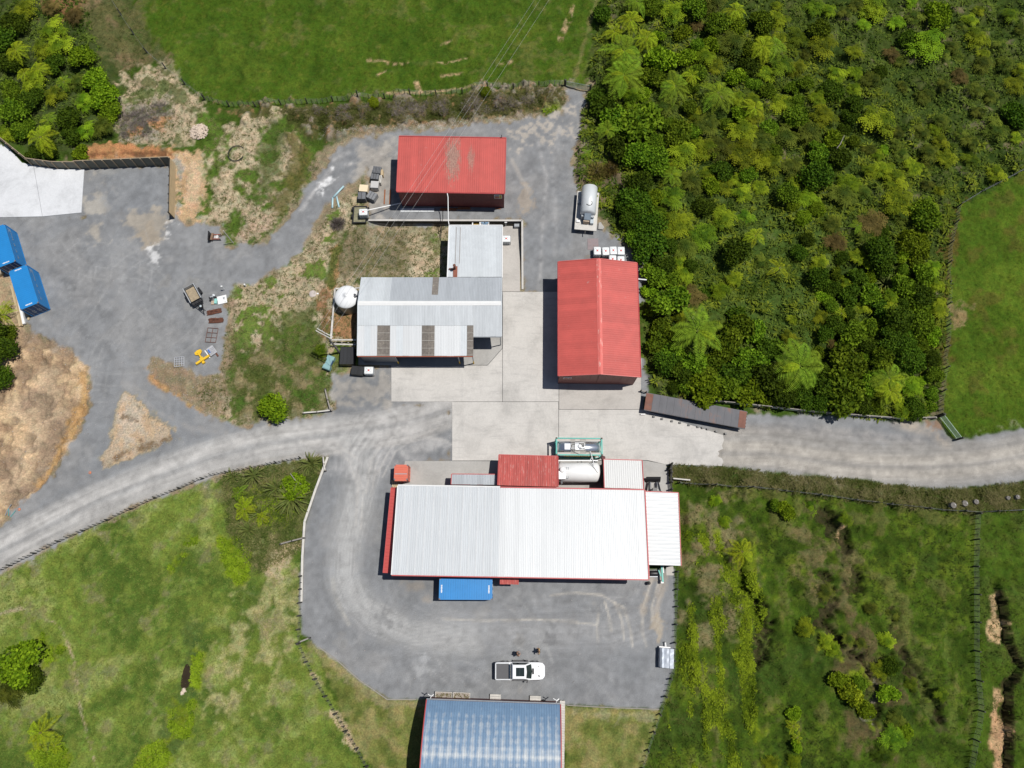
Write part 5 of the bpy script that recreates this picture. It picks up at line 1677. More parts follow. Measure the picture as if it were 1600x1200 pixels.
MB().cbox((.2, 0, 2.325), (.1, L * .85, .02)).build('roof_seam', M_GREYM, t)
t = thing('timber_pallet', 'wooden pallet leaning behind the orange red container', 'pallet', place(620, 755.5) + Vector((0, 0, .06)), .25)
for k in range(5):
    MB().cbox((-.5 + k * .25, 0, .13), (.2, 1.0, .03)).build('slat', M_TIMBER, t)
for k in (-.4, 0, .4):
    MB().cbox((0, k, .06), (1.2, .1, .1)).build('bearer', M_TIMBER, t)


def ibc(label, p, yaw=0.0, group=None, z0=0.0):
    """caged white liquid tote"""
    t = thing('liquid_tote', label, 'tote', (p.x, p.y, z0), yaw, group)
    b = MB()
    for k in (-.5, 0, .5):
        b.box(k - .06 if k else -.06, -.5, 0, k + .06 if k else .06, .5, .12)
    b.box(-.6, -.5, .121, .6, .5, .15)
    b.build('pallet', M_TIMBERG, t)
    MB().loft([[(sx * a, sy * b_, z) for sx, sy in ((-1, -.85), (-.85, -1), (.85, -1), (1, -.85), (1, .85), (.85, 1), (-.85, 1), (-1, .85))] for a, b_, z in ((.56, .46, .16), (.57, .47, .25), (.57, .47, 1.02), (.55, .45, 1.1), (.3, .3, 1.13))]).build('bottle', M_PLASTICW, t)
    b = MB()
    for z in (.35, .6, .85, 1.06):
        for sy in (-1, 1):
            b.bar((-.6, sy * .5, z), (.6, sy * .5, z), .025)
            b.bar((sy * .6, -.5, z), (sy * .6, .5, z), .025)
    for k in range(5):
        x = -.6 + k * .3
        for sy in (-1, 1):
            b.bar((x, sy * .5, .15), (x, sy * .5, 1.07), .025)
            b.bar((sy * .6, -.5 + k * .25, .15), (sy * .6, -.5 + k * .25, 1.07), .025)
    b.build('cage', M_GREYM, t)
    b = MB()
    for a, b_ in (((-.35, -.28), (-.1, -.08)), ((.35, .28), (.1, .08)), ((-.35, .28), (-.1, .08)), ((.35, -.28), (.1, -.08))):
        b.bar((*a, 1.125), (*b_, 1.15), .03, .02)
    b.build('top_rib', M_GREYM, t)
    MB().lathe([(.11, 1.13), (.11, 1.18), (.07, 1.19)], n=12).build('cap', M_RED, t)
    return t


gg = 'white totes stacked behind the red gable shed'
for (u, v_), zz, lab in (((933.5, 391.5), 0, 'leftmost white caged tote behind the red gable shed'), ((946.7, 392), 0, 'white caged tote behind the red gable shed, second from the lane'),
                     ((958.5, 391), 0, 'white caged tote behind the red gable shed, third from the lane'), ((970.5, 391.5), 0, 'white caged tote behind the red gable shed, nearest the bush'),
                     ((957.5, 404.5), 0, 'white caged tote half hidden by the red gable roof, nearer the lane'), ((970.3, 406), 0, 'white caged tote half hidden by the red gable roof, nearer the bush')):
    p = G(u, v_, 1.13)
    ibc(lab, p, math.pi / 2 + random.uniform(-.04, .04), gg)
ibc('white caged tote on the concrete pad beside the workshop wing', G(791, 372, .25), 0, None, gz(G(791, 380).x, G(791, 380).y) + .05)
ibc('white caged tote below the workshop lean-to, next to black crates', G(576, 578.5, 1.13), 0)


def slat_crate(label, p, yaw, L, W, H, m, n=6, nlay=1, name='slatted_crate', z0=0.0, cat='crate', group=None, inner=M_DARK):
    t = thing(name, label, cat, (p.x, p.y, z0), yaw, group)
    hx, hy = L / 2, W / 2
    MB().box(-hx + .04, -hy + .04, .02, hx - .04, hy - .04, H - .08).build('body', inner, t)
    sm = MB().cbox((0, 0, 0), (L / n - .06, W, .035)).mesh('slat', m)
    for k in range(n):
        inst(sm, 'slat', t, Matrix.Translation((-hx + (k + .5) * L / n, 0, H)))
    km = MB().cbox((0, 0, 0), (L, .03, H / 3 - .06)).mesh('side_slat', m)
    ke = MB().cbox((0, 0, 0), (.03, W - .08, H / 3 - .06)).mesh('side_slat', m)
    for j in range(3):
        for s in (-1, 1):
            inst(km, 'side_slat', t, Matrix.Translation((0, s * (hy - .015), H / 3 * (j + .45))))
            inst(ke, 'side_slat', t, Matrix.Translation((s * (hx - .015), 0, H / 3 * (j + .45))))
    b = MB()
    for sx in (-1, 1):
        for sy in (-1, 1):
            b.cbox((sx * (hx - .05), sy * (hy - .05), H / 2), (.08, .08, H - .03))
    b.build('corner_post', m, t)
    return t


def cube_box(label, p, yaw, L, W, H, m, name='box', z0=0.0):
    t = thing(name, label, 'box', (p.x, p.y, z0), yaw)
    MB().box(-L / 2, -W / 2, 0, L / 2, W / 2, H - .06).build('body', m, t, bevel=.02)
    MB().box(-L / 2 - .03, -W / 2 - .03, H - .06, L / 2 + .03, W / 2 + .03, H).build('lid', m, t, bevel=.015)
    return t


M_GREYCR = mat('weathered grey crate', (.13, .135, .145), .75, 0, .2, 4, rand=.15)
slat_crate('dark grey slatted crate at the uphill end of the crate row by the red shed', G(588.5, 265, 1), -.12, 1.15, 1.05, 1.0, M_GREYCR, 6)
slat_crate('dark grey low slatted crate second in the crate row by the red shed', G(585.5, 275, .8), -.12, 1.15, .95, .8, M_GREYCR, 3)
cube_box('white lidded box in the crate row by the red shed', G(585.2, 288, 1.0), -.05, 1.05, 1.0, 1.0, mat('dirty white crate', (.46, .45, .44), .6, 0, .1, 3))
cube_box('cream cube box beside the grey crates by the red shed', G(568, 294, 1.0), -.08, 1.15, 1.0, 1.05, M_CREAM)
slat_crate('square dark slatted crate below the cream box', G(565, 305.5, 1), 0, 1.1, 1.05, 1.0, M_GREYCR, 2)
slat_crate('tilted grey slatted crate turned askew beside the others by the red shed', G(580.5, 304.5, 1), -.45, 1.25, 1.1, .9, mat('pale grey crate', (.20, .205, .215), .7, 0, .2, 4), 3)
slat_crate('narrow tan slatted crate behind the dark grey crate by the red shed', G(596.5, 269, .8), .05, .35, .9, .75, M_TIMBER, 1)
slat_crate('narrow pale slatted crate at the side of the white box by the red shed', G(594, 279.5, .8), -.1, .35, 1.2, .8, M_TIMBERW, 2)
M_BLACKCR = mat('black plastic crate', (.018, .019, .021), .4, 0, .3, 5, rand=.3)
slat_crate('large black plastic crate against the workshop end wall', G(542, 555.5, 1.2), 0, 1.85, 2.35, 1.2, M_BLACKCR, 4, name='plastic_crate')
slat_crate('smaller black plastic crate next to the white tote', G(558, 578.5, 1.0), -.1, 1.6, 1.1, 1.0, M_BLACKCR, 4, name='plastic_crate')
# teal H-shaped plastic tank
p = place(515.5, 569)
t = thing('plastic_bin', 'pale teal moulded plastic bin standing between the grass and the black crates', 'bin', p, math.radians(-20))
b = MB()
out = [(-.5, -.95), (.5, -.95), (.5, -.45), (.38, -.35), (.38, .35), (.5, .45), (.5, .95), (-.5, .95), (-.5, .45), (-.38, .35), (-.38, -.35), (-.5, -.45)]
b.prism(out, 0, .85)
b.build('body', M_TEALB, t, bevel=.04)
MB().prism([(x * .84, y * .92) for x, y in out], .85, .92).build('lid', M_TEALB, t, bevel=.02)
MB().box(.39, -.25, .3, .44, .35, .8).build('label_plate', mat('dull blue plate', (.05, .12, .25), .5), t)

# ---------------- round water tank in its timber frame
pb_ = G(541.6, 464, 2.3)
t = thing('water_tank', 'round white water tank with a domed lid beside the grey workshop', 'water tank', (pb_.x, pb_.y, 0))
M_TANKS = mat('cream tank wall', (.42, .41, .34), .5, 0, .08, 1.2)
MB().lathe([(1.6, -.2), (1.6, 2.25), (1.62, 2.3)], n=40).build('wall', M_TANKS, t, True)
MB().lathe([(1.63, 2.28), (1.62, 2.36), (1.45, 2.55), (1.1, 2.75), (.6, 2.88), (.18, 2.92), (.18, 2.95), (.02, 2.95)], n=40).build('dome', M_TANKW, t, True)
hl = MB().lathe([(.3, 2.58), (.3, 2.74), (.26, 2.77), (.02, 2.77)], c=(1.12, .0, 0), n=16).build('hatch', mat('dark grey hatch', (.06, .065, .075), .5), t)
MB().tube([(1.4, -.1, 2.7), (1.9, -.05, 2.75), (1.95, -.05, 1.5)], .05, 6).build('inlet_pipe', M_BLACK, t)
t = thing('rail_fence', 'bleached timber rail fence round the bare soil pen below the water tank', 'fence', place(520, 500))
o0 = t.location
fp = [G(523.5, 451, .9), G(519.5, 500, .9), G(517, 531, .9), G(557, 531, .9)]
fp = [p - o0 for p in fp]
fp2 = [G(u, v, .9) - o0 for u, v in ((517, 537.5), (556, 538.5))]
for a, c_, w in ((fp[0], fp[1], .22), (fp[1], fp[2], .26), (fp[2], fp[3], .2)):
    MB().bar(a, c_, w, .05).build('rail', M_TIMBERW, t)
MB().bar(fp2[0], fp2[1], .18, .05).build('rail', M_TIMBERW, t)
a = G(523.5, 451, .9) - o0
MB().bar(a, G(534, 450.5, .9) - o0, .2, .05).build('rail', M_TIMBERW, t)
MB().bar(G(555, 450, .9) - o0, G(566, 450, .9) - o0, .2, .05).build('rail', M_TIMBERW, t)
for u, v in ((523.5, 451), (521.5, 475), (519.5, 500), (518, 520), (516.5, 533), (524, 535), (534, 535), (544, 535), (554, 535)):
    p = G(u, v, .9) - o0
    MB().box(-.07, -.07, 0, .07, .07, .9).build('post', M_TIMBERG, t, loc=(p.x, p.y, 0))

# ---------------- white milk tank on its trailer deck
c, yaw, L, W = rect4([(903.5, 298.3), (937, 301.2), (931.2, 361), (896.3, 357.8)], 1.0)
t = thing('tank_trailer', 'pale flat deck trailer carrying a round topped steel tank, at the bush edge', 'trailer', c, yaw)
hx, hy = L / 2, W / 2
M_DECK = mat('pale deck', (.52, .50, .46), .7, 0, .1, 1.5)
MB().box(-hx, -hy, .86, hx, hy, 1.0).build('deck', M_DECK, t, bevel=.02)
b = MB()
b.box(-hx + .1, -hy + .1, .7, -hx + .25, hy - .1, .86).box(hx - .25, -hy + .1, .7, hx - .1, hy - .1, .86)
b.build('chassis', M_BLACK, t)
wm = MB().lathe([(.3, -.12), (.45, -.1), (.45, .1), (.3, .12)], n=16, axis='X').mesh('wheel', M_TYRE, True)
for s in (-1, 1):
    for y in (-.6, .5):
        inst(wm, 'wheel', t, Matrix.Translation((s * (hx - .3), y, .45)))
MB().tube([(0, -hy, .8), (0, -hy - .5, .7)], .06, 6).build('drawbar', M_BLACK, t)
tk = MB()
r, zc = 1.06, 2.1
y0, y1 = -hy + 1.85, hy + .1
tk.lathe([(.2, y0 - .12), (.75, y0 - .04), (r, y0 + .1), (r, y1 - .15), (.8, y1 - .02), (.25, y1 + .06)], c=(.1, 0, zc), n=28, axis='Y')
tk.build('tank', mat('pale steel tank', (.62, .645, .65), .35, .15, .04, 1.2), t, True, recalc=True)
for yy in (y0 + .5, y1 - .6):
    MB().box(-.75, yy - .12, 1.0, .95, yy + .12, 1.6).build('saddle', M_GREYM, t)
b = MB()
b.tube([(.1 + .38 * math.cos(a), y0 + 1.15 + .38 * math.sin(a), zc + r + .03 - .06 * abs(math.cos(a))) for a in np.linspace(-2.6, 1.2, 14)], .05, 6)
b.build('hose', M_BLACK, t)
MB().lathe([(.2, 3.0), (.2, 3.1), (.05, 3.13)], c=(.25, y0 + 1.2, 0), n=12).build('hatch', M_GREYM, t)
MB().box(-.75, y0 - .35, 1.0, .95, y0 + .05, 2.0).build('gear_cabinet', M_GREYM, t)
b = MB()
b.add([(-.35, y0 - .75, 1.9), (.55, y0 - .75, 1.9), (.55, y0 + .15, 2.75), (-.35, y0 + .15, 2.75), (-.35, y0 - .75, 1.0), (.55, y0 - .75, 1.0), (.55, y0 + .15, 1.0), (-.35, y0 + .15, 1.0)], [(0, 1, 2, 3), (4, 5, 1, 0), (5, 6, 2, 1), (7, 4, 0, 3), (6, 7, 3, 2), (7, 6, 5, 4)])
b.build('gear_cover', mat('blue grey cover', (.30, .36, .42), .4, .2), t)
MB().box(-.42, y0 - .95, 1.0, .4, y0 - .755, 1.75).build('control_box', mat('tan box', (.36, .28, .20), .6), t)
MB().box(.56, y0 - 1.0, 1.0, 1.0, y0 + .1, 1.5).build('side_guard', mat('pale grey guard', (.40, .45, .48), .5), t)
MB().box(-1.35, .9, 1.0, -.95, 1.6, 1.25).build('tool_box', M_GREYM, t)
MB().cbox((-1.1, -hy + 1.2, 1.1), (.5, .35, .2)).build('valve_box', M_WHITE, t)
# sheet on the ground beside it
t = thing('steel_sheet', 'flat rusty steel sheet lying on the gravel beside the white totes', 'sheet', place(926.5, 381.5) + Vector((0, 0, .012)), 0)
for k in range(3):
    MB().box(-.75, -.85 + k * .57, 0, .75, -.85 + k * .57 + .56, .02 + .008 * (k % 2)).build('sheet', mat('pinkish rusty sheet', (.24, .195, .20), .7, .1, .12, 2, (.20, .11, .09), .45, 2), t)
t = thing('concrete_block', 'broken concrete lump on the ground at the back of the tank trailer', 'rubble', place(938, 354))
MB().prism([(-.35, -.5), (.3, -.55), (.55, -.2), (.2, .3), (.1, .6), (-.25, .5)], -.05, .22).build('block', M_CONC2, t, bevel=.03)
t = thing('white_pipe', 'short white pipe poking from the red gable shed into the bush', 'pipe', G(997, 436, 2.6))
MB().tube([(0, 0, 0), (1.15, -.03, -.2)], .09, 8).build('pipe', M_WHITE, t)

# ---------------- teal framed tank container
c, yaw, L, W = rect4([(868.5, 683.5), (941.5, 684.3), (941.5, 712), (868.5, 711.6)], 2.6)
t = thing('tank_container', 'stainless tank in a teal container frame with a walkway on top', 'tank container', (c.x, c.y, .06), yaw)
hx, hy = L / 2, W / 2
b = MB()
for s in (-1, 1):
    for z in (.1, 2.52):
        b.bar((-hx, s * (hy - .08), z), (hx, s * (hy - .08), z), .14)
    for e in (-1, 1):
        b.bar((e * (hx - .08), s * (hy - .08), 0), (e * (hx - .08), s * (hy - .08), 2.59), .17)
        b.bar((e * (hx - .08), 0, .3), (e * (hx - .08), s * (hy - .1), 2.2), .09)
for e in (-1, 1):
    for z in (.1, 2.52):
        b.bar((e * (hx - .08), -hy, z), (e * (hx - .08), hy, z), .16)
b.build('frame', M_TEAL, t)
cm = MB().box(-.1, -.09, -.07, .1, .09, .07).mesh('corner_casting', mat('casting brown', (.09, .06, .045), .7))
for sx in (-1, 1):
    for sy in (-1, 1):
        inst(cm, 'corner_casting', t, Matrix.Translation((sx * (hx - .09), sy * (hy - .08), 2.6)))
MB().lathe([(.3, -hx + .22), (.75, -hx + .28), (.98, -hx + .5), (.98, hx - .5), (.75, hx - .28), (.3, hx - .22)], c=(0, 0, 1.3), n=32, axis='X').build('tank', mat('bright stainless', (.68, .71, .75), .2, .9, .04, 2), t, True)
M_WALK = mat('galvanised walkway', (.30, .29, .27), .6, .2, .15, 4)
for sx, x0_, x1_ in ((-1, -hx + 1.9, -hx + 2.4), (1, hx - 2.7, hx - 2.1)):
    w_ = MB()
    for k in range(7):
        yy = -hy + .18 + k * (2 * hy - .36) / 6
        w_.bar((x0_, yy, 2.44), (x1_, yy, 2.44), .05)
    for xx in np.linspace(x0_, x1_, 5):
        w_.bar((xx, -hy + .16, 2.46), (xx, hy - .16, 2.46), .04)
    w_.build('walkway', M_WALK, t)
MB().box(-hx + 2.4, -hy + .16, 2.36, hx - 2.1, -hy + .65, 2.40).build('walkway', M_WALK, t)
for yy in (hy - .28, -hy + .28):
    MB().box(-hx + .2, yy - .13, 2.40, hx - .2, yy + .13, 2.43).build('side_tread', mat('pale tread', (.47, .43, .39), .7), t)
MB().box(-hx + 1.1, -.35, 2.26, -hx + 2.9, .42, 2.38).build('top_plate', mat('pale top plate', (.48, .50, .53), .4, .2), t)
bx = MB()
for a_, b_ in (((-hx + 2.45, -.42), (-hx + 3.6, -.36)), ((-hx + 2.45, .46), (-hx + 3.6, .52)), ((-hx + 2.4, -.42), (-hx + 2.46, .52)), ((-hx + 3.55, -.42), (-hx + 3.61, .52))):
    bx.box(*a_, 2.3, *b_, 2.55)
bx.build('spill_box', M_WHITE, t)
MB().lathe([(.24, 2.3), (.24, 2.5), (.2, 2.56), (.04, 2.58)], c=(-hx + 3.0, .08, 0), n=18).build('manhole', M_WHITE, t, True)
b = MB().tube([(-hx + 2.5, .35, 2.5), (-hx + 2.0, .2, 2.5), (-hx + 1.85, -.25, 2.48), (-hx + 2.15, -.65, 2.5), (-hx + 2.9, -.95, 2.5), (-hx + 3.7, -1.0, 2.52), (-hx + 4.5, -.92, 2.55)], .035, 6)
b.build('hose', M_BLACK, t)
b = MB()
for k in range(16):
    b.box(-hx + 1.0 + k * .27, -hy - .03, 2.1, -hx + 1.0 + k * .27 + random.uniform(.1, .24), -hy - .012, 2.36)
o = b.build('side_marking', M_YELLOW, t)
o['kind'] = 'stuff'
# ---------------- white horizontal vessel
pA, pB = G(870, 738, 1.7), G(937, 738.5, 1.7)
t = thing('white_vessel', 'big white horizontal tank lying between the red and white lean-tos', 'tank', ((pA.x + pB.x) / 2, (pA.y + pB.y) / 2, .05), 0)
hL = (pB.x - pA.x) / 2
MB().lathe([(.4, -hL), (1.0, -hL + .12), (1.22, -hL + .4), (1.22, hL - .35), (1.0, hL - .08), (.4, hL)], c=(0, 0, 1.7), n=36, axis='X').build('vessel', M_WHITE, t, True)
for xx in (-hL + .9, 0.2, hL - .9):
    MB().box(xx - .12, -.95, 0, xx + .12, .95, .85).build('saddle', M_GREYM, t)
MB().bar((-hL + .1, 1.32, 2.75), (hL - .3, 1.32, 2.75), .12, .1).build('rail', M_WHITE, t)
for xx in (-hL + .4, 0, hL - .5):
    MB().bar((xx, 1.32, 0), (xx, 1.32, 2.7), .08).build('rail_post', M_WHITE, t)
g = MB().lathe([(.34, 2.85), (.34, 3.1), (.3, 3.16), (.03, 3.18)], c=(-hL + .62, .15, 0), n=18).build('manhole', M_WHITE, t, True)
MB().box(-hL + .15, -1.0, 2.6, -hL + 1.0, 0, 2.98).build('valve_housing', M_WHITE, t)
b = MB()
for xx in (-hL + 1.15, -hL + 1.35):
    b.tube([(xx, -.9, 2.7), (xx, .5, 2.95)], .025, 6)
for yy in (-.85, -.2, .45):
    b.tube([(-hL + 1.0, yy, 2.85), (-hL + 1.35, yy, 2.8)], .025, 6)
b.build('ladder', M_GREYM, t)
MB().tube([(-hL + .5, -1.0, 2.6), (-hL + .55, -1.35, 2.2), (-hL + .5, -1.4, 1.2)], .12, 8).build('outlet_pipe', M_GREYM, t)
MB().tube([(hL - 1.4, 1.0, 2.8), (hL - .9, .5, 2.95), (hL - .5, -.1, 2.95), (hL - .4, -.2, 2.93)], .025, 6).build('hose', M_BLACK, t)
b = MB().tube([(hL - 1.2, 2.5, 2.55), (hL - 1.0, 1.6, 2.9), (hL - .8, .7, 3.0)], .05, 6).tube([(hL - 1.05, 1.7, 2.9), (hL - 1.4, 1.2, 2.75)], .04, 6)
b.build('loading_pipe', M_WHITE, t)
t = thing('flue_duct', 'long black round duct lying between the white vessel and the white lean-to', 'duct', place(939.5, 742), 0)
MB().tube([(0, -1.7, 2.3), (0, 1.55, 2.3)], .2, 10).build('duct', M_BLACK, t)
MB().lathe([(.24, 2.1), (.24, 2.75), (.18, 2.75)], c=(0, 1.75, 0), n=14).build('cowl', mat('rusty cowl', (.10, .03, .03), .7), t, True)
for yy in (-1.2, 1.2):
    MB().box(-.05, yy - .05, 0, .05, yy + .05, 2.1).build('leg', M_BLACK, t)

# ---------------- rusty flat deck trailer
c, yaw, L, W = rect4([(1010, 613), (1168, 643), (1163.5, 670), (1006.5, 640.7)], 1.35)
t = thing('flatbed_trailer', 'long flat grey trailer deck streaked with rust below the bush', 'trailer', c, yaw)
hx, hy = L / 2, W / 2
n = 14
for k in range(n):
    MB().box(-hx + k * L / n, -hy + .08, 1.27, -hx + (k + 1) * L / n - .012, hy - .08, 1.35 + random.uniform(0, .008)).build('deck_plate', M_RUSTDECK if 0 < k < n - 1 else mat('rust red deck plate', (.19, .085, .06), .8, .1, .2, 1.2, (.12, .10, .10), .4, 1), t)
for s in (-1, 1):
    MB().box(-hx, s * hy - (.075 if s > 0 else 0), 1.12, hx, s * hy + (.075 if s < 0 else 0), 1.33).build('side_rail', M_RUSTDECK, t)
for s in (-1, 1):
    MB().box(-hx + .3, s * .45 - .08, .8, hx - .3, s * .45 + .08, 1.265).build('chassis_beam', M_RUST, t)
wm = MB().lathe([(.3, -.14), (.5, -.12), (.5, .12), (.3, .14)], n=18, axis='Y').mesh('wheel', M_TYRE, True)
for xx in (hx - 1.6, hx - 2.8, hx - 4.0):
    for s in (-1, 1):
        inst(wm, 'wheel', t, Matrix.Translation((xx, s * (hy - .25), .5)))
for s in (-1, 1):
    MB().box(-hx + 2.0, s * .5 - .06, 0, -hx + 2.14, s * .5 + .06, .8).build('landing_leg', M_RUST, t)
for k in range(5):
    MB().box(hx + .01, -hy + .3 + k * .45, 1.1, hx + .09, -hy + .45 + k * .45, 1.33).build('lamp', M_BLACK, t)
t = thing('sign_post', 'little white post at the corner of the concrete by the rusty trailer', 'post', place(1004, 648))
MB().box(-.3, -.06, .0, .3, .06, .35).build('panel', M_WHITE, t)
MB().box(-.1, -.068, .1, .05, -.061, .25).build('reflector', M_RED, t)
t = thing('kerb_block_row', 'row of small dark blocks along the kerb under the rusty trailer', 'kerb', place(1020, 651))
for k, (u, v) in enumerate(((1021, 651.5), (1034, 655), (1049.5, 658.5), (1062, 661), (1076, 664.5), (1090, 667.5), (1097, 669), (1105, 671), (1118.5, 674.5), (1133, 678))):
    p = place(u, v) - t.location
    MB().box(-.12, -.12, 0, .12, .12, .3).build('block', M_BLACK, t, loc=(p.x, p.y, .0))

# ---------------- tipping trailer in the west yard
p = place(305.5, 463)
t = thing('cage_trailer', 'small black tipping trailer with a silver rim, loose soil in its tray', 'trailer', p, math.radians(-58))
M_SOIL = mat('dry soil load', (.31, .25, .17), .95, 0, .25, 4)
MB().box(-1.15, -.72, .5, 1.15, .72, .56).build('tray', M_BLACK, t)
MB().box(-1.1, -.68, .562, 1.1, .68, .60).build('soil', M_SOIL, t)
for s in (-1, 1):
    MB().box(-1.2, s * .76 - .03, .5, 1.2, s * .76 + .03, 1.15).build('side', M_GREYM, t)
MB().box(-1.22, -.73, .5, -1.16, .73, 1.15).build('tailgate', M_GREYM, t)
MB().box(1.16, -.73, .5, 1.22, .73, 1.15).build('headboard', M_BLACK, t)
b = MB()
for s in (-1, 1):
    b.bar((-1.22, s * .76, 1.17), (1.22, s * .76, 1.17), .08, .05)
b.build('rim', mat('silver rim', (.55, .56, .57), .4, .3), t)
b = MB()
for x in (1.26, 1.44, 1.6):
    b.bar((x, -.7, 1.0), (x, .7, 1.0), .05)
for y in (-.7, -.25, .25, .7):
    b.bar((1.24, y, 1.0), (1.62, y, 1.0), .05)
b.build('ladder_rack', M_BLACK, t)
MB().box(1.24, -.68, .5, 1.6, .68, .9).build('tool_box', M_CHARCOAL, t)
wm = MB().lathe([(.18, -.1), (.33, -.09), (.33, .09), (.18, .1)], n=18, axis='Y').mesh('wheel', M_TYRE, True)
for s in (-1, 1):
    inst(wm, 'wheel', t, Matrix.Translation((-.1, s * .98, .33)))
    MB().box(-.55, s * .98 - .13, .68, .4, s * .98 + .13, .73).build('mudguard', M_BLACK, t)
b = MB().bar((1.6, .5, .5), (3.0, 0, .45), .08).bar((1.6, -.5, .5), (3.0, 0, .45), .08).bar((2.9, 0, .45), (3.2, 0, .45), .1)
b.build('drawbar', M_BLACK, t)
sp = MB().lathe([(.18, .62), (.31, .66), (.31, .78), (.18, .82)], c=(2.1, .1, 0), n=18).build('spare_wheel', M_TYRE, t, True)
MB().lathe([(.17, .80), (.15, .84), (.03, .84)], c=(2.1, .1, 0), n=14).build('rim', mat('pale rim', (.45, .52, .55), .4, .3), sp, True)
MB().tube([(2.6, .25, 0), (2.6, .25, .7)], .04, 6).build('jockey_wheel', M_BLACK, t)

# ---------------- yard clutter beside it
t = thing('scrap_heap', 'small heap of black scrap parts beside the trailer drawbar', 'scrap', place(332.5, 466))
for k in range(9):
    MB().cbox((random.uniform(-.45, .45), random.uniform(-.35, .4), .1 + random.random() * .15), (random.uniform(.15, .5), random.uniform(.08, .25), random.uniform(.05, .2)), random.random() * 3, random.uniform(-.3, .3)).build('scrap', M_BLACK if k % 3 else M_GREYM, t)
t = thing('teal_crate', 'small teal and tan plastic crate on the gravel next to scrap', 'crate', place(336, 472))
MB().box(0, -.3, 0, .32, .4, .3).build('crate', mat('aqua plastic', (.25, .55, .50), .5, 0, .2, 6), t, bevel=.02)
MB().box(-.42, -.42, 0, -.02, .12, .22).build('box', mat('cardboard', (.42, .33, .24), .8), t, bevel=.01)
t = thing('white_hatch_cover', 'square white hatch cover lying on the gravel edge near the trailer', 'panel', place(347.5, 468.5), .25)
MB().box(-.62, -.58, .05, .62, .58, .1).build('panel', M_WHITE, t)
MB().box(-.55, -.5, 0, .55, .5, .048).build('frame', M_GREYM, t)
MB().prism([(.1, .25), (.4, .3), (.35, .1), (.28, -.1), (.2, .05)], .1, .125).build('bracket', M_GREYM, t)
for (u, v), a, lab in (((335, 487.5), .2, 'rusty bundle of bent bars, the one nearer the trailer'), ((337.5, 501), .06, 'rusty bundle of bent bars, the one farther from the trailer')):
    t = thing('rusty_bars', lab, 'scrap', place(u, v), a, 'rusty bar bundles on the gravel')
    for k in range(7):
        y = -.3 + k * .1
        MB().tube([(-.98 + random.uniform(-.08, .08), y, .06), (-.3, y + random.uniform(-.05, .05), .12 + .05 * (k % 3)), (.3, y + random.uniform(-.05, .05), .1 + .05 * (k % 2)), (.98 + random.uniform(-.08, .08), y + .02, .06)], .05, 5).build('bar', M_RUST, t)
    for x in (-.6, 0, .6):
        MB().bar((x, -.36, .16), (x, .38, .16), .06).build('cross_bar', M_RUST, t)


def grid_frame(label, p, yaw, L, W, nx, ny, m, w=.05, z=.05, name='steel_grid'):
    t = thing(name, label, 'frame', (p.x, p.y, 0), yaw)
    for i in range(nx + 1):
        x = -L / 2 + L * i / nx
        MB().bar((x, -W / 2, z), (x, W / 2, z), w).build('bar', m, t)
    for j in range(ny + 1):
        y = -W / 2 + W * j / ny
        MB().bar((-L / 2, y, z + w), (L / 2, y, z + w), w).build('cross_bar', m, t)
    return t


grid_frame('rusty rectangular frame of six squares lying flat on the gravel', place(331, 524), -.07, 1.4, 2.0, 2, 3, mat('dull rust', (.14, .07, .055), .8, 0, .3, 5), .06)
grid_frame('pale square grid rack lying at the gravel edge beside the yellow implement', place(280.3, 565.5), .12, 1.25, 1.3, 4, 4, mat('pale grey paint', (.42, .43, .46), .5), .05)
t = thing('slatted_rack', 'tilted pale slatted rack with a blue item, by the yellow implement', 'rack', place(332, 549), math.radians(38))
for k in range(7):
    MB().cbox((-.42 + k * .14, 0, .3), (.09, 1.25, .04)).build('slat', mat('pale slat', (.48, .48, .50), .5), t)
for s in (-1, 1):
    MB().bar((-.5, s * .5, .24), (.5, s * .5, .24), .06).build('rail', M_GREYM, t)
    MB().box(-.45, s * .5 - .04, 0, -.37, s * .5 + .04, .21).build('leg', M_GREYM, t)
    MB().box(.37, s * .5 - .04, 0, .45, s * .5 + .04, .21).build('leg', M_GREYM, t)
MB().cbox((-.3, .1, .36), (.2, .5, .08)).build('blue_item', mat('blue plastic', (.04, .14, .45), .5), t)
MB().cbox((-.72, .0, .12), (.14, 1.3, .1)).build('white_beam', M_WHITE, t)
MB().cbox((.25, -.85, .1), (.2, .5, .1)).build('rust_part', M_RUST, t)
t = thing('yellow_implement', 'yellow painted tractor implement with a blade and long arm', 'farm implement', place(315, 558), math.radians(-54))
MB().cbox((0, 0, .35), (1.35, .2, .18)).build('arm', M_YELLOW, t)
MB().cbox((.55, 0, .25), (.28, 2.0, .3)).build('blade', M_YELLOW, t)
MB().cbox((.5, 0, .45), (.5, .45, .2)).build('mount', M_YELLOW, t)
b = MB()
b.prism([(-.95, -.45), (-.6, -.5), (-.35, -.15), (-.35, .15), (-.6, .5), (-.95, .45), (-1.05, 0)], .18, .26)
b.build('foot_plate', M_YELLOW, t)
MB().bar((-.65, -.42, .3), (-.65, .42, .3), .07).build('cross_bar', M_YELLOW, t)
MB().cbox((.9, -.1, .2), (.3, .35, .3)).build('hitch', M_YELLOW, t)
t = thing('marker_post', 'short white marker post with a dark foot at the gravel edge', 'post', place(351.5, 453))
MB().tube([(0, 0, 0), (-.02, .05, 1.1)], .04, 6).build('post', M_WHITE, t)
MB().box(-.1, -.06, 1.05, .12, .1, 1.25).build('cap', M_WHITE, t)
t = thing('pipe_stub', 'small white pipe stub standing in the pale grass by the track', 'post', GG(384, 447))
MB().tube([(0, 0, 0), (0, .02, .55)], .11, 8).build('pipe', M_WHITE, t)
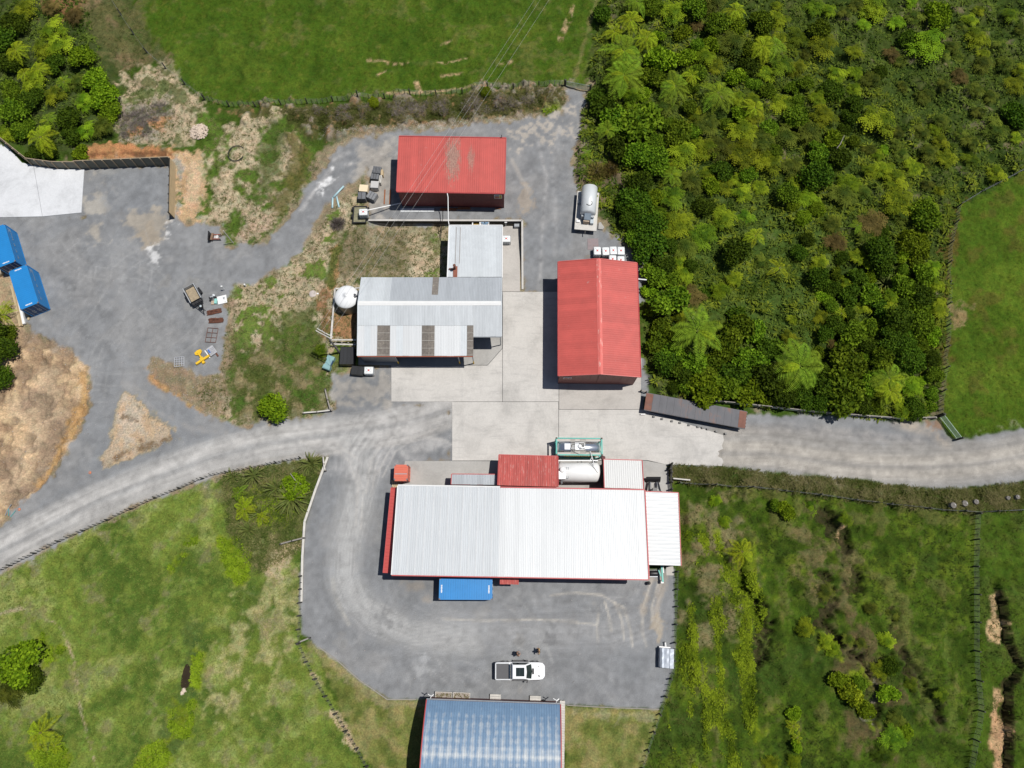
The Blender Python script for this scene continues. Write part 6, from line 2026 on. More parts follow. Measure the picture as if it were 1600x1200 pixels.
# brown and grey implement at the north of the yard
t = thing('ripper_implement', 'rusty implement with a black blade standing alone on the gravel', 'farm implement', place(336, 372))
MB().cbox((-.62, 0, .42), (.12, 1.35, .85), .06).build('blade', M_BLACK, t)
MB().cbox((-.25, 0, .4), (.3, 1.0, .25), -.1).build('beam', mat('brown beam', (.20, .125, .08), .7), t)
for s in (-1, 1):
    MB().cbox((.35, s * .33, .35), (.95, .12, .18)).build('arm', mat('rust red arm', (.24, .07, .045), .7), t)
MB().cbox((.3, 0, .3), (.6, .4, .1)).build('plate', mat('pale worn plate', (.48, .44, .42), .6), t)
MB().cbox((.45, 0, .4), (.12, .5, .1)).build('pin', M_WHITE, t)
for s in (-1, 1):
    MB().tube([(.85, s * .35, 0), (.85, s * .35, .4)], .06, 6).build('leg', M_BLACK, t)
t = thing('slim_pole', 'slim grey pole leaning over the rough grass beside the gravel', 'pole', GG(364.8, 380))
MB().tube([(0, 0, 0), (-.02, .05, 3.6)], .06, 6).build('pole', M_TIMBERW, t)
# timber beside the container
t = thing('timber_stack', 'long tan and white timber lengths lying against the blue container', 'timber', place(33, 490), math.radians(-69))
for k, (dy, L_, dz, m) in enumerate(((.0, 6.6, .1, M_TIMBER), (.16, 6.5, .1, M_TIMBER), (.08, 6.6, .25, M_TIMBER), (-.16, 6.4, .1, M_TIMBER))):
    MB().box(-L_ + 1.9, -.35 + dy, dz - .07, 1.9 + random.uniform(-.1, .1), -.35 + dy + .14, dz + .07).build('beam', m, t)
MB().box(-3.0, .05, .02, 1.75, .38, .3).build('beam', M_WHITE, t)
MB().box(-.6, .75, .02, 1.35, 1.0, .2).build('beam', M_TIMBER, t)
t = thing('concrete_post', 'pale round ended concrete post stub by the end of the blue container', 'post', place(1, 427))
MB().lathe([(.55, 0), (.55, .8), (.5, .85), (.02, .86)], n=20).build('stub', mat('pale tan concrete', (.50, .42, .30), .8), t, True)

# ---------------- pale blue pipes
for k, (a, c_, lab) in enumerate(((((521, 308), (537, 291)), None, 'longest pale blue pipe lying diagonally on the pale grass'), (((519.8, 309), (519.3, 325)), None, 'short pale blue pipe lying upright below the diagonal pipe'),
                                  (((526, 307.5), (529.8, 324)), None, 'short pale blue pipe nearest the crates'))):
    pa_, pb2 = G(*a[0], .12), G(*a[1], .12)
    t = thing('blue_pipe', lab, 'pipe', (pa_.x, pa_.y, 0), 0, 'pale blue pipes on the grass')
    MB().tube([Vector((0, 0, .12)), Vector((pb2.x - pa_.x, pb2.y - pa_.y, .12))], .13, 12).build('pipe', M_PIPE, t, True)

# ---------------- low trailer with a tote near the upper shed
p = place(563.5, 338)
t = thing('flat_trailer', 'old low trailer with grass grown through, carrying a white tote', 'trailer', p, 0)
b = MB().box(-.95, -1.3, .42, -.83, 1.3, .62).box(.83, -1.3, .42, .95, 1.3, .62).box(-.829, 1.18, .42, .829, 1.3, .6).box(-.829, -1.3, .42, .829, -1.18, .6)
b.build('frame', M_BLACK, t)
MB().box(-.828, -1.178, .40, .828, 1.178, .47).build('bed', mat('mossy plank bed', (.20, .19, .12), .9, 0, .3, 3), t)
wm = MB().lathe([(.16, -.1), (.3, -.09), (.3, .09), (.16, .1)], n=16, axis='X').mesh('wheel', M_TYRE, True)
for sx in (-1, 1):
    for y in (-.2, .95):
        inst(wm, 'wheel', t, Matrix.Translation((sx * 1.1, y, .3)))
ibc('white caged tote riding on the low trailer, a white pole leaning on it', G(567.5, 331, 1.6), .05, None, .48)
t = thing('white_pole', 'long white pole from the tote on the trailer to the red shed', 'pole', G(572, 329, 1.65))
o0 = t.location
MB().tube([(0, 0, 0), G(628, 317, .3) - o0], .07, 8).build('pole', M_WHITE, t)
for (u, v, l_), lab in (((601, 308, 2.3), 'thin rusty beam on the ground beside the red shed, nearer the crates'), ((609.5, 308, 2.3), 'thin rusty beam on the ground beside the red shed, nearer the wall')):
    t = thing('rusty_beam', lab, 'beam', place(u, v), 0, 'pair of thin rusty beams')
    MB().box(-.08, -l_ / 2, 0, .08, l_ / 2, .1).build('beam', mat('orange rust', (.26, .095, .04), .85, 0, .2, 4), t)
t = thing('clear_sheets', 'stack of pale translucent roof sheets below the red shed wall', 'sheets', place(652, 328.5))
for k in range(5):
    MB().box(-2.35 + k * .95, -.28, .01 + .01 * k, -2.35 + k * .95 + .93, .28, .05 + .01 * k).build('sheet', mat('pale sheet', (.58, .60, .61), .4, 0, .06, 2, rand=.08), t)
t = thing('rusty_beams', 'rust brown beams lying along the foot of the red shed wall', 'beams', place(711, 327.3))
for x0_, x1_, y_ in ((-2.1, .2, -.1), (-2.0, .3, .08), (.2, 2.2, .06), (.4, 2.1, .2)):
    MB().box(x0_, y_ - .07, 0, x1_, y_ + .07, .16).build('beam', mat('orange rust', (.26, .095, .04), .85), t)
t = thing('timber_offcut', 'short orange timber offcut by the end of the red shed', 'timber', place(778, 326.5))
MB().box(-.4, -.06, 0, .4, .06, .1).build('timber', mat('orange rust', (.26, .095, .04), .85), t)
t = thing('drain_pipe', 'thin black pipe running from the red shed beams over the concrete wall', 'pipe', place(692, 330))
MB().tube([(0, 0, .05), (.05, -1.2, .12), (0, -1.5, .14), (-.25, -2.2, -.9), (-.3, -4.2, -1.05), (.2, -4.6, -1.0)], .045, 6).build('pipe', M_BLACK, t)
# cooler fan and fittings in the hollow
zf = gz(*G(758, 348).xy)
p = G(757.5, 348, zf + 1.0)
t = thing('fan_unit', 'white square housing with a blue fan in the hollow behind the wing', 'fan', (p.x, p.y, zf))
MB().box(-.75, -.7, 0, .6, .7, .95).build('housing', M_WHITE, t)
MB().lathe([(.56, .95), (.56, 1.03), (.5, 1.05), (.47, .97)], n=24).build('shroud', M_GREYM, t, True)
MB().lathe([(.1, .96), (.1, 1.02), (.02, 1.03)], n=10).build('hub', M_BLACK, t)
for k in range(6):
    a = k * math.pi / 3
    b = MB().add([(.1, -.06, .97), (.46, -.16, .96), (.46, .12, 1.01), (.1, .06, 1.0)], [(0, 1, 2, 3)])
    o = b.build('blade', mat('blue fan blade', (.10, .22, .36), .4), t)
    o.rotation_euler = (0, 0, a)
t = thing('pallet_bundle', 'white framed bundle of yellow tubes beside the blue fan', 'bundle', (p.x - 1.35, p.y, zf))
MB().box(-.45, -.7, 0, -.3, .7, .8).build('frame', M_WHITE, t)
for k in range(4):
    MB().tube([(-.25, -.6 + k * .3, .5), (.55, -.5 + k * .25, .55)], .04, 5).build('tube', M_YELLOW, t)
t = thing('pump', 'grey pump and pipework against the corner of the concrete wall', 'pump', (G(808, 353).x, G(808, 353, -1).y, gz(*G(806, 354).xy)))
MB().box(-.4, -.35, 0, .3, .1, .7).build('motor', M_GREYM, t)
MB().lathe([(.22, 0), (.22, .8), (.1, .9)], c=(.15, .35, 0), n=14).build('filter', M_TIMBERG, t)
MB().tube([(-.5, .4, .6), (.1, .4, .65), (.45, .1, .65)], .06, 6).build('pipework', M_WHITE, t)
t = thing('standpipe', 'short standpipe with a white valve in the hollow behind the wing', 'pipe', (G(790, 348, -.3).x, G(790, 348, -.3).y, gz(*G(790, 350).xy)))
MB().tube([(0, 0, 0), (0, 0, 1.0)], .12, 8).build('pipe', M_GREYM, t)
MB().box(-.14, -.12, 1.0, .2, .14, 1.15).build('valve', M_WHITE, t)

# ---------------- loader front and gate by the east road
p = place(1020, 757)
t = thing('loader', 'black front loader bucket and arms poking out from under the annex', 'loader', (p.x, p.y, .06), 0)
b = MB()
prof = [(.55, .05), (.62, .75), (.35, .62), (.1, .35), (.0, .08), (.0, .0)]
vs = [(x, y + .25, z) for x in (-.9, .9) for y, z in prof]
n = len(prof)
b.add(vs, [tuple(range(n)), tuple(range(n, 2 * n))[::-1]] + [(i, i + n, (i + 1) % n + n, (i + 1) % n) for i in range(1, n)])
b.build('bucket', M_BLACK, t, recalc=True)
MB().box(-.86, .28, .01, .86, .7, .06).build('blade', mat('worn brown steel', (.14, .105, .09), .6, .3), t)
for s in (-1, 1):
    MB().bar((s * .55, .25, .45), (s * .68, -.9, .9), .18, .22).build('arm', M_BLACK, t)
    MB().tube([(s * .4, .2, .55), (s * .45, -.7, .95)], .05, 6).build('ram', M_GREYM, t)
MB().cbox((0, -.75, .8), (.5, .4, .5)).build('front_axle', M_BLACK, t)
MB().cbox((0, -1.6, 1.0), (1.1, 1.3, .9)).build('body', M_BLACK, t)
for s in (-1, 1):
    MB().lathe([(.2, -.16), (.5, -.15), (.5, .15), (.2, .16)], c=(s * .8, -1.4, .5), n=18, axis='X').build('wheel', M_TYRE, t, True)
t = thing('stock_gate', 'dark timber yard gate standing open at the end of the road hedge', 'gate', place(1046, 742))
for k in range(4):
    MB().bar((-.05, .65, .3 + k * .27), (.2, 1.3, .3 + k * .27), .05, .12).build('rail', M_POST, t)
    MB().bar((.0, -1.0, .3 + k * .27), (.2, 1.3, .3 + k * .27), .05, .12).build('rail', M_POST, t)
for x, y in ((-.05, .62), (.2, 1.32), (.1, 0.2), (.02, -1.0), (.0, -1.9)):
    MB().box(-.09, -.09, 0, .09, .09, 1.35).build('post', M_POST, t, loc=(x, y, 0))
for k in range(3):
    MB().bar((.0, -1.0, .3 + k * .3), (.05, -2.4, .3 + k * .3), .05, .1).build('rail', M_POST, t)
t = thing('timber_rail', 'bleached rail with a white end at the foot of the road hedge', 'rail', place(1050, 750))
MB().bar((0, .1, .75), (2.0, -.1, .75), .16, .12).build('rail', M_TIMBERW, t)
MB().box(1.95, -.2, 0, 2.1, .0, .85).build('post', M_TIMBERW, t)
MB().box(-.07, .03, 0, .07, .17, .72).build('post', M_POST, t)
# teal boom, black bits at the annex
p = place(1032, 898)
t = thing('teal_boom', 'teal painted loader boom jutting out from under the annex', 'farm implement', p, 0)
b = MB().cbox((.05, .2, .8), (.2, 2.1, .2), .02)
b.build('boom', M_TEAL, t)
MB().bar((-.35, .55, .7), (-.1, -.2, .75), .14).build('strut', M_TEAL, t)
MB().bar((.2, 1.1, .85), (.2, .2, .9), .08).build('ram', M_WHITE, t)
for y in (-.7, .9):
    MB().box(-.02, y - .06, 0, .1, y + .06, .7).build('leg', M_TEAL, t)
MB().cbox((0.02, -.85, .7), (.28, .3, .2)).build('head', M_WHITE, t)
t = thing('black_drum', 'dark drum lying under the edge of the annex roof', 'drum', place(1020.5, 896), 0)
MB().lathe([(.3, -.45), (.32, -.4), (.32, .4), (.3, .45)], c=(0, 0, .32), n=18, axis='X').build('drum', M_BLACK, t, True)
MB().box(-.5, -.42, 0, .5, -.34, .25).build('chock', M_GREYM, t)
t = thing('small_bollard', 'dark bollard below the corner of the silver roof', 'bollard', place(1012.5, 911))
MB().lathe([(.2, 0), (.2, .7), (.16, .78), (.02, .8)], n=14).build('bollard', M_BLACK, t, True)
MB().lathe([(.21, .5), (.21, .58), (.2, .59)], n=14).build('band', M_GREYM, t, True)

# ---------------- fabric covered trailer
c, yaw, L, W = rect4([(1031, 1012.5), (1053.5, 1014), (1053.5, 1045), (1032.5, 1043)], 1.3)
t = thing('covered_trailer', 'trailer wrapped in a silver grey cover, parked against the yard fence', 'trailer', c, yaw)
hx, hy = L / 2, W / 2
xsn = [(-hx, .25), (-hx + .02, 1.0), (-hx + .22, 1.26), (-hx + .45, 1.2), (-hx + .75, 1.33), (.22, 1.36), (.3, 1.44), (hx - .05, 1.30), (hx, .3)]
rings = []
for j in range(9):
    y = -hy + 2 * hy * j / 8
    rings.append([(x + .02 * math.sin(j * 2.1 + k), y, z + (.025 * math.sin(j * 1.7 + k * 2.3) if 0 < k < 8 else 0)) for k, (x, z) in enumerate(xsn)])
MB().loft(rings).build('cover', M_FABRIC, t, recalc=True)
MB().box(-hx + .02, hy + .01, .3, hx - .3, hy + .12, .5).build('frame', M_WHITE, t)
MB().bar((.0, hy + .1, .45), (-.08, hy + .65, .45), .1).build('drawbar', M_WHITE, t)
MB().bar((-.1, hy + .62, .0), (-.1, hy + .62, .6), .06).build('jockey_wheel', M_BLACK, t)
for s in (-1, 1):
    MB().lathe([(.15, -.08), (.3, -.07), (.3, .07), (.15, .08)], c=(s * (hx - .12), 0, .3), n=16, axis='X').build('wheel', M_TYRE, t, True)

# ---------------- white double cab pickup
pc = G(812.5, 1048.5, .9)
t = thing('pickup_truck', 'white double cab pickup with black sunroof and charcoal tray cover', 'pickup', (pc.x, pc.y, 0))
HL, HW = 2.93, 1.0


def ring(x, w, z0, z1, r=.12, n=3):
    pts = []
    for cx_, cz_, a0_ in ((w - r, z1 - r, 0), (-w + r, z1 - r, 90), (-w + r * .5, z0 + r * .5, 180), (w - r * .5, z0 + r * .5, 270)):
        rr = r if a0_ < 180 else r * .5
        for k in range(n + 1):
            a = math.radians(a0_ + 90 * k / n)
            pts.append((x, cx_ + rr * math.cos(a), cz_ + rr * math.sin(a)))
    return pts


rings = [ring(x, w, z0, z1) for x, w, z0, z1 in ((-HL, HW * .86, .55, .98), (-HL + .06, HW * .94, .45, 1.1), (-HL + .3, HW * .985, .42, 1.13), (-1.1, HW, .40, 1.13), (0, HW, .38, 1.12), (.95, HW, .38, 1.10), (1.3, HW * .985, .4, 1.10),
                                                 (2.2, HW * .97, .42, 1.05), (2.62, HW * .9, .45, .98), (2.84, HW * .74, .5, .88), (HL, HW * .55, .55, .8))]
MB().loft(rings).build('body', M_CARW, t, True, recalc=True)
# cab
cab = []
for z, xa, xb, w in ((1.08, -1.12, 1.32, .93), (1.45, -1.0, .98, .86), (1.74, -.88, .62, .76), (1.8, -.8, .5, .70)):
    cab.append([(xa, -w, z), (xb, -w, z), (xb + .07, 0, z), (xb, w, z), (xa, w, z)])
MB().loft(cab).build('cab', M_CARW, t, recalc=True)
g = MB().add([(1.285, -.80, 1.15), (.70, -.68, 1.72), (.78, 0, 1.725), (.70, .68, 1.72), (1.285, .80, 1.15), (1.37, 0, 1.15)], [(0, 5, 2, 1), (5, 4, 3, 2)])
g.v = [(x + .035, y, z + .03) for x, y, z in g.v]
g.build('windscreen', M_GLASS, t, recalc=True)
for s in (-1, 1):
    y0_, y1_ = s * .965, s * .80
    MB().add([(-.9, y0_, 1.16), (1.05, y0_, 1.16), (.62, y1_, 1.68), (-.8, y1_, 1.68)], [(0, 1, 2, 3) if s < 0 else (3, 2, 1, 0)]).build('side_window', M_GLASS, t)
MB().box(-.48, -.47, 1.795, .50, .47, 1.815).build('sunroof', M_GLASS, t)
MB().box(-.03 - .0, -.47, 1.816, -.015, .47, 1.82).build('sunroof_divider', M_CHARCOAL, t)
MB().box(-1.22, -.8, 1.1, -1.125, .8, 1.52).build('rear_window', M_GLASS, t)
MB().box(-HL + .16, -.83, 1.125, -1.32, .83, 1.165).build('tray_cover', M_CHARCOAL, t, bevel=.02)
for s in (-1, 1):
    MB().box(-HL + .1, s * .89 - .05, 1.12, -1.25, s * .89 + .05, 1.2).build('tray_rail', mat('silver rail', (.52, .54, .56), .4, .2), t)
MB().box(-HL + .03, -.86, 1.0, -HL + .13, .86, 1.17).build('tailgate', mat('silver rail', (.52, .54, .56), .4, .2), t)
MB().box(1.42, -.32, 1.10, 1.64, .32, 1.14).build('bonnet_scoop', M_BLACK, t)
for s in (-1, 1):
    MB().box(1.4, s * .42 - .015, 1.1, 1.85, s * .42 + .015, 1.122).build('bonnet_ridge', M_WHITE, t)
    MB().cbox((2.22, s * .52, 1.065), (.2, .13, .03), s * .5).build('bonnet_vent', M_BLACK, t)
    MB().cbox((.82, s * 1.14, 1.12), (.16, .24, .18), s * .25).build('mirror', M_BLACK, t)
    MB().cbox((2.72, s * .66, .78), (.2, .3, .16), -s * .5).build('headlight', M_GLASS, t)
    MB().box(-.85, s * 1.06 - .09, .36, .95, s * 1.06 + .09, .42).build('side_step', M_BLACK, t)
    wm = MB().lathe([(.22, -.13), (.4, -.14), (.41, -.1), (.41, .1), (.4, .14), (.22, .13)], n=22, axis='Y').mesh('wheel', M_TYRE, True)
    for xx in (-1.75, 1.75):
        w_ = inst(wm, 'wheel', t, Matrix.Translation((xx, s * .92, .41)))
        MB().lathe([(.2, -.02), (.21, .0), (.2, .03), (.03, .04)], n=14, axis='Y').build('rim', M_GREYM, w_, loc=(0, s * .13, 0))
        MB().cbox((xx, s * 1.0, .87), (1.05, .1, .08)).build('wheel_arch', M_BLACK, t)
MB().box(HL - .06, -.6, .5, HL + .02, .6, .7).build('bumper', M_BLACK, t)
MB().tube([(-.98, -.0, 1.8), (-1.06, 0, 1.92)], .02, 5).build('aerial', M_BLACK, t)


# ---------------- two people
def person(label, p, yaw, shirt, trousers, hairm, arms):
    t = thing('person', label, 'person', (p.x, p.y, 0), yaw)
    J = {'pel': (0, 0, .95), 'waist': (0, 0, 1.1), 'chest': (.02, 0, 1.33), 'neck': (.03, 0, 1.5),
         'hL': (0, .1, .9), 'kL': (.03, .12, .5), 'aL': (-.02, .13, .09), 'tL': (.16, .16, .05),
         'hR': (0, -.1, .9), 'kR': (.05, -.12, .5), 'aR': (.02, -.14, .09), 'tR': (.2, -.17, .05),
         'sL': (.0, .2, 1.42), 'eL': arms[0], 'wL': arms[1], 'fL': arms[2], 'sR': (.0, -.2, 1.42), 'eR': arms[3], 'wR': arms[4], 'fR': arms[5],
         'head': (.05, 0, 1.6), 'top': (.04, 0, 1.72)}
    rad = {'pel': .15, 'waist': .135, 'chest': .15, 'neck': .06, 'hL': .095, 'kL': .07, 'aL': .05, 'tL': .045, 'hR': .095, 'kR': .07, 'aR': .05, 'tR': .045,
           'sL': .075, 'eL': .048, 'wL': .034, 'fL': .03, 'sR': .075, 'eR': .048, 'wR': .034, 'fR': .03, 'head': .095, 'top': .075}
    E_ = [('pel', 'waist'), ('waist', 'chest'), ('chest', 'neck'), ('neck', 'head'), ('head', 'top'), ('pel', 'hL'), ('hL', 'kL'), ('kL', 'aL'), ('aL', 'tL'), ('pel', 'hR'), ('hR', 'kR'), ('kR', 'aR'), ('aR', 'tR'),
          ('chest', 'sL'), ('sL', 'eL'), ('eL', 'wL'), ('wL', 'fL'), ('chest', 'sR'), ('sR', 'eR'), ('eR', 'wR'), ('wR', 'fR')]
    ks = list(J)

    def skin(name, keys, m, scale=1.0, root='pel'):
        keys = [k for k in ks if k in keys]
        me = bpy.data.meshes.new(name)
        me.from_pydata([J[k] for k in keys], [(keys.index(a), keys.index(b_)) for a, b_ in E_ if a in keys and b_ in keys], [])
        me.materials.append(m)
        o = bpy.data.objects.new(name, me)
        COL.objects.link(o)
        o.parent = t
        sk_ = o.modifiers.new('skin', 'SKIN')
        sk_.use_smooth_shade = True
        if not me.skin_vertices:
            import bmesh
            bm = bmesh.new()
            bm.from_mesh(me)
            bm.verts.layers.skin.verify()
            bm.to_mesh(me)
            bm.free()
        for k, v in zip(keys, me.skin_vertices[0].data):
            v.radius = (rad[k] * scale, rad[k] * scale)
            v.use_root = k == root
        ss = o.modifiers.new('smooth', 'SUBSURF')
        ss.levels = ss.render_levels = 1
        return o
    skin('body', ks, mat('skin', (.42, .25, .17), .5, 0, .06, 5))
    skin('shirt', ['pel', 'waist', 'chest', 'sL', 'eL', 'sR', 'eR'], shirt, 1.12, 'chest')
    skin('trousers', ['pel', 'hL', 'kL', 'aL', 'hR', 'kR', 'aR'], trousers, 1.14)
    MB().lathe([(.102, 1.62), (.112, 1.68), (.10, 1.75), (.06, 1.80), (.01, 1.81)], c=(.035, 0, 0), n=16).build('hair', hairm, t, True)
    MB().cbox((.148, 0, 1.63), (.03, .03, .045)).build('nose', mat('skin', (.42, .25, .17)), t)
    for s in (-1, 1):
        MB().cbox((.125, s * .038, 1.655), (.02, .022, .012)).build('eye', M_BLACK, t)
        f = MB()
        base = Vector(J['fL' if s > 0 else 'fR'])
        w_ = Vector(J['wL' if s > 0 else 'wR'])
        d = (base - w_).normalized()
        sd = d.cross(Vector((0, 0, 1)))
        sd = sd.normalized() if sd.length > .1 else Vector((1, 0, 0))
        for k in range(4):
            q0_ = base + sd * (k - 1.5) * .019
            f.tube([q0_, q0_ + d * .04, q0_ + d * (.075 - .006 * abs(k - 1)) + Vector((0, 0, -.012))], [.009, .0085, .007], 5)
        f.tube([w_ + sd * .03, w_ + sd * .05 + d * .04, w_ + sd * .055 + d * .07], [.011, .01, .008], 5)
        f.build('fingers', mat('skin', (.42, .25, .17)), t, True)
        MB().cbox((.09 if s > 0 else .12, s * .15, .045), (.27, .1, .09)).build('shoe', M_BLACK, t, bevel=.02)
    return t


p = G(808.5, 1021.5, .8)
person('person in dark clothes with brown hair standing by the pickup, nearer its tray', p, math.radians(20), mat('dark shirt', (.05, .035, .03), .8), mat('dark trousers', (.03, .03, .035), .8), mat('brown hair', (.16, .085, .05), .7),
       [(.06, .27, 1.16), (.26, .16, 1.1), (.33, .1, 1.1), (.05, -.27, 1.16), (.25, -.16, 1.1), (.32, -.1, 1.1)])
p = G(842, 1017, .8)
person('person in a tan yellow top standing apart on the gravel beyond the pickup', p, math.radians(178), mat('tan yellow shirt', (.42, .29, .11), .8), mat('dark trousers', (.03, .03, .035), .8), mat('dark brown hair', (.09, .05, .035), .7),
       [(-.02, .34, 1.2), (.16, .33, 1.02), (.22, .32, .98), (-.02, -.34, 1.2), (.16, -.33, 1.02), (.22, -.32, .98)])

# ---------------- power pole and lines
pt = G(508, 521.5, 7.6)
t = thing('power_pole', 'timber power pole with a pale double cross arm beside the workshop', 'power pole', (pt.x, pt.y, 0))
MB().tube([(0, 0, -.2), (0, 0, 7.75)], [.16, .11], 10).build('pole', M_TIMBERG, t)
ca, cb = G(494.5, 515, 7.6) - pt, G(519.5, 528.5, 7.6) - pt
dv = (cb - ca).normalized()
nv = Vector((-dv.y, dv.x, 0))
for s in (-1, 1):
    MB().bar(Vector((0, 0, 7.6)) + ca + nv * .14 * s, Vector((0, 0, 7.6)) + cb + nv * .14 * s, .1, .12).build('cross_arm', M_TIMBERW, t)
ins = []
for f in (.06, .34, .8):
    q_ = ca.lerp(cb, f) + Vector((0, 0, 7.66))
    MB().lathe([(.05, 0), (.07, .05), (.05, .1), (.06, .14), (.02, .2)], n=10).build('insulator', M_WHITE, t, True, loc=q_ + nv * .14)
    ins.append(q_ + nv * .14 + Vector((0, 0, .18)))
MB().tube([(0.0, 0, 7.1), (-.5, -1.2, 4.0), (-.75, -2.6, .05)], .02, 5).build('stay_wire', M_PWIRE, t)
gq = []
for k, (ue, ve) in enumerate(((833, 0), (842, 0), (856, 0))):
    A = ins[k] + t.location
    B = G(ue, ve, 8.2)
    d_ = B - A
    B = A + d_ * 1.6
    pts = []
    for i in range(25):
        f = i / 24
        q_ = A.lerp(B, f)
        q_.z -= .35 * 4 * f * (1 - f)
        pts.append(q_ - A)
    w_ = thing('power_line', ('power cable nearest the crates, crossing the red shed roof', 'middle power cable of three crossing the red shed roof', 'power cable nearest the gable shed, crossing the red shed roof')[k], 'cable', A, 0, 'three power cables from the pole')
    MB().tube(pts, .0105, 5).build('cable', M_PWIRE, w_)

# ---------------- small things in the grass
t = thing('rock_pile', 'round heap of pale broken rock in the rough grass by the fence corner', 'rocks', GG(311.5, 206.5))
sm = [MB() for _ in range(3)]
import bmesh as _bm
stones = []
for k in range(3):
    bm = _bm.new()
    _bm.ops.create_icosphere(bm, subdivisions=1, radius=1)
    for v in bm.verts:
        v.co *= random.uniform(.75, 1.2)
    me = bpy.data.meshes.new('stone')
    bm.to_mesh(me)
    bm.free()
    me.materials.append(M_STONE)
    stones.append(me)
for k in range(280):
    a, r = random.random() * 6.283, 1.3 * math.sqrt(random.random())
    s = random.uniform(.06, .17)
    inst(stones[k % 3], 'stone', t, Matrix.Translation((r * math.cos(a), r * math.sin(a), .35 * (1 - (r / 1.5) ** 2) + .02)) @ Matrix.Rotation(a * 3, 4, 'X') @ Matrix.Diagonal((s * 1.3, s, s * .8, 1)))
t = thing('hose_coil', 'open loop of black hose lying in the grass below the rock pile', 'hose', GG(369.5, 240))
MB().tube([(1.15 * math.cos(a) * (1 + .06 * math.sin(2 * a)), 1.25 * math.sin(a), .1 + .03 * math.sin(3 * a)) for a in np.linspace(.7, 5.9, 30)], .055, 6).build('hose', M_POLY, t)
t = thing('valve_box', 'pale round manhole lid with a small white cap in the pale grass', 'manhole', GG(489, 459.5))
MB().lathe([(.5, 0), (.5, .12), (.45, .16), (.02, .17)], n=22).build('lid', mat('pinkish concrete', (.48, .42, .39), .8), t, True)
MB().box(.55, -.08, 0, .8, .12, .15).build('cap', M_WHITE, t)
for (u, v), r, lab in (((1487, 790), .42, 'grey weathered stump by the road fence, nearest the rusty trailer'), ((1505, 787), .42, 'grey weathered stump by the road fence, middle of three'), ((1522.5, 784.5), .36, 'grey weathered stump by the road fence, beside the fence junction'),
                       ((1572, 778.5), .28, 'small pale stump in the rank grass beyond the fence junction'), ((1587, 777), .32, 'small pale stump at the far right in the rank grass')):
    t = thing('stump', lab, 'stump', GG(u, v) + Vector((0, 0, -.05)), random.random() * 3, 'stumps along the road fence')
    MB().lathe([(r * 1.02, 0), (r * .92, .3), (r * .85, .5), (r * .3, .56), (.02, .55)], n=12).build('stump', mat('grey stump wood', (.17, .155, .14), .9, 0, .3, 5), t)
    MB().lathe([(r * .25, .56), (r * .2, .66), (.02, .68)], n=8).build('core', M_TIMBERW, t, loc=(.1, -.05, 0))
for (u, v), lab in (((141, 738.5), 'orange ringed marker at the tip of the dirt island'), ((30.5, 796), 'orange ringed marker at the foot of the dirt bank')):
    t = thing('ground_marker', lab, 'marker', place(u, v), 0, 'orange ground markers')
    MB().lathe([(.16, 0), (.16, .1), (.1, .11)], n=14).build('ring', mat('orange plastic', (.62, .17, .06), .5), t, True)
    MB().lathe([(.07, .1), (.07, .14), (.01, .145)], n=10).build('centre', M_GREYM, t, True)
t = thing('scrap_pipes', 'few teal and grey pipe ends dumped at the foot of the dirt bank', 'scrap', place(12, 803))
for k in range(5):
    a = random.uniform(.9, 1.8)
    x, y = random.uniform(-.5, .5), random.uniform(-.4, .4)
    MB().tube([(x, y, .06), (x + .9 * math.cos(a), y + .9 * math.sin(a), .08)], .06, 6).build('pipe', mat('dull teal pipe', (.10, .28, .27), .5) if k < 2 else M_GREYM, t)
for (u, v), s, lab in (((287, 1079), .22, 'pale stone at the tail of the small dark pond'), ((284, 1083), .16, 'smaller pale stone just below the one at the pond')):
    t = thing('pond_stone', lab, 'stone', GG(u, v), .5, 'stones at the pond outlet')
    inst(stones[0], 'stone', t, Matrix.Diagonal((s * 1.3, s * 1.6, s, 1)))
    inst(stones[1], 'chip', t, Matrix.Translation((s, -s * 1.2, 0)) @ Matrix.Diagonal((s * .5, s * .5, s * .4, 1)))

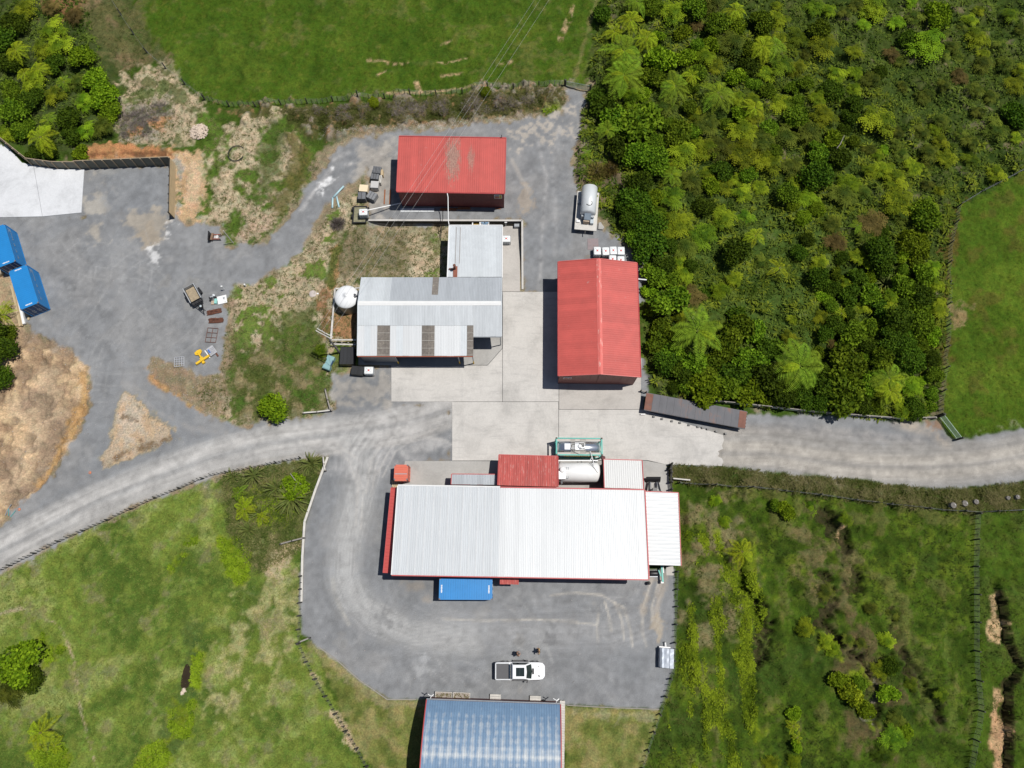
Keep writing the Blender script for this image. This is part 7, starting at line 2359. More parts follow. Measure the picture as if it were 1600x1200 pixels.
# ================================================================== FENCES AND GATES
def fence(label, px, post_every, per, ph=1.25, bh=1.1, name='post_and_batten_fence', wires=5, thick=.15, batten=True, pm=None):
    pts = [G(u, v, 0) for u, v in px]
    t = thing(name, label, 'fence', (pts[0].x, pts[0].y, 0))
    o0 = Vector((pts[0].x, pts[0].y, 0))
    # resample
    L = [0]
    for a, b_ in zip(pts, pts[1:]):
        L.append(L[-1] + (b_ - a).length)

    def at(s):
        s = min(max(s, 0), L[-1])
        for i in range(len(pts) - 1):
            if s <= L[i + 1] + 1e-6:
                return pts[i].lerp(pts[i + 1], (s - L[i]) / max(1e-6, L[i + 1] - L[i])), math.atan2(pts[i + 1].y - pts[i].y, pts[i + 1].x - pts[i].x)
    n = max(1, round(L[-1] / post_every))
    pme = MB().tube([(0, 0, -.2), (0, 0, ph)], [thick * .65, thick * .58], 8).mesh('post', pm or M_POST)
    bme = MB().box(-.034, -.025, .05, .034, .025, bh).mesh('batten', pm or M_POST)
    for i in range(n + 1):
        p, a = at(L[-1] * i / n)
        inst(pme, 'post', t, Matrix.Translation((p.x - o0.x, p.y - o0.y, gz(p.x, p.y))) @ Matrix.Rotation(random.uniform(-.05, .05), 4, 'X') @ Matrix.Rotation(random.uniform(-.05, .05), 4, 'Y'))
        if i < n and batten:
            for k in range(1, per + 1):
                p, a = at(L[-1] * (i + k / (per + 1)))if False else at(L[-1] * (i + k / (per + 1)) / n)
                inst(bme, 'batten', t, Matrix.Translation((p.x - o0.x, p.y - o0.y, gz(p.x, p.y))) @ Matrix.Rotation(a, 4, 'Z') @ Matrix.Rotation(random.uniform(-.1, .1), 4, 'X'))
    b = MB()
    m_ = max(2, n + 1)
    for w in range(wires):
        z = .2 + w * (bh - .25) / max(1, wires - 1)
        line_ = []
        for i in range(m_ * 2 - 1):
            p, a = at(L[-1] * i / (m_ * 2 - 2))
            line_.append((p.x - o0.x, p.y - o0.y, gz(p.x, p.y) + z))
        b.tube(line_, .006, 3, False)
    o = b.build('wire', M_WIRE, t)
    o['kind'] = 'stuff'
    return t


fence('wire fence along the foot of the top paddock, corner post to green gate', [(321, 157), (345, 164), (362, 167.5), (440, 164), (520, 159), (600, 154), (700, 147), (780, 140), (882, 134)], 3.9, 4)
fence('wire fence slanting down the side of the top paddock above the pale corner', [(172, -5), (186, 18), (210, 55), (232, 85), (266, 113), (297, 138), (320, 156)], 4.3, 0, batten=False)
fence('batten fence between the bush and the right hand paddock', [(1497, 323), (1489, 350), (1483, 380), (1480, 410), (1478, 440), (1478, 480), (1477, 530), (1472, 575), (1468, 648)], 3.1, 4)
fence('wire fence slanting up from the corner between bush and right hand paddock', [(1497, 322), (1530, 302), (1570, 282), (1640, 248)], 4.5, 3, thick=.12)
fence('batten fence under the rank grass along the lower side of the right hand road', [(1060, 755), (1100, 758), (1180, 764), (1250, 770), (1320, 780), (1400, 790), (1460, 797), (1522, 801), (1600, 797), (1660, 793)], 4.2, 6)
fence('batten fence running down between the two lower right paddocks', [(1523, 803), (1520, 842), (1519, 880), (1522, 920), (1523, 1000), (1525, 1060), (1523, 1110), (1517, 1160), (1515, 1215), (1514, 1250)], 3.3, 4, ph=1.35)
fence('batten fence along the paddock side of the gravel yard, past the covered trailer', [(1057, 893), (1056, 940), (1055, 980), (1053, 1015), (1051, 1048), (1045, 1068), (1036, 1098), (1025, 1130), (1015, 1160), (1005, 1190), (998, 1230)], 2.0, 2)
fence('close batten fence along the lower side of the left hand road', [(-60, 912), (0, 893), (40, 873), (90, 848), (140, 826), (190, 803), (245, 778), (330, 743), (365, 737), (440, 722), (470, 716)], 3.2, 5, ph=1.15, thick=.13)
fence('low batten fence along the pasture side of the gravel yard, above the kerb corner', [(472.5, 900), (471.5, 930), (470.5, 960), (469, 985), (468.5, 1004)], 1.4, 1)
fence('batten fence running down between pasture and the arched shed lawn', [(469, 1005), (480, 1030), (490, 1050), (505, 1078), (525, 1112), (545, 1145), (560, 1170), (575, 1198), (590, 1226)], 2.4, 3)
for px, lab in (([(474, 840.5), (456, 845), (438, 850)], 'short weathered rail stub running from the sleeper kerb into pasture'), ([(1010, 612), (1002, 610)], 'short double rail by the corner of the rusty trailer'),
                ([(517, 641), (495, 643.5), (474, 645)], 'bleached low rail along the end of the rough grass by the road'), ([(508, 608), (512, 625), (516.5, 641)], 'dark low rail at the side of the rough grass by the road'),
                ([(505, 713), (506, 725), (508, 735)], 'pair of bleached timber stays beside the flax at the road corner'), ([(468, 1003), (483, 997)], 'short rail at the pasture corner of the gravel yard')):
    pts = [G(u, v, .6) for u, v in px]
    t = thing('rail_stub', lab, 'rail', (pts[0].x, pts[0].y, 0))
    o0 = t.location
    for a, b_ in zip(pts, pts[1:]):
        MB().bar(a - o0, b_ - o0, .16, .14).build('rail', M_TIMBERW if 'bleached' in lab else M_TIMBERG, t)
    for a in pts:
        MB().box(-.08, -.08, 0, .08, .08, .72).build('post', M_TIMBERG if 'bleached' in lab else M_POST, t, loc=(a.x - o0.x, a.y - o0.y, 0))


def gate(label, a, b_, h=1.15, rails=6):
    a, b_ = G(*a, 0), G(*b_, 0)
    t = thing('field_gate', label, 'gate', (a.x, a.y, 0), math.atan2(b_.y - a.y, b_.x - a.x))
    L = (b_ - a).length
    b = MB()
    for x in (.12, L - .12):
        b.tube([(x, 0, .15), (x, 0, h)], .035, 6)
    for z in (.15, h):
        b.tube([(.12, 0, z), (L - .12, 0, z)], .035, 6)
    b.build('frame', M_GATE, t)
    for k in range(1, rails):
        z = .15 + (h - .15) * k / rails
        MB().tube([(.12, 0, z), (L - .12, 0, z)], .02, 5).build('rail', M_GATE, t)
    b = MB()
    for k in range(1, int(L / .2)):
        b.tube([(k * .2, .0, .16), (k * .2, .0, h - .01)], .008, 3)
    o = b.build('mesh_wire', M_GATE, t)
    o['kind'] = 'stuff'
    for x in (0, L):
        MB().tube([(x, 0, -.1), (x, 0, 1.45)], .12, 8).build('post', M_POST, t)
    return t


gate('pale green mesh gate at the top of the gravel track', (883, 135), (922, 142.5), 1.15)
gate('pale green mesh gate into the right hand paddock by the road', (1467, 651), (1495, 687), 1.15)

# ================================================================== VEGETATION
def tint_mesh(name, V_, F_, T_, m, k):
    """V_ (N,3), F_ (M,k), T_ per face"""
    me = bpy.data.meshes.new(name)
    nf = len(F_)
    me.vertices.add(len(V_))
    me.vertices.foreach_set('co', np.asarray(V_, np.float32).ravel())
    me.loops.add(nf * k)
    me.loops.foreach_set('vertex_index', np.asarray(F_, np.int32).ravel())
    me.polygons.add(nf)
    me.polygons.foreach_set('loop_start', np.arange(0, nf * k, k, dtype=np.int32))
    me.polygons.foreach_set('loop_total', np.full(nf, k, np.int32))
    me.update(calc_edges=True)
    me.materials.append(m)
    a = me.attributes.new('tint', 'FLOAT', 'FACE')
    a.data.foreach_set('value', np.asarray(T_, np.float32))
    return me


def quads(P, D, Nn, ln, wd, tint, droop=0.0):
    """leaf quads: base P, direction D, normal Nn, length, width arrays -> verts, faces"""
    n = len(P)
    D = D / np.linalg.norm(D, axis=1, keepdims=True)
    S = np.cross(D, Nn)
    S /= np.linalg.norm(S, axis=1, keepdims=True) + 1e-9
    ln, wd = ln[:, None], wd[:, None]
    dz = np.zeros((n, 3))
    dz[:, 2] = -droop
    v0 = P
    v1 = P + D * ln * .5 + S * wd * .5
    v2 = P + D * ln + dz * ln
    v3 = P + D * ln * .5 - S * wd * .5
    Vv = np.stack([v0, v1, v2, v3], 1).reshape(-1, 3)
    Ff = np.arange(4 * n).reshape(n, 4)
    return Vv, Ff


def rdir(n, r):
    d = r.normal(size=(n, 3))
    return d / np.linalg.norm(d, axis=1, keepdims=True)


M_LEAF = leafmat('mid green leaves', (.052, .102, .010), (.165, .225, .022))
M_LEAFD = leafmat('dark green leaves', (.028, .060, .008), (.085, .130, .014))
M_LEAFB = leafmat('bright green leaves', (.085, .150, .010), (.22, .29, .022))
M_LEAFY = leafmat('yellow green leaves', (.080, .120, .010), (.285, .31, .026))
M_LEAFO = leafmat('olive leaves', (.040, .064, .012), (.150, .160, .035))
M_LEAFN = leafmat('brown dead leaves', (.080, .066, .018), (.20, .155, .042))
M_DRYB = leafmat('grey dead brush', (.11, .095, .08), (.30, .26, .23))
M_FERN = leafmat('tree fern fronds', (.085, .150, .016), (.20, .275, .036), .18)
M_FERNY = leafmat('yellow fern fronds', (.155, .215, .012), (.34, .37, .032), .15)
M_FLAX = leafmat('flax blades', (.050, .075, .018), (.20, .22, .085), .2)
LM = {'m': M_LEAF, 'd': M_LEAFD, 'b': M_LEAFB, 'y': M_LEAFY, 'o': M_LEAFO, 'n': M_LEAFN, 'g': M_DRYB}


def crown_round(seed, n=2000, lobes=9, leaf=.19, flat=.8):
    """broadleaf crown of radius about 1 (unit), many leaf clumps on overlapping lobes"""
    r = np.random.default_rng(seed)
    lc = rdir(lobes, r) * np.array([.58, .58, .4]) * r.uniform(.7, 1.1, (lobes, 1))
    lc[:, 2] = np.abs(lc[:, 2]) * .9
    lr = r.uniform(.32, .52, lobes)
    k = r.choice(lobes, n, p=lr ** 2 / (lr ** 2).sum())
    d = rdir(n, r)
    d[:, 2] = np.where(d[:, 2] < -.25, -d[:, 2], d[:, 2])
    sh = r.uniform(.72, 1.06, n)
    P = lc[k] + d * (lr[k] * sh)[:, None]
    D = d * .5 + rdir(n, r) * .9
    Nn = d + rdir(n, r) * .5
    ln = leaf * r.uniform(.6, 1.4, n)
    P[:, 2] *= flat
    t = np.clip(r.normal(.45, .25, n) + .35 * (sh - .9) + .15 * r.normal(size=lobes)[k], 0, 1)
    Vv, Ff = quads(P, D, Nn, ln, ln * .75, t)
    return Vv, Ff, t


def crown_dome(seed, n=2600, leaf=.11):
    """smooth dense dome with small leaves"""
    r = np.random.default_rng(seed)
    d = rdir(n, r)
    d[:, 2] = np.where(d[:, 2] < -.1, -d[:, 2], d[:, 2])
    bump = 1 + .10 * np.sin(d[:, 0] * 5 + seed) * np.sin(d[:, 1] * 6 + seed * 2) + .06 * np.sin(d[:, 0] * 13) * np.cos(d[:, 1] * 11)
    sh = r.uniform(.86, 1.03, n) * bump
    P = d * sh[:, None] * np.array([.93, .93, .8])
    D = d * .6 + rdir(n, r) * .8
    ln = leaf * r.uniform(.6, 1.4, n)
    t = np.clip(r.normal(.45, .22, n) + 1.2 * (sh - .95), 0, 1)
    Vv, Ff = quads(P, D, d + rdir(n, r) * .5, ln, ln * .8, t)
    return Vv, Ff, t


def crown_scrub(seed, ros=8, fr=11, seg=6, size=.56):
    """heads of arching fronds heaped in a dome: bracken and young ferns"""
    r = np.random.default_rng(seed)
    Ps, Ds, Ns, Ls, Ws, Ts = [], [], [], [], [], []
    for i in range(ros):
        a, rr = 2.4 * i + r.uniform(-.4, .4), .78 * math.sqrt((i + .3) / ros)
        c = np.array([rr * math.cos(a), rr * math.sin(a), .75 * math.sqrt(max(0, 1 - rr * rr)) * r.uniform(.6, 1.25) + .1])
        tint = r.uniform(.0, .75)
        sz = size * r.uniform(.75, 1.25)
        for f in range(fr):
            th = 6.283 * f / fr + r.uniform(-.2, .2)
            dr = np.array([math.cos(th), math.sin(th), 0])
            side = np.array([-dr[1], dr[0], 0])
            up = r.uniform(.55, .95)
            L = sz * r.uniform(.75, 1.2)
            for s in range(seg):
                q = (s + .5) / seg
                base = c + dr * L * q + np.array([0, 0, L * (up * q - 1.15 * q * q)])
                w = L * .27 * math.sin(math.pi * (.16 + .80 * q))
                for sg in (-1, 1):
                    Ps.append(base)
                    Ds.append(side * sg + dr * .5 + np.array([0, 0, -.35]))
                    Ns.append(np.array([0, 0, 1.]) + dr * (.9 * q))
                    Ls.append(w)
                    Ws.append(L / seg * .95)
                    Ts.append(np.clip(tint + r.normal(0, .08) + .45 * (q - .4), 0, 1))
    Ps, Ds, Ns = map(np.array, (Ps, Ds, Ns))
    Vv, Ff = quads(Ps, Ds, Ns, np.array(Ls), np.array(Ws), None)
    return Vv, Ff, np.array(Ts)


def crown_twig(seed, n=900):
    r = np.random.default_rng(seed)
    d = rdir(n, r)
    d[:, 2] = np.abs(d[:, 2])
    P = d * r.uniform(.1, .6, (n, 1)) * np.array([1, 1, .7])
    D = d + rdir(n, r) * .7
    ln = r.uniform(.2, .5, n)
    t = r.random(n)
    Vv, Ff = quads(P, D, rdir(n, r), ln, np.full(n, .035), t)
    return Vv, Ff, t


PROTO = {'round': [tint_mesh('crown', *crown_round(s), M_LEAF, 4) for s in range(5)],
         'fine': [tint_mesh('crown', *crown_round(20 + s, 2600, 12, .13), M_LEAF, 4) for s in range(4)],
         'dome': [tint_mesh('crown', *crown_dome(s), M_LEAFD, 4) for s in range(3)],
         'scrub': [tint_mesh('crown', *crown_scrub(s), M_LEAFO, 4) for s in range(5)],
         'twig': [tint_mesh('crown', *crown_twig(s), M_DRYB, 4) for s in range(2)]}
trunk_me = MB().tube([(0, 0, -.2), (.03, .02, .5), (-.02, .03, 1.0)], [.085, .06, .035], 7)
for a in range(4):
    trunk_me.tube([(0, 0, .45), (.18 * math.cos(a * 1.6), .18 * math.sin(a * 1.6), .75), (.4 * math.cos(a * 1.6 + .2), .4 * math.sin(a * 1.6 + .2), 1.05)], [.04, .03, .012], 5)
trunk_me = trunk_me.mesh('trunk', M_WOOD)

# ---- frond with separate leaflets
def frond_mesh(seed, m, pin=20, wide=.30):
    r = np.random.default_rng(seed)
    Ps, Ds, Ns, Ls, Ws, Ts = [], [], [], [], [], []
    zf = lambda q: .50 * q - .80 * q * q
    for i in range(pin):
        q = .08 + .9 * (i + .5) / pin
        w = wide * math.sin(math.pi * min(1, .10 + .88 * q) ** 1.15) * (1 - .25 * q)
        for s in (-1, 1):
            Ps.append((q, 0, zf(q)))
            Ds.append((.38, s, -.22 + r.normal(0, .05)))
            Ns.append((.1, 0, 1.))
            Ls.append(w * r.uniform(.9, 1.06))
            Ws.append(.85 / pin * .74)
            Ts.append(np.clip(.5 + r.normal(0, .2) + .2 * (q - .5), 0, 1))
    # rachis
    for i in range(5):
        q0_, q1_ = i / 5, (i + 1) / 5
        Ps.append((q0_, 0, zf(q0_) + .004))
        Ds.append((q1_ - q0_, 0, zf(q1_) - zf(q0_)))
        Ns.append((0, 0, 1.))
        Ls.append(.21)
        Ws.append(.018)
        Ts.append(.9)
    Vv, Ff = quads(np.array(Ps, float), np.array(Ds, float), np.array(Ns, float), np.array(Ls), np.array(Ws), None)
    return tint_mesh('frond', Vv, Ff, np.array(Ts), m, 4)


FRONDS = {'g': [frond_mesh(s, M_FERN) for s in range(3)], 'y': [frond_mesh(10 + s, M_FERNY) for s in range(3)]}
BLADE = tint_mesh('blade', *(lambda P: (P[0], P[1], np.array([.35, .7])))((np.array([(0, -.035, 0), (0, .035, 0), (.55, .04, .5), (.55, -.04, .5), (1.05, .012, .42), (1.05, -.012, .42)]), np.array([(0, 1, 2, 3), (3, 2, 4, 5)]))), M_FLAX, 4)

LAND = {'gable shed': (937, 500), 'tank trailer': (918, 330), 'top gate': (902, 135), 'paddock gate': (1482, 668), 'fence corner': (1497, 322), 'rusty trailer': (1087, 640),
        'white totes': (955, 395), 'pale flax': (1385, 442), 'dead tree': (1290, 252), 'four frond fern': (1218, 419), 'twin ferns': (975, 100), 'dome trio': (1258, 330),
        'bright dome': (1430, 380), 'giant fern': (1250, 572), 'roadside tree': (1320, 615), 'second giant fern': (1090, 517), 'top picture edge': (1250, -5), 'far picture corner': (1598, 5)}
LANDW = {'white slab': (60, 270), 'timber wall corner': (264, 246), 'paddock corner post': (320, 156), 'yellow wall fern': (63, 214), 'blue containers': (35, 440), 'rock pile': (311, 206)}
LANDS = {'corner flax': (480, 722), 'dark pond': (291, 1056), 'left hand road': (330, 742), 'rail stub': (455, 845), 'arched shed': (667, 1095)}
LANDE = {'annex': (1062, 830), 'covered trailer': (1045, 1028), 'three stumps': (1505, 788), 'fence junction': (1522, 802), 'road hedge gate': (1046, 742)}
_used = set()


ONES = 'zero one two three four five six seven eight nine ten eleven twelve thirteen fourteen fifteen sixteen seventeen eighteen nineteen'.split()
TENS = '0 0 twenty thirty forty fifty sixty seventy eighty'.split()


def num(d):
    n, half = int(d), d - int(d) > .25
    w = ONES[n] if n < 20 else TENS[n // 10] + ('-' + ONES[n % 10] if n % 10 else '')
    if n == 0:
        return 'half a metre'
    return w + (' and a half' if half else '') + (' metre' if n == 1 and not half else ' metres')


def vlabel(desc, u, v, land):
    """desc, distance from the nearest landmark, and the landmark it lies towards; never the same twice"""
    p = G(u, v, 0)
    near = sorted(((G(*q, 0) - p).length, k) for k, q in land.items())
    for step in (1.0, .5):
        for d, k in near[:4]:
            if d < .5:
                continue
            a = G(*land[k], 0)
            for k2 in sorted((j for j in land if j != k), key=lambda j: -((G(*land[j], 0) - a).normalized()).dot((p - a).normalized()))[:2]:
                dd = max(step, round(d / step) * step)
                s = f'{desc} {num(dd)} from the {k} towards the {k2}'
                if len(s.split()) <= 16 and s not in _used:
                    _used.add(s)
                    return s
    return desc


COLW = {'m': 'mid green', 'd': 'dark green', 'b': 'bright green', 'y': 'yellow green', 'o': 'olive', 'n': 'brown', 'g': 'grey'}


def plant(kind, c, u, v, rpx, land, desc=None, h=None, group=None):
    """crown centred at (u, v) in the survey picture, radius in pixels"""
    p0 = G(u, v, 0)
    r = rpx * (CAM_H / (CT + ST * (v - 600) / FPX)) / FPX
    hh = h or {'round': 1.25, 'fine': 1.35, 'dome': 1.0, 'scrub': .75, 'twig': .5}[kind] * r
    hh = min(hh, 4.2)
    zc = hh * .55
    p = GG(u, v, zc)
    z0 = gz(p.x, p.y)
    size = 'large' if rpx >= 26 else ('small' if rpx < 15 else '')
    nm = {'round': 'broadleaf_tree', 'fine': 'bush_tree', 'dome': 'rounded_shrub', 'scrub': 'ferny_shrub', 'twig': 'dead_shrub'}[kind]
    word = {'round': 'leafy tree', 'fine': 'fine leaved tree', 'dome': 'smooth rounded shrub', 'scrub': 'ferny shrub', 'twig': 'bare shrub'}[kind]
    cat = {'round': 'tree', 'fine': 'tree'}.get(kind, 'shrub')
    lab = vlabel(desc or ' '.join(x for x in (size, COLW[c], word) if x), u, v, land)
    t = thing(nm, lab, cat, (p.x, p.y, z0), random.random() * 6.28, group)
    me = random.choice(PROTO[kind])
    zb = {'round': .5, 'fine': .5, 'dome': .12, 'scrub': .02, 'twig': 0}[kind] * hh * .75
    sx, sy = r * random.uniform(.92, 1.1), r * random.uniform(.92, 1.1)
    sz = {'round': .9, 'fine': .95, 'dome': .95, 'scrub': .95, 'twig': .8}[kind] * r
    inst(me, 'crown', t, Matrix.Translation((0, 0, zb)) @ Matrix.Diagonal((sx, sy, min(sz, 2.6), 1)), LM[c])
    inst(trunk_me, 'trunk', t, Matrix.Diagonal((r * .6, r * .6, zb + .4 * r, 1)))
    return t


def tree_fern(u, v, rpx, land, n=13, c='g', h=None, missing=0, desc=None):
    r = rpx * (CAM_H / (CT + ST * (v - 600) / FPX)) / FPX
    h = h or min(3.2, .9 * r)
    p = GG(u, v, h)
    z0 = gz(p.x, p.y)
    size = 'large' if rpx >= 32 else ('small' if rpx < 20 else '')
    lab = vlabel(desc or ' '.join(x for x in (size, {'g': 'green', 'y': 'yellow green'}[c], 'tree fern') if x), u, v, land)
    t = thing('tree_fern', lab, 'tree fern', (p.x, p.y, z0), 0, None)
    MB().tube([(0, 0, -.2), (.05, .03, h * .5), (0, 0, h)], [.16, .13, .15], 8).build('trunk', M_WOOD, t)
    a0_ = random.random() * 6.28
    n = max(4, round(n * .78))
    for i in range(n):
        if i < missing:
            continue
        a = a0_ + 6.283 * i / n + random.uniform(-.3, .3)
        L = r * random.uniform(.74, 1.14)
        w = r * random.uniform(.95, 1.25)
        M = Matrix.Translation((0, 0, h)) @ Matrix.Rotation(a, 4, 'Z') @ Matrix.Rotation(random.uniform(-.15, .25), 4, 'Y') @ Matrix.Rotation(random.uniform(-.2, .2), 4, 'X') @ Matrix.Diagonal((L, w, L * 1.15, 1))
        inst(random.choice(FRONDS[c]), 'frond', t, M)
    for i in range(n // 3):
        a = random.random() * 6.28
        L = r * random.uniform(.45, .65)
        inst(random.choice(FRONDS['y' if random.random() < .5 else c]), 'frond', t, Matrix.Translation((0, 0, h + .06)) @ Matrix.Rotation(a, 4, 'Z') @ Matrix.Rotation(-.35, 4, 'Y') @ Matrix.Diagonal((L, L, L, 1)))
    return t


def flax(u, v, rpx, lab, n=38):
    r = rpx * (CAM_H / (CT + ST * (v - 600) / FPX)) / FPX
    p = GG(u, v, .4 * r)
    t = thing('flax_bush', lab, 'flax', (p.x, p.y, gz(p.x, p.y)), 0, None)
    for i in range(n):
        a = random.random() * 6.28
        L = r * random.uniform(.6, 1.05)
        inst(BLADE, 'blade', t, Matrix.Rotation(a, 4, 'Z') @ Matrix.Translation((random.uniform(0, .15 * r), 0, 0)) @ Matrix.Rotation(random.uniform(-.5, .35), 4, 'Y') @ Matrix.Diagonal((L, max(1.0, r * .9), L * random.uniform(.8, 1.2), 1)))
    return t


random.seed(21)
# east bush: tree ferns
for u, v, r, n, c in ((975, 80, 36, 15, 'g'), (975, 118, 40, 16, 'g'), (985, 32, 24, 12, 'y'), (1012, 58, 24, 12, 'y'), (1055, 134, 30, 13, 'g'), (1122, 145, 32, 14, 'g'), (1150, 16, 24, 12, 'y'),
                      (1193, 72, 26, 13, 'y'), (995, 2, 26, 12, 'g'), (950, 203, 20, 11, 'g'), (916, 240, 11, 10, 'g'), (1050, 272, 20, 11, 'g'), (1082, 118, 18, 11, 'y'), (1180, 168, 22, 12, 'y'),
                      (1212, 68, 24, 12, 'g'), (1218, 419, 21, 4, 'y'), (1250, 572, 46, 17, 'g'), (1390, 592, 34, 13, 'g'), (1090, 517, 44, 17, 'g'), (1180, 368, 18, 11, 'y'), (1390, 610, 28, 12, 'y'),
                      (1392, 480, 13, 9, 'y'), (1315, 490, 13, 9, 'y'), (1340, 352, 14, 10, 'g'), (1380, 612, 22, 11, 'g'), (970, 100, 22, 12, 'g'), (960, 50, 18, 11, 'y')):
    tree_fern(u, v, r, LAND, n, c, desc={(1250, 572): 'giant green tree fern,', (1090, 517): 'second giant green tree fern,', (1218, 419): 'four frond yellow fern,'}.get((u, v)))
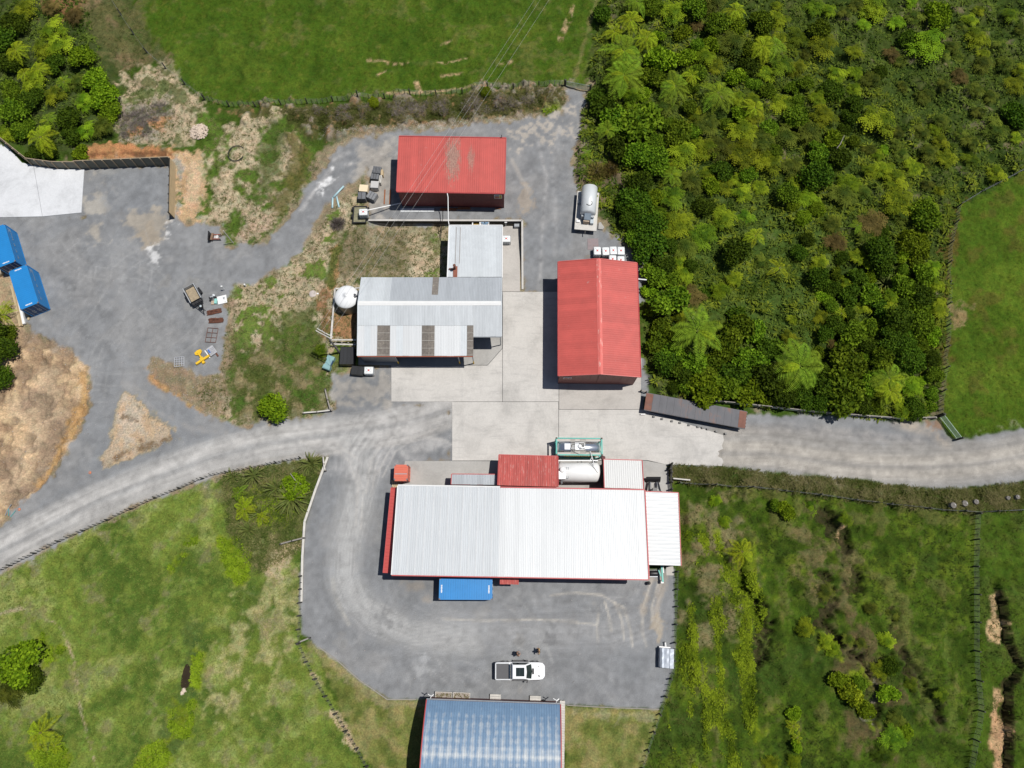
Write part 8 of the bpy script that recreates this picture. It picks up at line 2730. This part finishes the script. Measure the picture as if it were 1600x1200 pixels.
BUSHES = [
    # u, v, r, kind, colour
    (1030, 90, 25, 'round', 'b'), (1067, 50, 14, 'round', 'b'), (1122, 37, 22, 'fine', 'm'), (1148, 37, 18, 'fine', 'b'), (1140, 68, 25, 'scrub', 'o'), (1190, 32, 22, 'fine', 'm'), (962, 185, 25, 'round', 'm'),
    (1000, 188, 35, 'round', 'm'), (1100, 235, 22, 'scrub', 'y'), (1130, 232, 25, 'scrub', 'o'), (1162, 240, 25, 'scrub', 'y'), (1127, 265, 18, 'fine', 'd'), (1025, 252, 25, 'fine', 'm'), (932, 268, 24, 'twig', 'n'),
    (955, 262, 20, 'twig', 'n'), (995, 240, 25, 'fine', 'm'), (1160, 207, 22, 'scrub', 'y'), (1107, 195, 18, 'scrub', 'o'), (1060, 208, 22, 'round', 'm'), (935, 150, 20, 'fine', 'd'), (948, 168, 22, 'round', 'd'), (1040, 165, 18, 'scrub', 'o'),
    (1100, 90, 16, 'scrub', 'b'), (1088, 42, 10, 'scrub', 'n'), (1170, 105, 20, 'fine', 'd'), (1020, 120, 20, 'round', 'm'), (1050, 20, 22, 'scrub', 'y'), (1085, 10, 20, 'fine', 'm'), (1020, 10, 20, 'fine', 'm'), (1115, 5, 18, 'scrub', 'o'),
    (940, 20, 18, 'fine', 'd'), (1065, 240, 22, 'scrub', 'y'), (970, 230, 22, 'round', 'd'), (1190, 225, 20, 'scrub', 'o'), (1200, 255, 22, 'scrub', 'y'), (1080, 285, 18, 'scrub', 'o'),
    (1217, 32, 18, 'scrub', 'y'), (1272, 15, 15, 'scrub', 'm'), (1280, 45, 20, 'fine', 'm'), (1287, 72, 22, 'scrub', 'y'), (1245, 63, 18, 'scrub', 'm'), (1335, 80, 13, 'scrub', 'y'), (1365, 15, 22, 'scrub', 'y'), (1468, 22, 25, 'fine', 'b'),
    (1430, 28, 15, 'scrub', 'o'), (1424, 60, 17, 'dome', 'd'), (1450, 72, 27, 'scrub', 'b'), (1377, 110, 12, 'dome', 'd'), (1392, 85, 13, 'scrub', 'n'), (1300, 140, 20, 'dome', 'd'), (1308, 117, 15, 'scrub', 'y'), (1220, 105, 20, 'scrub', 'm'),
    (1245, 108, 15, 'scrub', 'y'), (1335, 115, 12, 'scrub', 'b'), (1360, 125, 15, 'scrub', 'o'), (1222, 165, 20, 'scrub', 'y'), (1245, 180, 22, 'fine', 'm'), (1335, 160, 15, 'fine', 'd'), (1332, 180, 15, 'fine', 'd'), (1370, 190, 28, 'scrub', 'y'),
    (1320, 200, 13, 'dome', 'd'), (1262, 208, 20, 'scrub', 'o'), (1312, 245, 20, 'fine', 'd'), (1280, 272, 25, 'fine', 'd'), (1335, 220, 12, 'fine', 'm'), (1225, 215, 20, 'scrub', 'o'), (1237, 260, 18, 'scrub', 'o'), (1382, 265, 15, 'scrub', 'y'),
    (1400, 282, 18, 'scrub', 'y'), (1325, 290, 18, 'scrub', 'b'), (1470, 222, 13, 'scrub', 'y'), (1478, 247, 15, 'scrub', 'y'), (1450, 240, 15, 'scrub', 'o'), (1440, 207, 13, 'scrub', 'o'), (1462, 202, 10, 'scrub', 'b'), (1527, 60, 18, 'scrub', 'y'),
    (1577, 25, 13, 'scrub', 'm'), (1535, 102, 15, 'scrub', 'o'), (1500, 120, 13, 'scrub', 'n'), (1522, 140, 13, 'scrub', 'o'), (1570, 100, 15, 'scrub', 'o'), (1585, 132, 15, 'scrub', 'y'), (1590, 180, 22, 'fine', 'd'), (1547, 152, 12, 'scrub', 'o'),
    (1528, 175, 11, 'scrub', 'o'), (1555, 202, 20, 'scrub', 'o'), (1515, 222, 15, 'scrub', 'o'), (1515, 250, 15, 'scrub', 'm'), (1557, 272, 15, 'scrub', 'y'), (1425, 262, 15, 'scrub', 'y'), (1410, 245, 13, 'scrub', 'o'), (1595, 110, 12, 'scrub', 'y'),
    (1240, 321, 10, 'dome', 'b'), (1278, 325, 13, 'dome', 'b'), (1257, 337, 14, 'dome', 'b'), (1262, 375, 12, 'fine', 'd'), (1250, 395, 14, 'fine', 'd'), (1305, 380, 16, 'scrub', 'n'), (1280, 432, 19, 'fine', 'd'), (1280, 412, 14, 'scrub', 'y'),
    (1315, 307, 20, 'scrub', 'o'), (1362, 347, 20, 'scrub', 'n'), (1405, 317, 25, 'scrub', 'y'), (1412, 340, 18, 'scrub', 'o'), (1447, 337, 27, 'fine', 'm'), (1450, 325, 18, 'scrub', 'y'), (1430, 380, 26, 'dome', 'b'), (1380, 360, 12, 'dome', 'd'),
    (1355, 367, 15, 'scrub', 'o'), (1375, 390, 25, 'fine', 'd'), (1317, 402, 12, 'fine', 'd'), (1382, 410, 22, 'fine', 'd'), (1340, 400, 12, 'scrub', 'y'), (1412, 445, 22, 'round', 'm'), (1445, 432, 20, 'round', 'm'), (1457, 420, 14, 'scrub', 'b'),
    (1340, 430, 15, 'round', 'd'), (1325, 442, 12, 'scrub', 'y'), (1330, 460, 18, 'round', 'd'), (1360, 460, 18, 'round', 'm'), (1440, 460, 22, 'fine', 'd'), (1437, 478, 20, 'round', 'm'), (1347, 480, 13, 'scrub', 'y'), (1300, 477, 12, 'fine', 'm'),
    (1407, 497, 25, 'fine', 'd'), (1440, 503, 26, 'dome', 'm'), (1392, 530, 22, 'fine', 'd'), (1335, 520, 25, 'round', 'm'), (1307, 505, 18, 'fine', 'd'), (1290, 522, 15, 'fine', 'd'), (1362, 510, 15, 'round', 'm'), (1232, 525, 10, 'scrub', 'y'),
    (1240, 500, 10, 'scrub', 'y'), (1300, 537, 10, 'scrub', 'n'), (1425, 560, 24, 'dome', 'd'), (1380, 562, 22, 'round', 'm'), (1325, 567, 30, 'round', 'm'), (1395, 465, 14, 'scrub', 'b'), (1375, 480, 16, 'fine', 'd'), (1418, 530, 16, 'fine', 'd'),
    (1360, 540, 18, 'fine', 'd'), (1345, 300, 16, 'scrub', 'o'), (1300, 350, 14, 'scrub', 'o'),
    (995, 312, 25, 'fine', 'd'), (985, 342, 20, 'fine', 'd'), (1025, 337, 20, 'fine', 'm'), (1015, 352, 25, 'fine', 'd'), (990, 372, 18, 'fine', 'm'), (1012, 385, 30, 'fine', 'd'), (1040, 412, 18, 'fine', 'd'), (1025, 432, 22, 'round', 'm'),
    (1050, 435, 15, 'round', 'm'), (1050, 470, 30, 'round', 'm'), (1080, 462, 18, 'scrub', 'n'), (1102, 460, 12, 'dome', 'd'), (1147, 435, 12, 'scrub', 'y'), (1125, 455, 15, 'scrub', 'b'), (1150, 395, 25, 'fine', 'd'), (1100, 322, 18, 'fine', 'd'),
    (1100, 370, 22, 'scrub', 'm'), (1027, 532, 20, 'round', 'm'), (1037, 512, 18, 'round', 'm'), (1050, 550, 20, 'round', 'm'), (1155, 515, 28, 'round', 'm'), (1150, 490, 15, 'round', 'd'), (1175, 517, 22, 'round', 'm'), (1137, 537, 25, 'round', 'm'),
    (1087, 570, 25, 'round', 'm'), (1045, 567, 22, 'fine', 'd'), (1065, 585, 22, 'round', 'd'), (1115, 575, 25, 'round', 'm'), (1150, 580, 25, 'round', 'd'), (1175, 565, 25, 'round', 'm'), (1200, 545, 22, 'round', 'd'), (1205, 590, 26, 'round', 'd'),
    (1060, 350, 20, 'scrub', 'y'), (1050, 310, 20, 'scrub', 'm'), (1070, 390, 20, 'scrub', 'o'), (1130, 340, 18, 'scrub', 'y'), (1070, 430, 14, 'scrub', 'y'), (1190, 410, 14, 'scrub', 'o'), (1165, 340, 14, 'scrub', 'm'), (1000, 285, 22, 'fine', 'd'), (975, 320, 16, 'fine', 'd'),
    (1320, 615, 34, 'round', 'm'), (1225, 615, 25, 'fine', 'd'), (1248, 610, 22, 'fine', 'd'), (1430, 638, 20, 'dome', 'd'), (1425, 605, 20, 'scrub', 'b'), (1285, 600, 22, 'round', 'd'), (1360, 600, 20, 'round', 'm'), (1100, 610, 28, 'round', 'b'), (1137, 605, 25, 'round', 'm'),
    (1175, 612, 25, 'round', 'b'), (1260, 625, 16, 'fine', 'd'), (1350, 630, 18, 'fine', 'd'), (1280, 575, 18, 'round', 'd'), (1410, 640, 16, 'scrub', 'y'), (1075, 600, 16, 'fine', 'm'), (1200, 620, 18, 'fine', 'm')]
for u, v, r, k, c in BUSHES:
    plant(k, c, u, v, r, LAND, {(1430, 380): 'bright round domed shrub,', (1320, 615): 'big leafy roadside tree,'}.get((u, v)))
# closer growth between the ones picked out above
_rr = random.Random(5)
taken = [(u, v, r) for u, v, r, k, c in BUSHES] + [(975, 100, 50), (1055, 134, 28), (1122, 145, 30), (1250, 572, 42), (1090, 517, 40), (1390, 600, 36), (1218, 419, 18), (1385, 442, 18)]
for poly, n_, rlo, rhi, kinds in (([(925, 140), (990, 50), (1190, 50), (1300, 170), (1330, 290), (1250, 320), (1040, 300), (990, 250)], 46, 12, 19, [('scrub', 'y'), ('scrub', 'b'), ('fine', 'm'), ('scrub', 'y'), ('round', 'b')]),
                                 ([(985, 300), (1050, 300), (1090, 420), (1060, 620), (1020, 570), (1010, 420)], 22, 11, 17, [('fine', 'm'), ('round', 'b'), ('fine', 'd'), ('scrub', 'y')]),
                                 ([(1290, 410), (1466, 390), (1466, 640), (1100, 625), (1060, 560), (1270, 545)], 52, 11, 18, [('round', 'b'), ('round', 'm'), ('fine', 'm'), ('scrub', 'y'), ('fine', 'd')]),
                                 ([(1190, 0), (1480, 0), (1480, 120), (1470, 320), (1320, 320), (1250, 200)], 26, 9, 14, [('scrub', 'y'), ('scrub', 'o'), ('scrub', 'b'), ('scrub', 'o')]),
                                 ([(1480, 0), (1600, 0), (1600, 230), (1500, 300), (1480, 200)], 10, 8, 12, [('scrub', 'o'), ('scrub', 'y'), ('scrub', 'o')])):
    us, vs_ = [p_[0] for p_ in poly], [p_[1] for p_ in poly]
    tries = got = 0
    while got < n_ and tries < 4000:
        tries += 1
        u, v, r = _rr.uniform(min(us), max(us)), _rr.uniform(min(vs_), max(vs_)), _rr.uniform(rlo, rhi)
        if float(poly_sd(poly, np.array([u]), np.array([v]))[0]) < 3 or any(math.hypot(u - a, v - b_) < .68 * (r + s_) for a, b_, s_ in taken):
            continue
        k, c = _rr.choice(kinds)
        plant(k, c, u, v, r, LAND)
        taken.append((u, v, r))
        got += 1
flax(1385, 442, 19, 'spiky pale flax bush among dark trees deep in the bush', 46)
flax(1090, 40, 12, 'small brownish spiky flax near the top edge of the bush', 30)
# dead leaning trunk in the bush
t = thing('dead_tree', 'bleached dead tree leaning among dark trees in the middle of the bush', 'dead tree', GG(1290, 252))
MB().tube([(0, 0, 0), (1.5, 1.6, 1.8), (2.0, 2.7, 2.3)], [.11, .06, .03], 7).build('trunk', M_BARE, t)
MB().tube([(.9, 1.0, .8), (1.3, 2.2, 1.3)], [.07, .03], 5).build('branch', M_BARE, t)
# west bush
for u, v, r, n, c in ((63, 214, 30, 11, 'y'), (25, 78, 22, 11, 'y'), (60, 108, 20, 11, 'y'), (38, 115, 16, 10, 'y'), (5, 492, 18, 9, 'y'), (75, 188, 20, 10, 'g'), (100, 128, 16, 10, 'g'), (8, 478, 15, 8, 'y')):
    tree_fern(u, v, r, LANDW, n, c)
for u, v, r, k, c in ((2, 60, 22, 'fine', 'd'), (15, 95, 20, 'fine', 'd'), (40, 18, 20, 'scrub', 'y'), (85, 48, 22, 'scrub', 'y'), (70, 78, 18, 'scrub', 'y'), (95, 75, 20, 'scrub', 'y'), (125, 88, 22, 'fine', 'b'), (150, 125, 22, 'fine', 'b'), (160, 150, 24, 'fine', 'b'), (172, 172, 20, 'fine', 'b'),
                      (55, 130, 20, 'scrub', 'y'), (85, 100, 18, 'fine', 'd'), (48, 152, 20, 'fine', 'd'), (105, 182, 22, 'fine', 'd'), (85, 150, 18, 'scrub', 'y'), (120, 130, 16, 'scrub', 'o'), (20, 172, 22, 'fine', 'm'), (110, 210, 18, 'fine', 'd'), (126, 238, 14, 'round', 'b'),
                      (165, 198, 18, 'scrub', 'o'), (135, 205, 16, 'scrub', 'b'), (15, 140, 18, 'fine', 'm'), (35, 200, 20, 'fine', 'm'), (10, 210, 16, 'scrub', 'y'), (135, 160, 18, 'scrub', 'b'), (20, 35, 22, 'fine', 'd'), (115, 25, 16, 'scrub', 'n'), (80, 12, 16, 'scrub', 'n'), (75, 232, 16, 'fine', 'd'), (50, 238, 14, 'fine', 'd'),
                      (2, 545, 26, 'fine', 'd'), (0, 590, 22, 'fine', 'd'), (10, 520, 14, 'fine', 'm'), (-12, 510, 24, 'fine', 'd')):
    plant(k, c, u, v, r, LANDW)
# south west
plant('fine', 'b', 428, 637, 27, LANDS, 'rounded bright green tree by the junction')
plant('dome', 'b', 458, 760, 22, LANDS, 'bright green domed shrub ringed by flax')
plant('fine', 'b', 30, 1040, 36, LANDS, 'large dense green tree at the picture edge')
plant('fine', 'd', 45, 1062, 22, LANDS, 'dark green tree crown at the picture edge')
plant('scrub', 'o', 20, 1080, 24, LANDS, 'olive ferny shrub below the large tree')
for u, v, r, n, c in ((62, 1146, 30, 12, 'y'), (85, 1165, 16, 9, 'y'), (382, 795, 22, 10, 'y'), (410, 810, 14, 9, 'y'), (372, 770, 16, 9, 'g')):
    tree_fern(u, v, r, LANDS, n, c)
flax(484, 724, 20, 'spiky flax bush at the road corner beside the timber stays', 56)
flax(455, 778, 28, 'big spiky flax ring below the domed shrub', 60)
flax(430, 762, 20, 'spiky flax left of the domed shrub', 40)
flax(395, 742, 18, 'spiky flax in the rough grass just below the road fence', 36)
flax(405, 802, 20, 'spiky flax between the small ferns and the rail stub', 40)
flax(385, 828, 18, 'lowest spiky flax in the rough grass above the pasture', 36)
flax(362, 745, 14, 'small spiky flax against the road fence bend', 30)
t = thing('dead_branch', 'bleached dead branch lying across the domed shrub', 'branch', GG(466, 752))
MB().tube([(-.7, .8, 1.2), (0, 0, 1.4), (.9, -.6, 1.1)], [.05, .05, .03], 5).build('branch', M_BARE, t)
MB().tube([(.2, -.1, 1.35), (.1, -.8, 1.2)], [.035, .02], 5).build('twig', M_BARE, t)
# south east
tree_fern(1160, 862, 26, LANDE, 10, 'y', desc='lone bright tree fern in the rough pasture')
tree_fern(1240, 1135, 15, LANDE, 8, 'y', desc='small yellow fern low in the rough pasture')
tree_fern(1246, 1152, 11, LANDE, 7, 'y', desc='tiny yellow fern low in the rough pasture')
for u, v, r, k, c in ((1228, 798, 15, 'round', 'b'), (1215, 790, 11, 'fine', 'm'), (1270, 790, 14, 'scrub', 'm'), (1320, 812, 10, 'scrub', 'm'), (1310, 1062, 16, 'round', 'b'), (1330, 1082, 20, 'round', 'y'), (1343, 1070, 14, 'fine', 'm'), (1355, 1110, 18, 'fine', 'b'),
                      (1390, 1085, 16, 'round', 'b'), (1375, 1045, 14, 'scrub', 'y'), (1392, 1040, 16, 'fine', 'd'), (1240, 1115, 12, 'round', 'b'), (1258, 980, 14, 'scrub', 'y'), (1290, 1000, 12, 'scrub', 'y'), (1305, 1015, 10, 'scrub', 'b'), (1400, 1125, 16, 'scrub', 'o'),
                      (1395, 1155, 18, 'scrub', 'm'), (1415, 1145, 14, 'dome', 'b'), (1425, 1070, 10, 'scrub', 'm'), (1380, 1180, 16, 'scrub', 'd'), (1245, 1165, 10, 'round', 'b'), (1325, 1000, 10, 'scrub', 'o'), (1345, 1005, 9, 'scrub', 'o'), (1290, 925, 12, 'scrub', 'o'), (1360, 950, 10, 'scrub', 'o'),
                      (1395, 960, 11, 'scrub', 'o'), (1240, 1190, 12, 'scrub', 'b'), (1205, 1195, 14, 'scrub', 'y'), (1470, 1085, 11, 'scrub', 'm'), (1385, 1000, 12, 'scrub', 'y'), (1132, 815, 10, 'scrub', 'b'), (1118, 782, 9, 'scrub', 'b')):
    plant(k, c, u, v, r, LANDE)
# bank shrubs
plant('dome', 'y', 583, 158, 9, {'red shed': (705, 213), 'top gate': (902, 135)}, 'small yellow gorse bush on the bank')
plant('dome', 'b', 758, 141, 9, {'red shed': (705, 213), 'top gate': (902, 135)}, 'small bright bush on the bank')
plant('twig', 'g', 527, 348, 17, {'blue pipes': (528, 310), 'low trailer': (563, 338)}, 'dark bare heap of brush')
plant('scrub', 'm', 503, 548, 11, {'power pole': (530, 550), 'teal bin': (515, 569)}, 'leafy green weed clump')


# ================================================================== GROUND COVER (too many to count)
def inpoly(poly, n, r):
    us, vs_ = [p[0] for p in poly], [p[1] for p in poly]
    out_u, out_v = [], []
    got = 0
    while got < n:
        u = r.uniform(min(us), max(us), n * 2)
        v = r.uniform(min(vs_), max(vs_), n * 2)
        k = np.zeros(len(u), bool)
        m_ = len(poly)
        for i in range(m_):
            (x0, y0), (x1, y1) = poly[i], poly[(i + 1) % m_]
            if y0 == y1:
                continue
            k ^= ((y0 > v) != (y1 > v)) & (u < (x1 - x0) * (v - y0) / (y1 - y0) + x0)
        out_u.append(u[k])
        out_v.append(v[k])
        got += k.sum()
    return np.concatenate(out_u)[:n], np.concatenate(out_v)[:n]


def world(u, v):
    dx, dy = (u - 800) / FPX, (600 - v) / FPX
    wy, wz = CT * dy + ST, ST * dy - CT
    t = -CAM_H / wz
    x, y = dx * t, wy * t
    i = np.clip(np.round((x + 96) / STEP).astype(int), 0, NXg - 1)
    j = np.clip(np.round((y + 29) / STEP).astype(int), 0, NYg - 1)
    return np.stack([x, y, Z[j, i]], 1), hard[j, i], (N2[j, i], N5[j, i], N1[j, i])


def tufts(name, polys, n, blades, L, W, up, m, seed, keep=None, label=None, spread=.12, kind='stuff', tb=(.45, .25)):
    r = np.random.default_rng(seed)
    areas = [abs(sum(p[i][0] * p[(i + 1) % len(p)][1] - p[(i + 1) % len(p)][0] * p[i][1] for i in range(len(p)))) for p in polys]
    us, vs_ = zip(*[inpoly(p, max(4, int(n * a / sum(areas))), r) for p, a in zip(polys, areas)])
    P, hd, ns = world(np.concatenate(us), np.concatenate(vs_))
    ok_ = hd < .35
    ns = ns + (P,)
    if keep is not None:
        ok_ &= keep(ns, r)
    P = P[ok_]
    nn = len(P)
    tint0 = np.clip(tb[0] + .22 * ns[0][ok_] + r.normal(0, tb[1], nn), 0, 1)
    B = np.repeat(P, blades, 0)
    a = r.uniform(0, 6.283, len(B))
    sp = spread * r.random(len(B))
    B = B + np.stack([sp * np.cos(a), sp * np.sin(a), np.zeros(len(B))], 1)
    a2 = a + r.normal(0, .6, len(B))
    D = np.stack([np.cos(a2), np.sin(a2), r.uniform(up * .4, up * 1.6, len(B))], 1)
    ln = L * r.uniform(.5, 1.4, len(B))
    Vv, Ff = quads(B, D, np.tile([0, 0, 1.], (len(B), 1)) + r.normal(0, .3, (len(B), 3)), ln, W * r.uniform(.6, 1.3, len(B)), None, .25)
    me = tint_mesh(name, Vv, Ff, np.clip(np.repeat(tint0, blades) + r.normal(0, .12, len(B)), 0, 1), m, 4)
    o = bpy.data.objects.new(name, me)
    COL.objects.link(o)
    o['kind'] = kind
    return o


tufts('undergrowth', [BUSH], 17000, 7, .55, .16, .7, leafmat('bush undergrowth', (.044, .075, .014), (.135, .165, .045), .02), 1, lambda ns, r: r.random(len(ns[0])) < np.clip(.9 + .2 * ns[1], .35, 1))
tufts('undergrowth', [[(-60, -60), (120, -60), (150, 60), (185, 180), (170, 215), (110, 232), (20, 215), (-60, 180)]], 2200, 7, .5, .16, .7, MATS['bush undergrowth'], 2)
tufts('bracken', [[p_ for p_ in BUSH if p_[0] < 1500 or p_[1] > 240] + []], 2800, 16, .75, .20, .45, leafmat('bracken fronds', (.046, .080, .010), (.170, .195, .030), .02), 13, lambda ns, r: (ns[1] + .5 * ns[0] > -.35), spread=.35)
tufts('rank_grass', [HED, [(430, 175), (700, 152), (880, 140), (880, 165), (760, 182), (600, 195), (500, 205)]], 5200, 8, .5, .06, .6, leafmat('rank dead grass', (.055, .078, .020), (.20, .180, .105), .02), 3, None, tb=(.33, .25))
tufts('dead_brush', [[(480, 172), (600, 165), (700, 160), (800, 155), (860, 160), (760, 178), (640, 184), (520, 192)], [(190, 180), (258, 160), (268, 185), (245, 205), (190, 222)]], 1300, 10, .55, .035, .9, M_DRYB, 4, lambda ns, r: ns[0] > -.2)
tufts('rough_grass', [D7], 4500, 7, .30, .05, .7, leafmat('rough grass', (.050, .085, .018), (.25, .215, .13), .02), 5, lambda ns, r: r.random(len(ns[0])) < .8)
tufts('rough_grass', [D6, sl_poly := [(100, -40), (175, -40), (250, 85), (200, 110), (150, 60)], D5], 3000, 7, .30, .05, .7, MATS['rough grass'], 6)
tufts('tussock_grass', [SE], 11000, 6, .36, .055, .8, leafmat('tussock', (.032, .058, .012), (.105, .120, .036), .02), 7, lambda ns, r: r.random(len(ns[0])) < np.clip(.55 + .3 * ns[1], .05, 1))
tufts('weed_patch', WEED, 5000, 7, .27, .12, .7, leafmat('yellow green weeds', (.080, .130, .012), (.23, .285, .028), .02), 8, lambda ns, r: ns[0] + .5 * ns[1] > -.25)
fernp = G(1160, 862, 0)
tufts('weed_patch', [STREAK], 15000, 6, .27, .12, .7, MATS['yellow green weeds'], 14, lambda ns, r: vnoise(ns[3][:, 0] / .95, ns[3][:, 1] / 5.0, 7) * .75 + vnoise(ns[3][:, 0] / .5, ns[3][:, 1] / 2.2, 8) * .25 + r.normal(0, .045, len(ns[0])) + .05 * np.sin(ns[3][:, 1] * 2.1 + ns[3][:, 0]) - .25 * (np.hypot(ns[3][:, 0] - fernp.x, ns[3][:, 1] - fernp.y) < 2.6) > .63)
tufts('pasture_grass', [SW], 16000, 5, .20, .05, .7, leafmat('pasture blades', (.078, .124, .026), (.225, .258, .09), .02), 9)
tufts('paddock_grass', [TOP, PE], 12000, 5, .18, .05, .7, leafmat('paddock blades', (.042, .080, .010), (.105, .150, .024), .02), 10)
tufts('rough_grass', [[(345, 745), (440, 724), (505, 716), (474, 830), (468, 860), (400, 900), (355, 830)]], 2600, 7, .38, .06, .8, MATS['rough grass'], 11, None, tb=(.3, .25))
# loose stones on the dirt and along the gravel edges
r_ = np.random.default_rng(12)
uu, vv = zip(*[inpoly(p, n_, r_) for p, n_ in ((D1, 900), (ISLAND, 260), ([(226, 570), (245, 556), (290, 575), (345, 585), (356, 640), (330, 652), (265, 612)], 260), ([(500, 200), (690, 192), (800, 183), (870, 170), (870, 180), (700, 198), (510, 212)], 500), ([(270, 240), (320, 232), (318, 350), (290, 352)], 160), (YARD_W, 500), (YARD_S, 260))])
P, hd, ns = world(np.concatenate(uu), np.concatenate(vv))
nS = len(P)
oc = np.array([(1, 0, 0), (-1, 0, 0), (0, 1, 0), (0, -1, 0), (0, 0, .7), (0, 0, -.7)], float)
of = np.array([(0, 2, 4), (2, 1, 4), (1, 3, 4), (3, 0, 4), (2, 0, 5), (1, 2, 5), (3, 1, 5), (0, 3, 5)])
sz = r_.uniform(.025, .085, nS) * np.where(hd > .5, .7, 1)
VV = (P[:, None, :] + oc[None] * (sz[:, None, None] * r_.uniform(.6, 1.3, (nS, 6, 1)))).reshape(-1, 3)
FF = (of[None] + 6 * np.arange(nS)[:, None, None]).reshape(-1, 3)
me = tint_mesh('loose_stones', VV, FF, np.repeat(r_.random(nS), 8), leafmat('loose stone', (.22, .19, .16), (.60, .55, .50), .02), 3)
o = bpy.data.objects.new('loose_stones', me)
COL.objects.link(o)
o['kind'] = 'stuff'
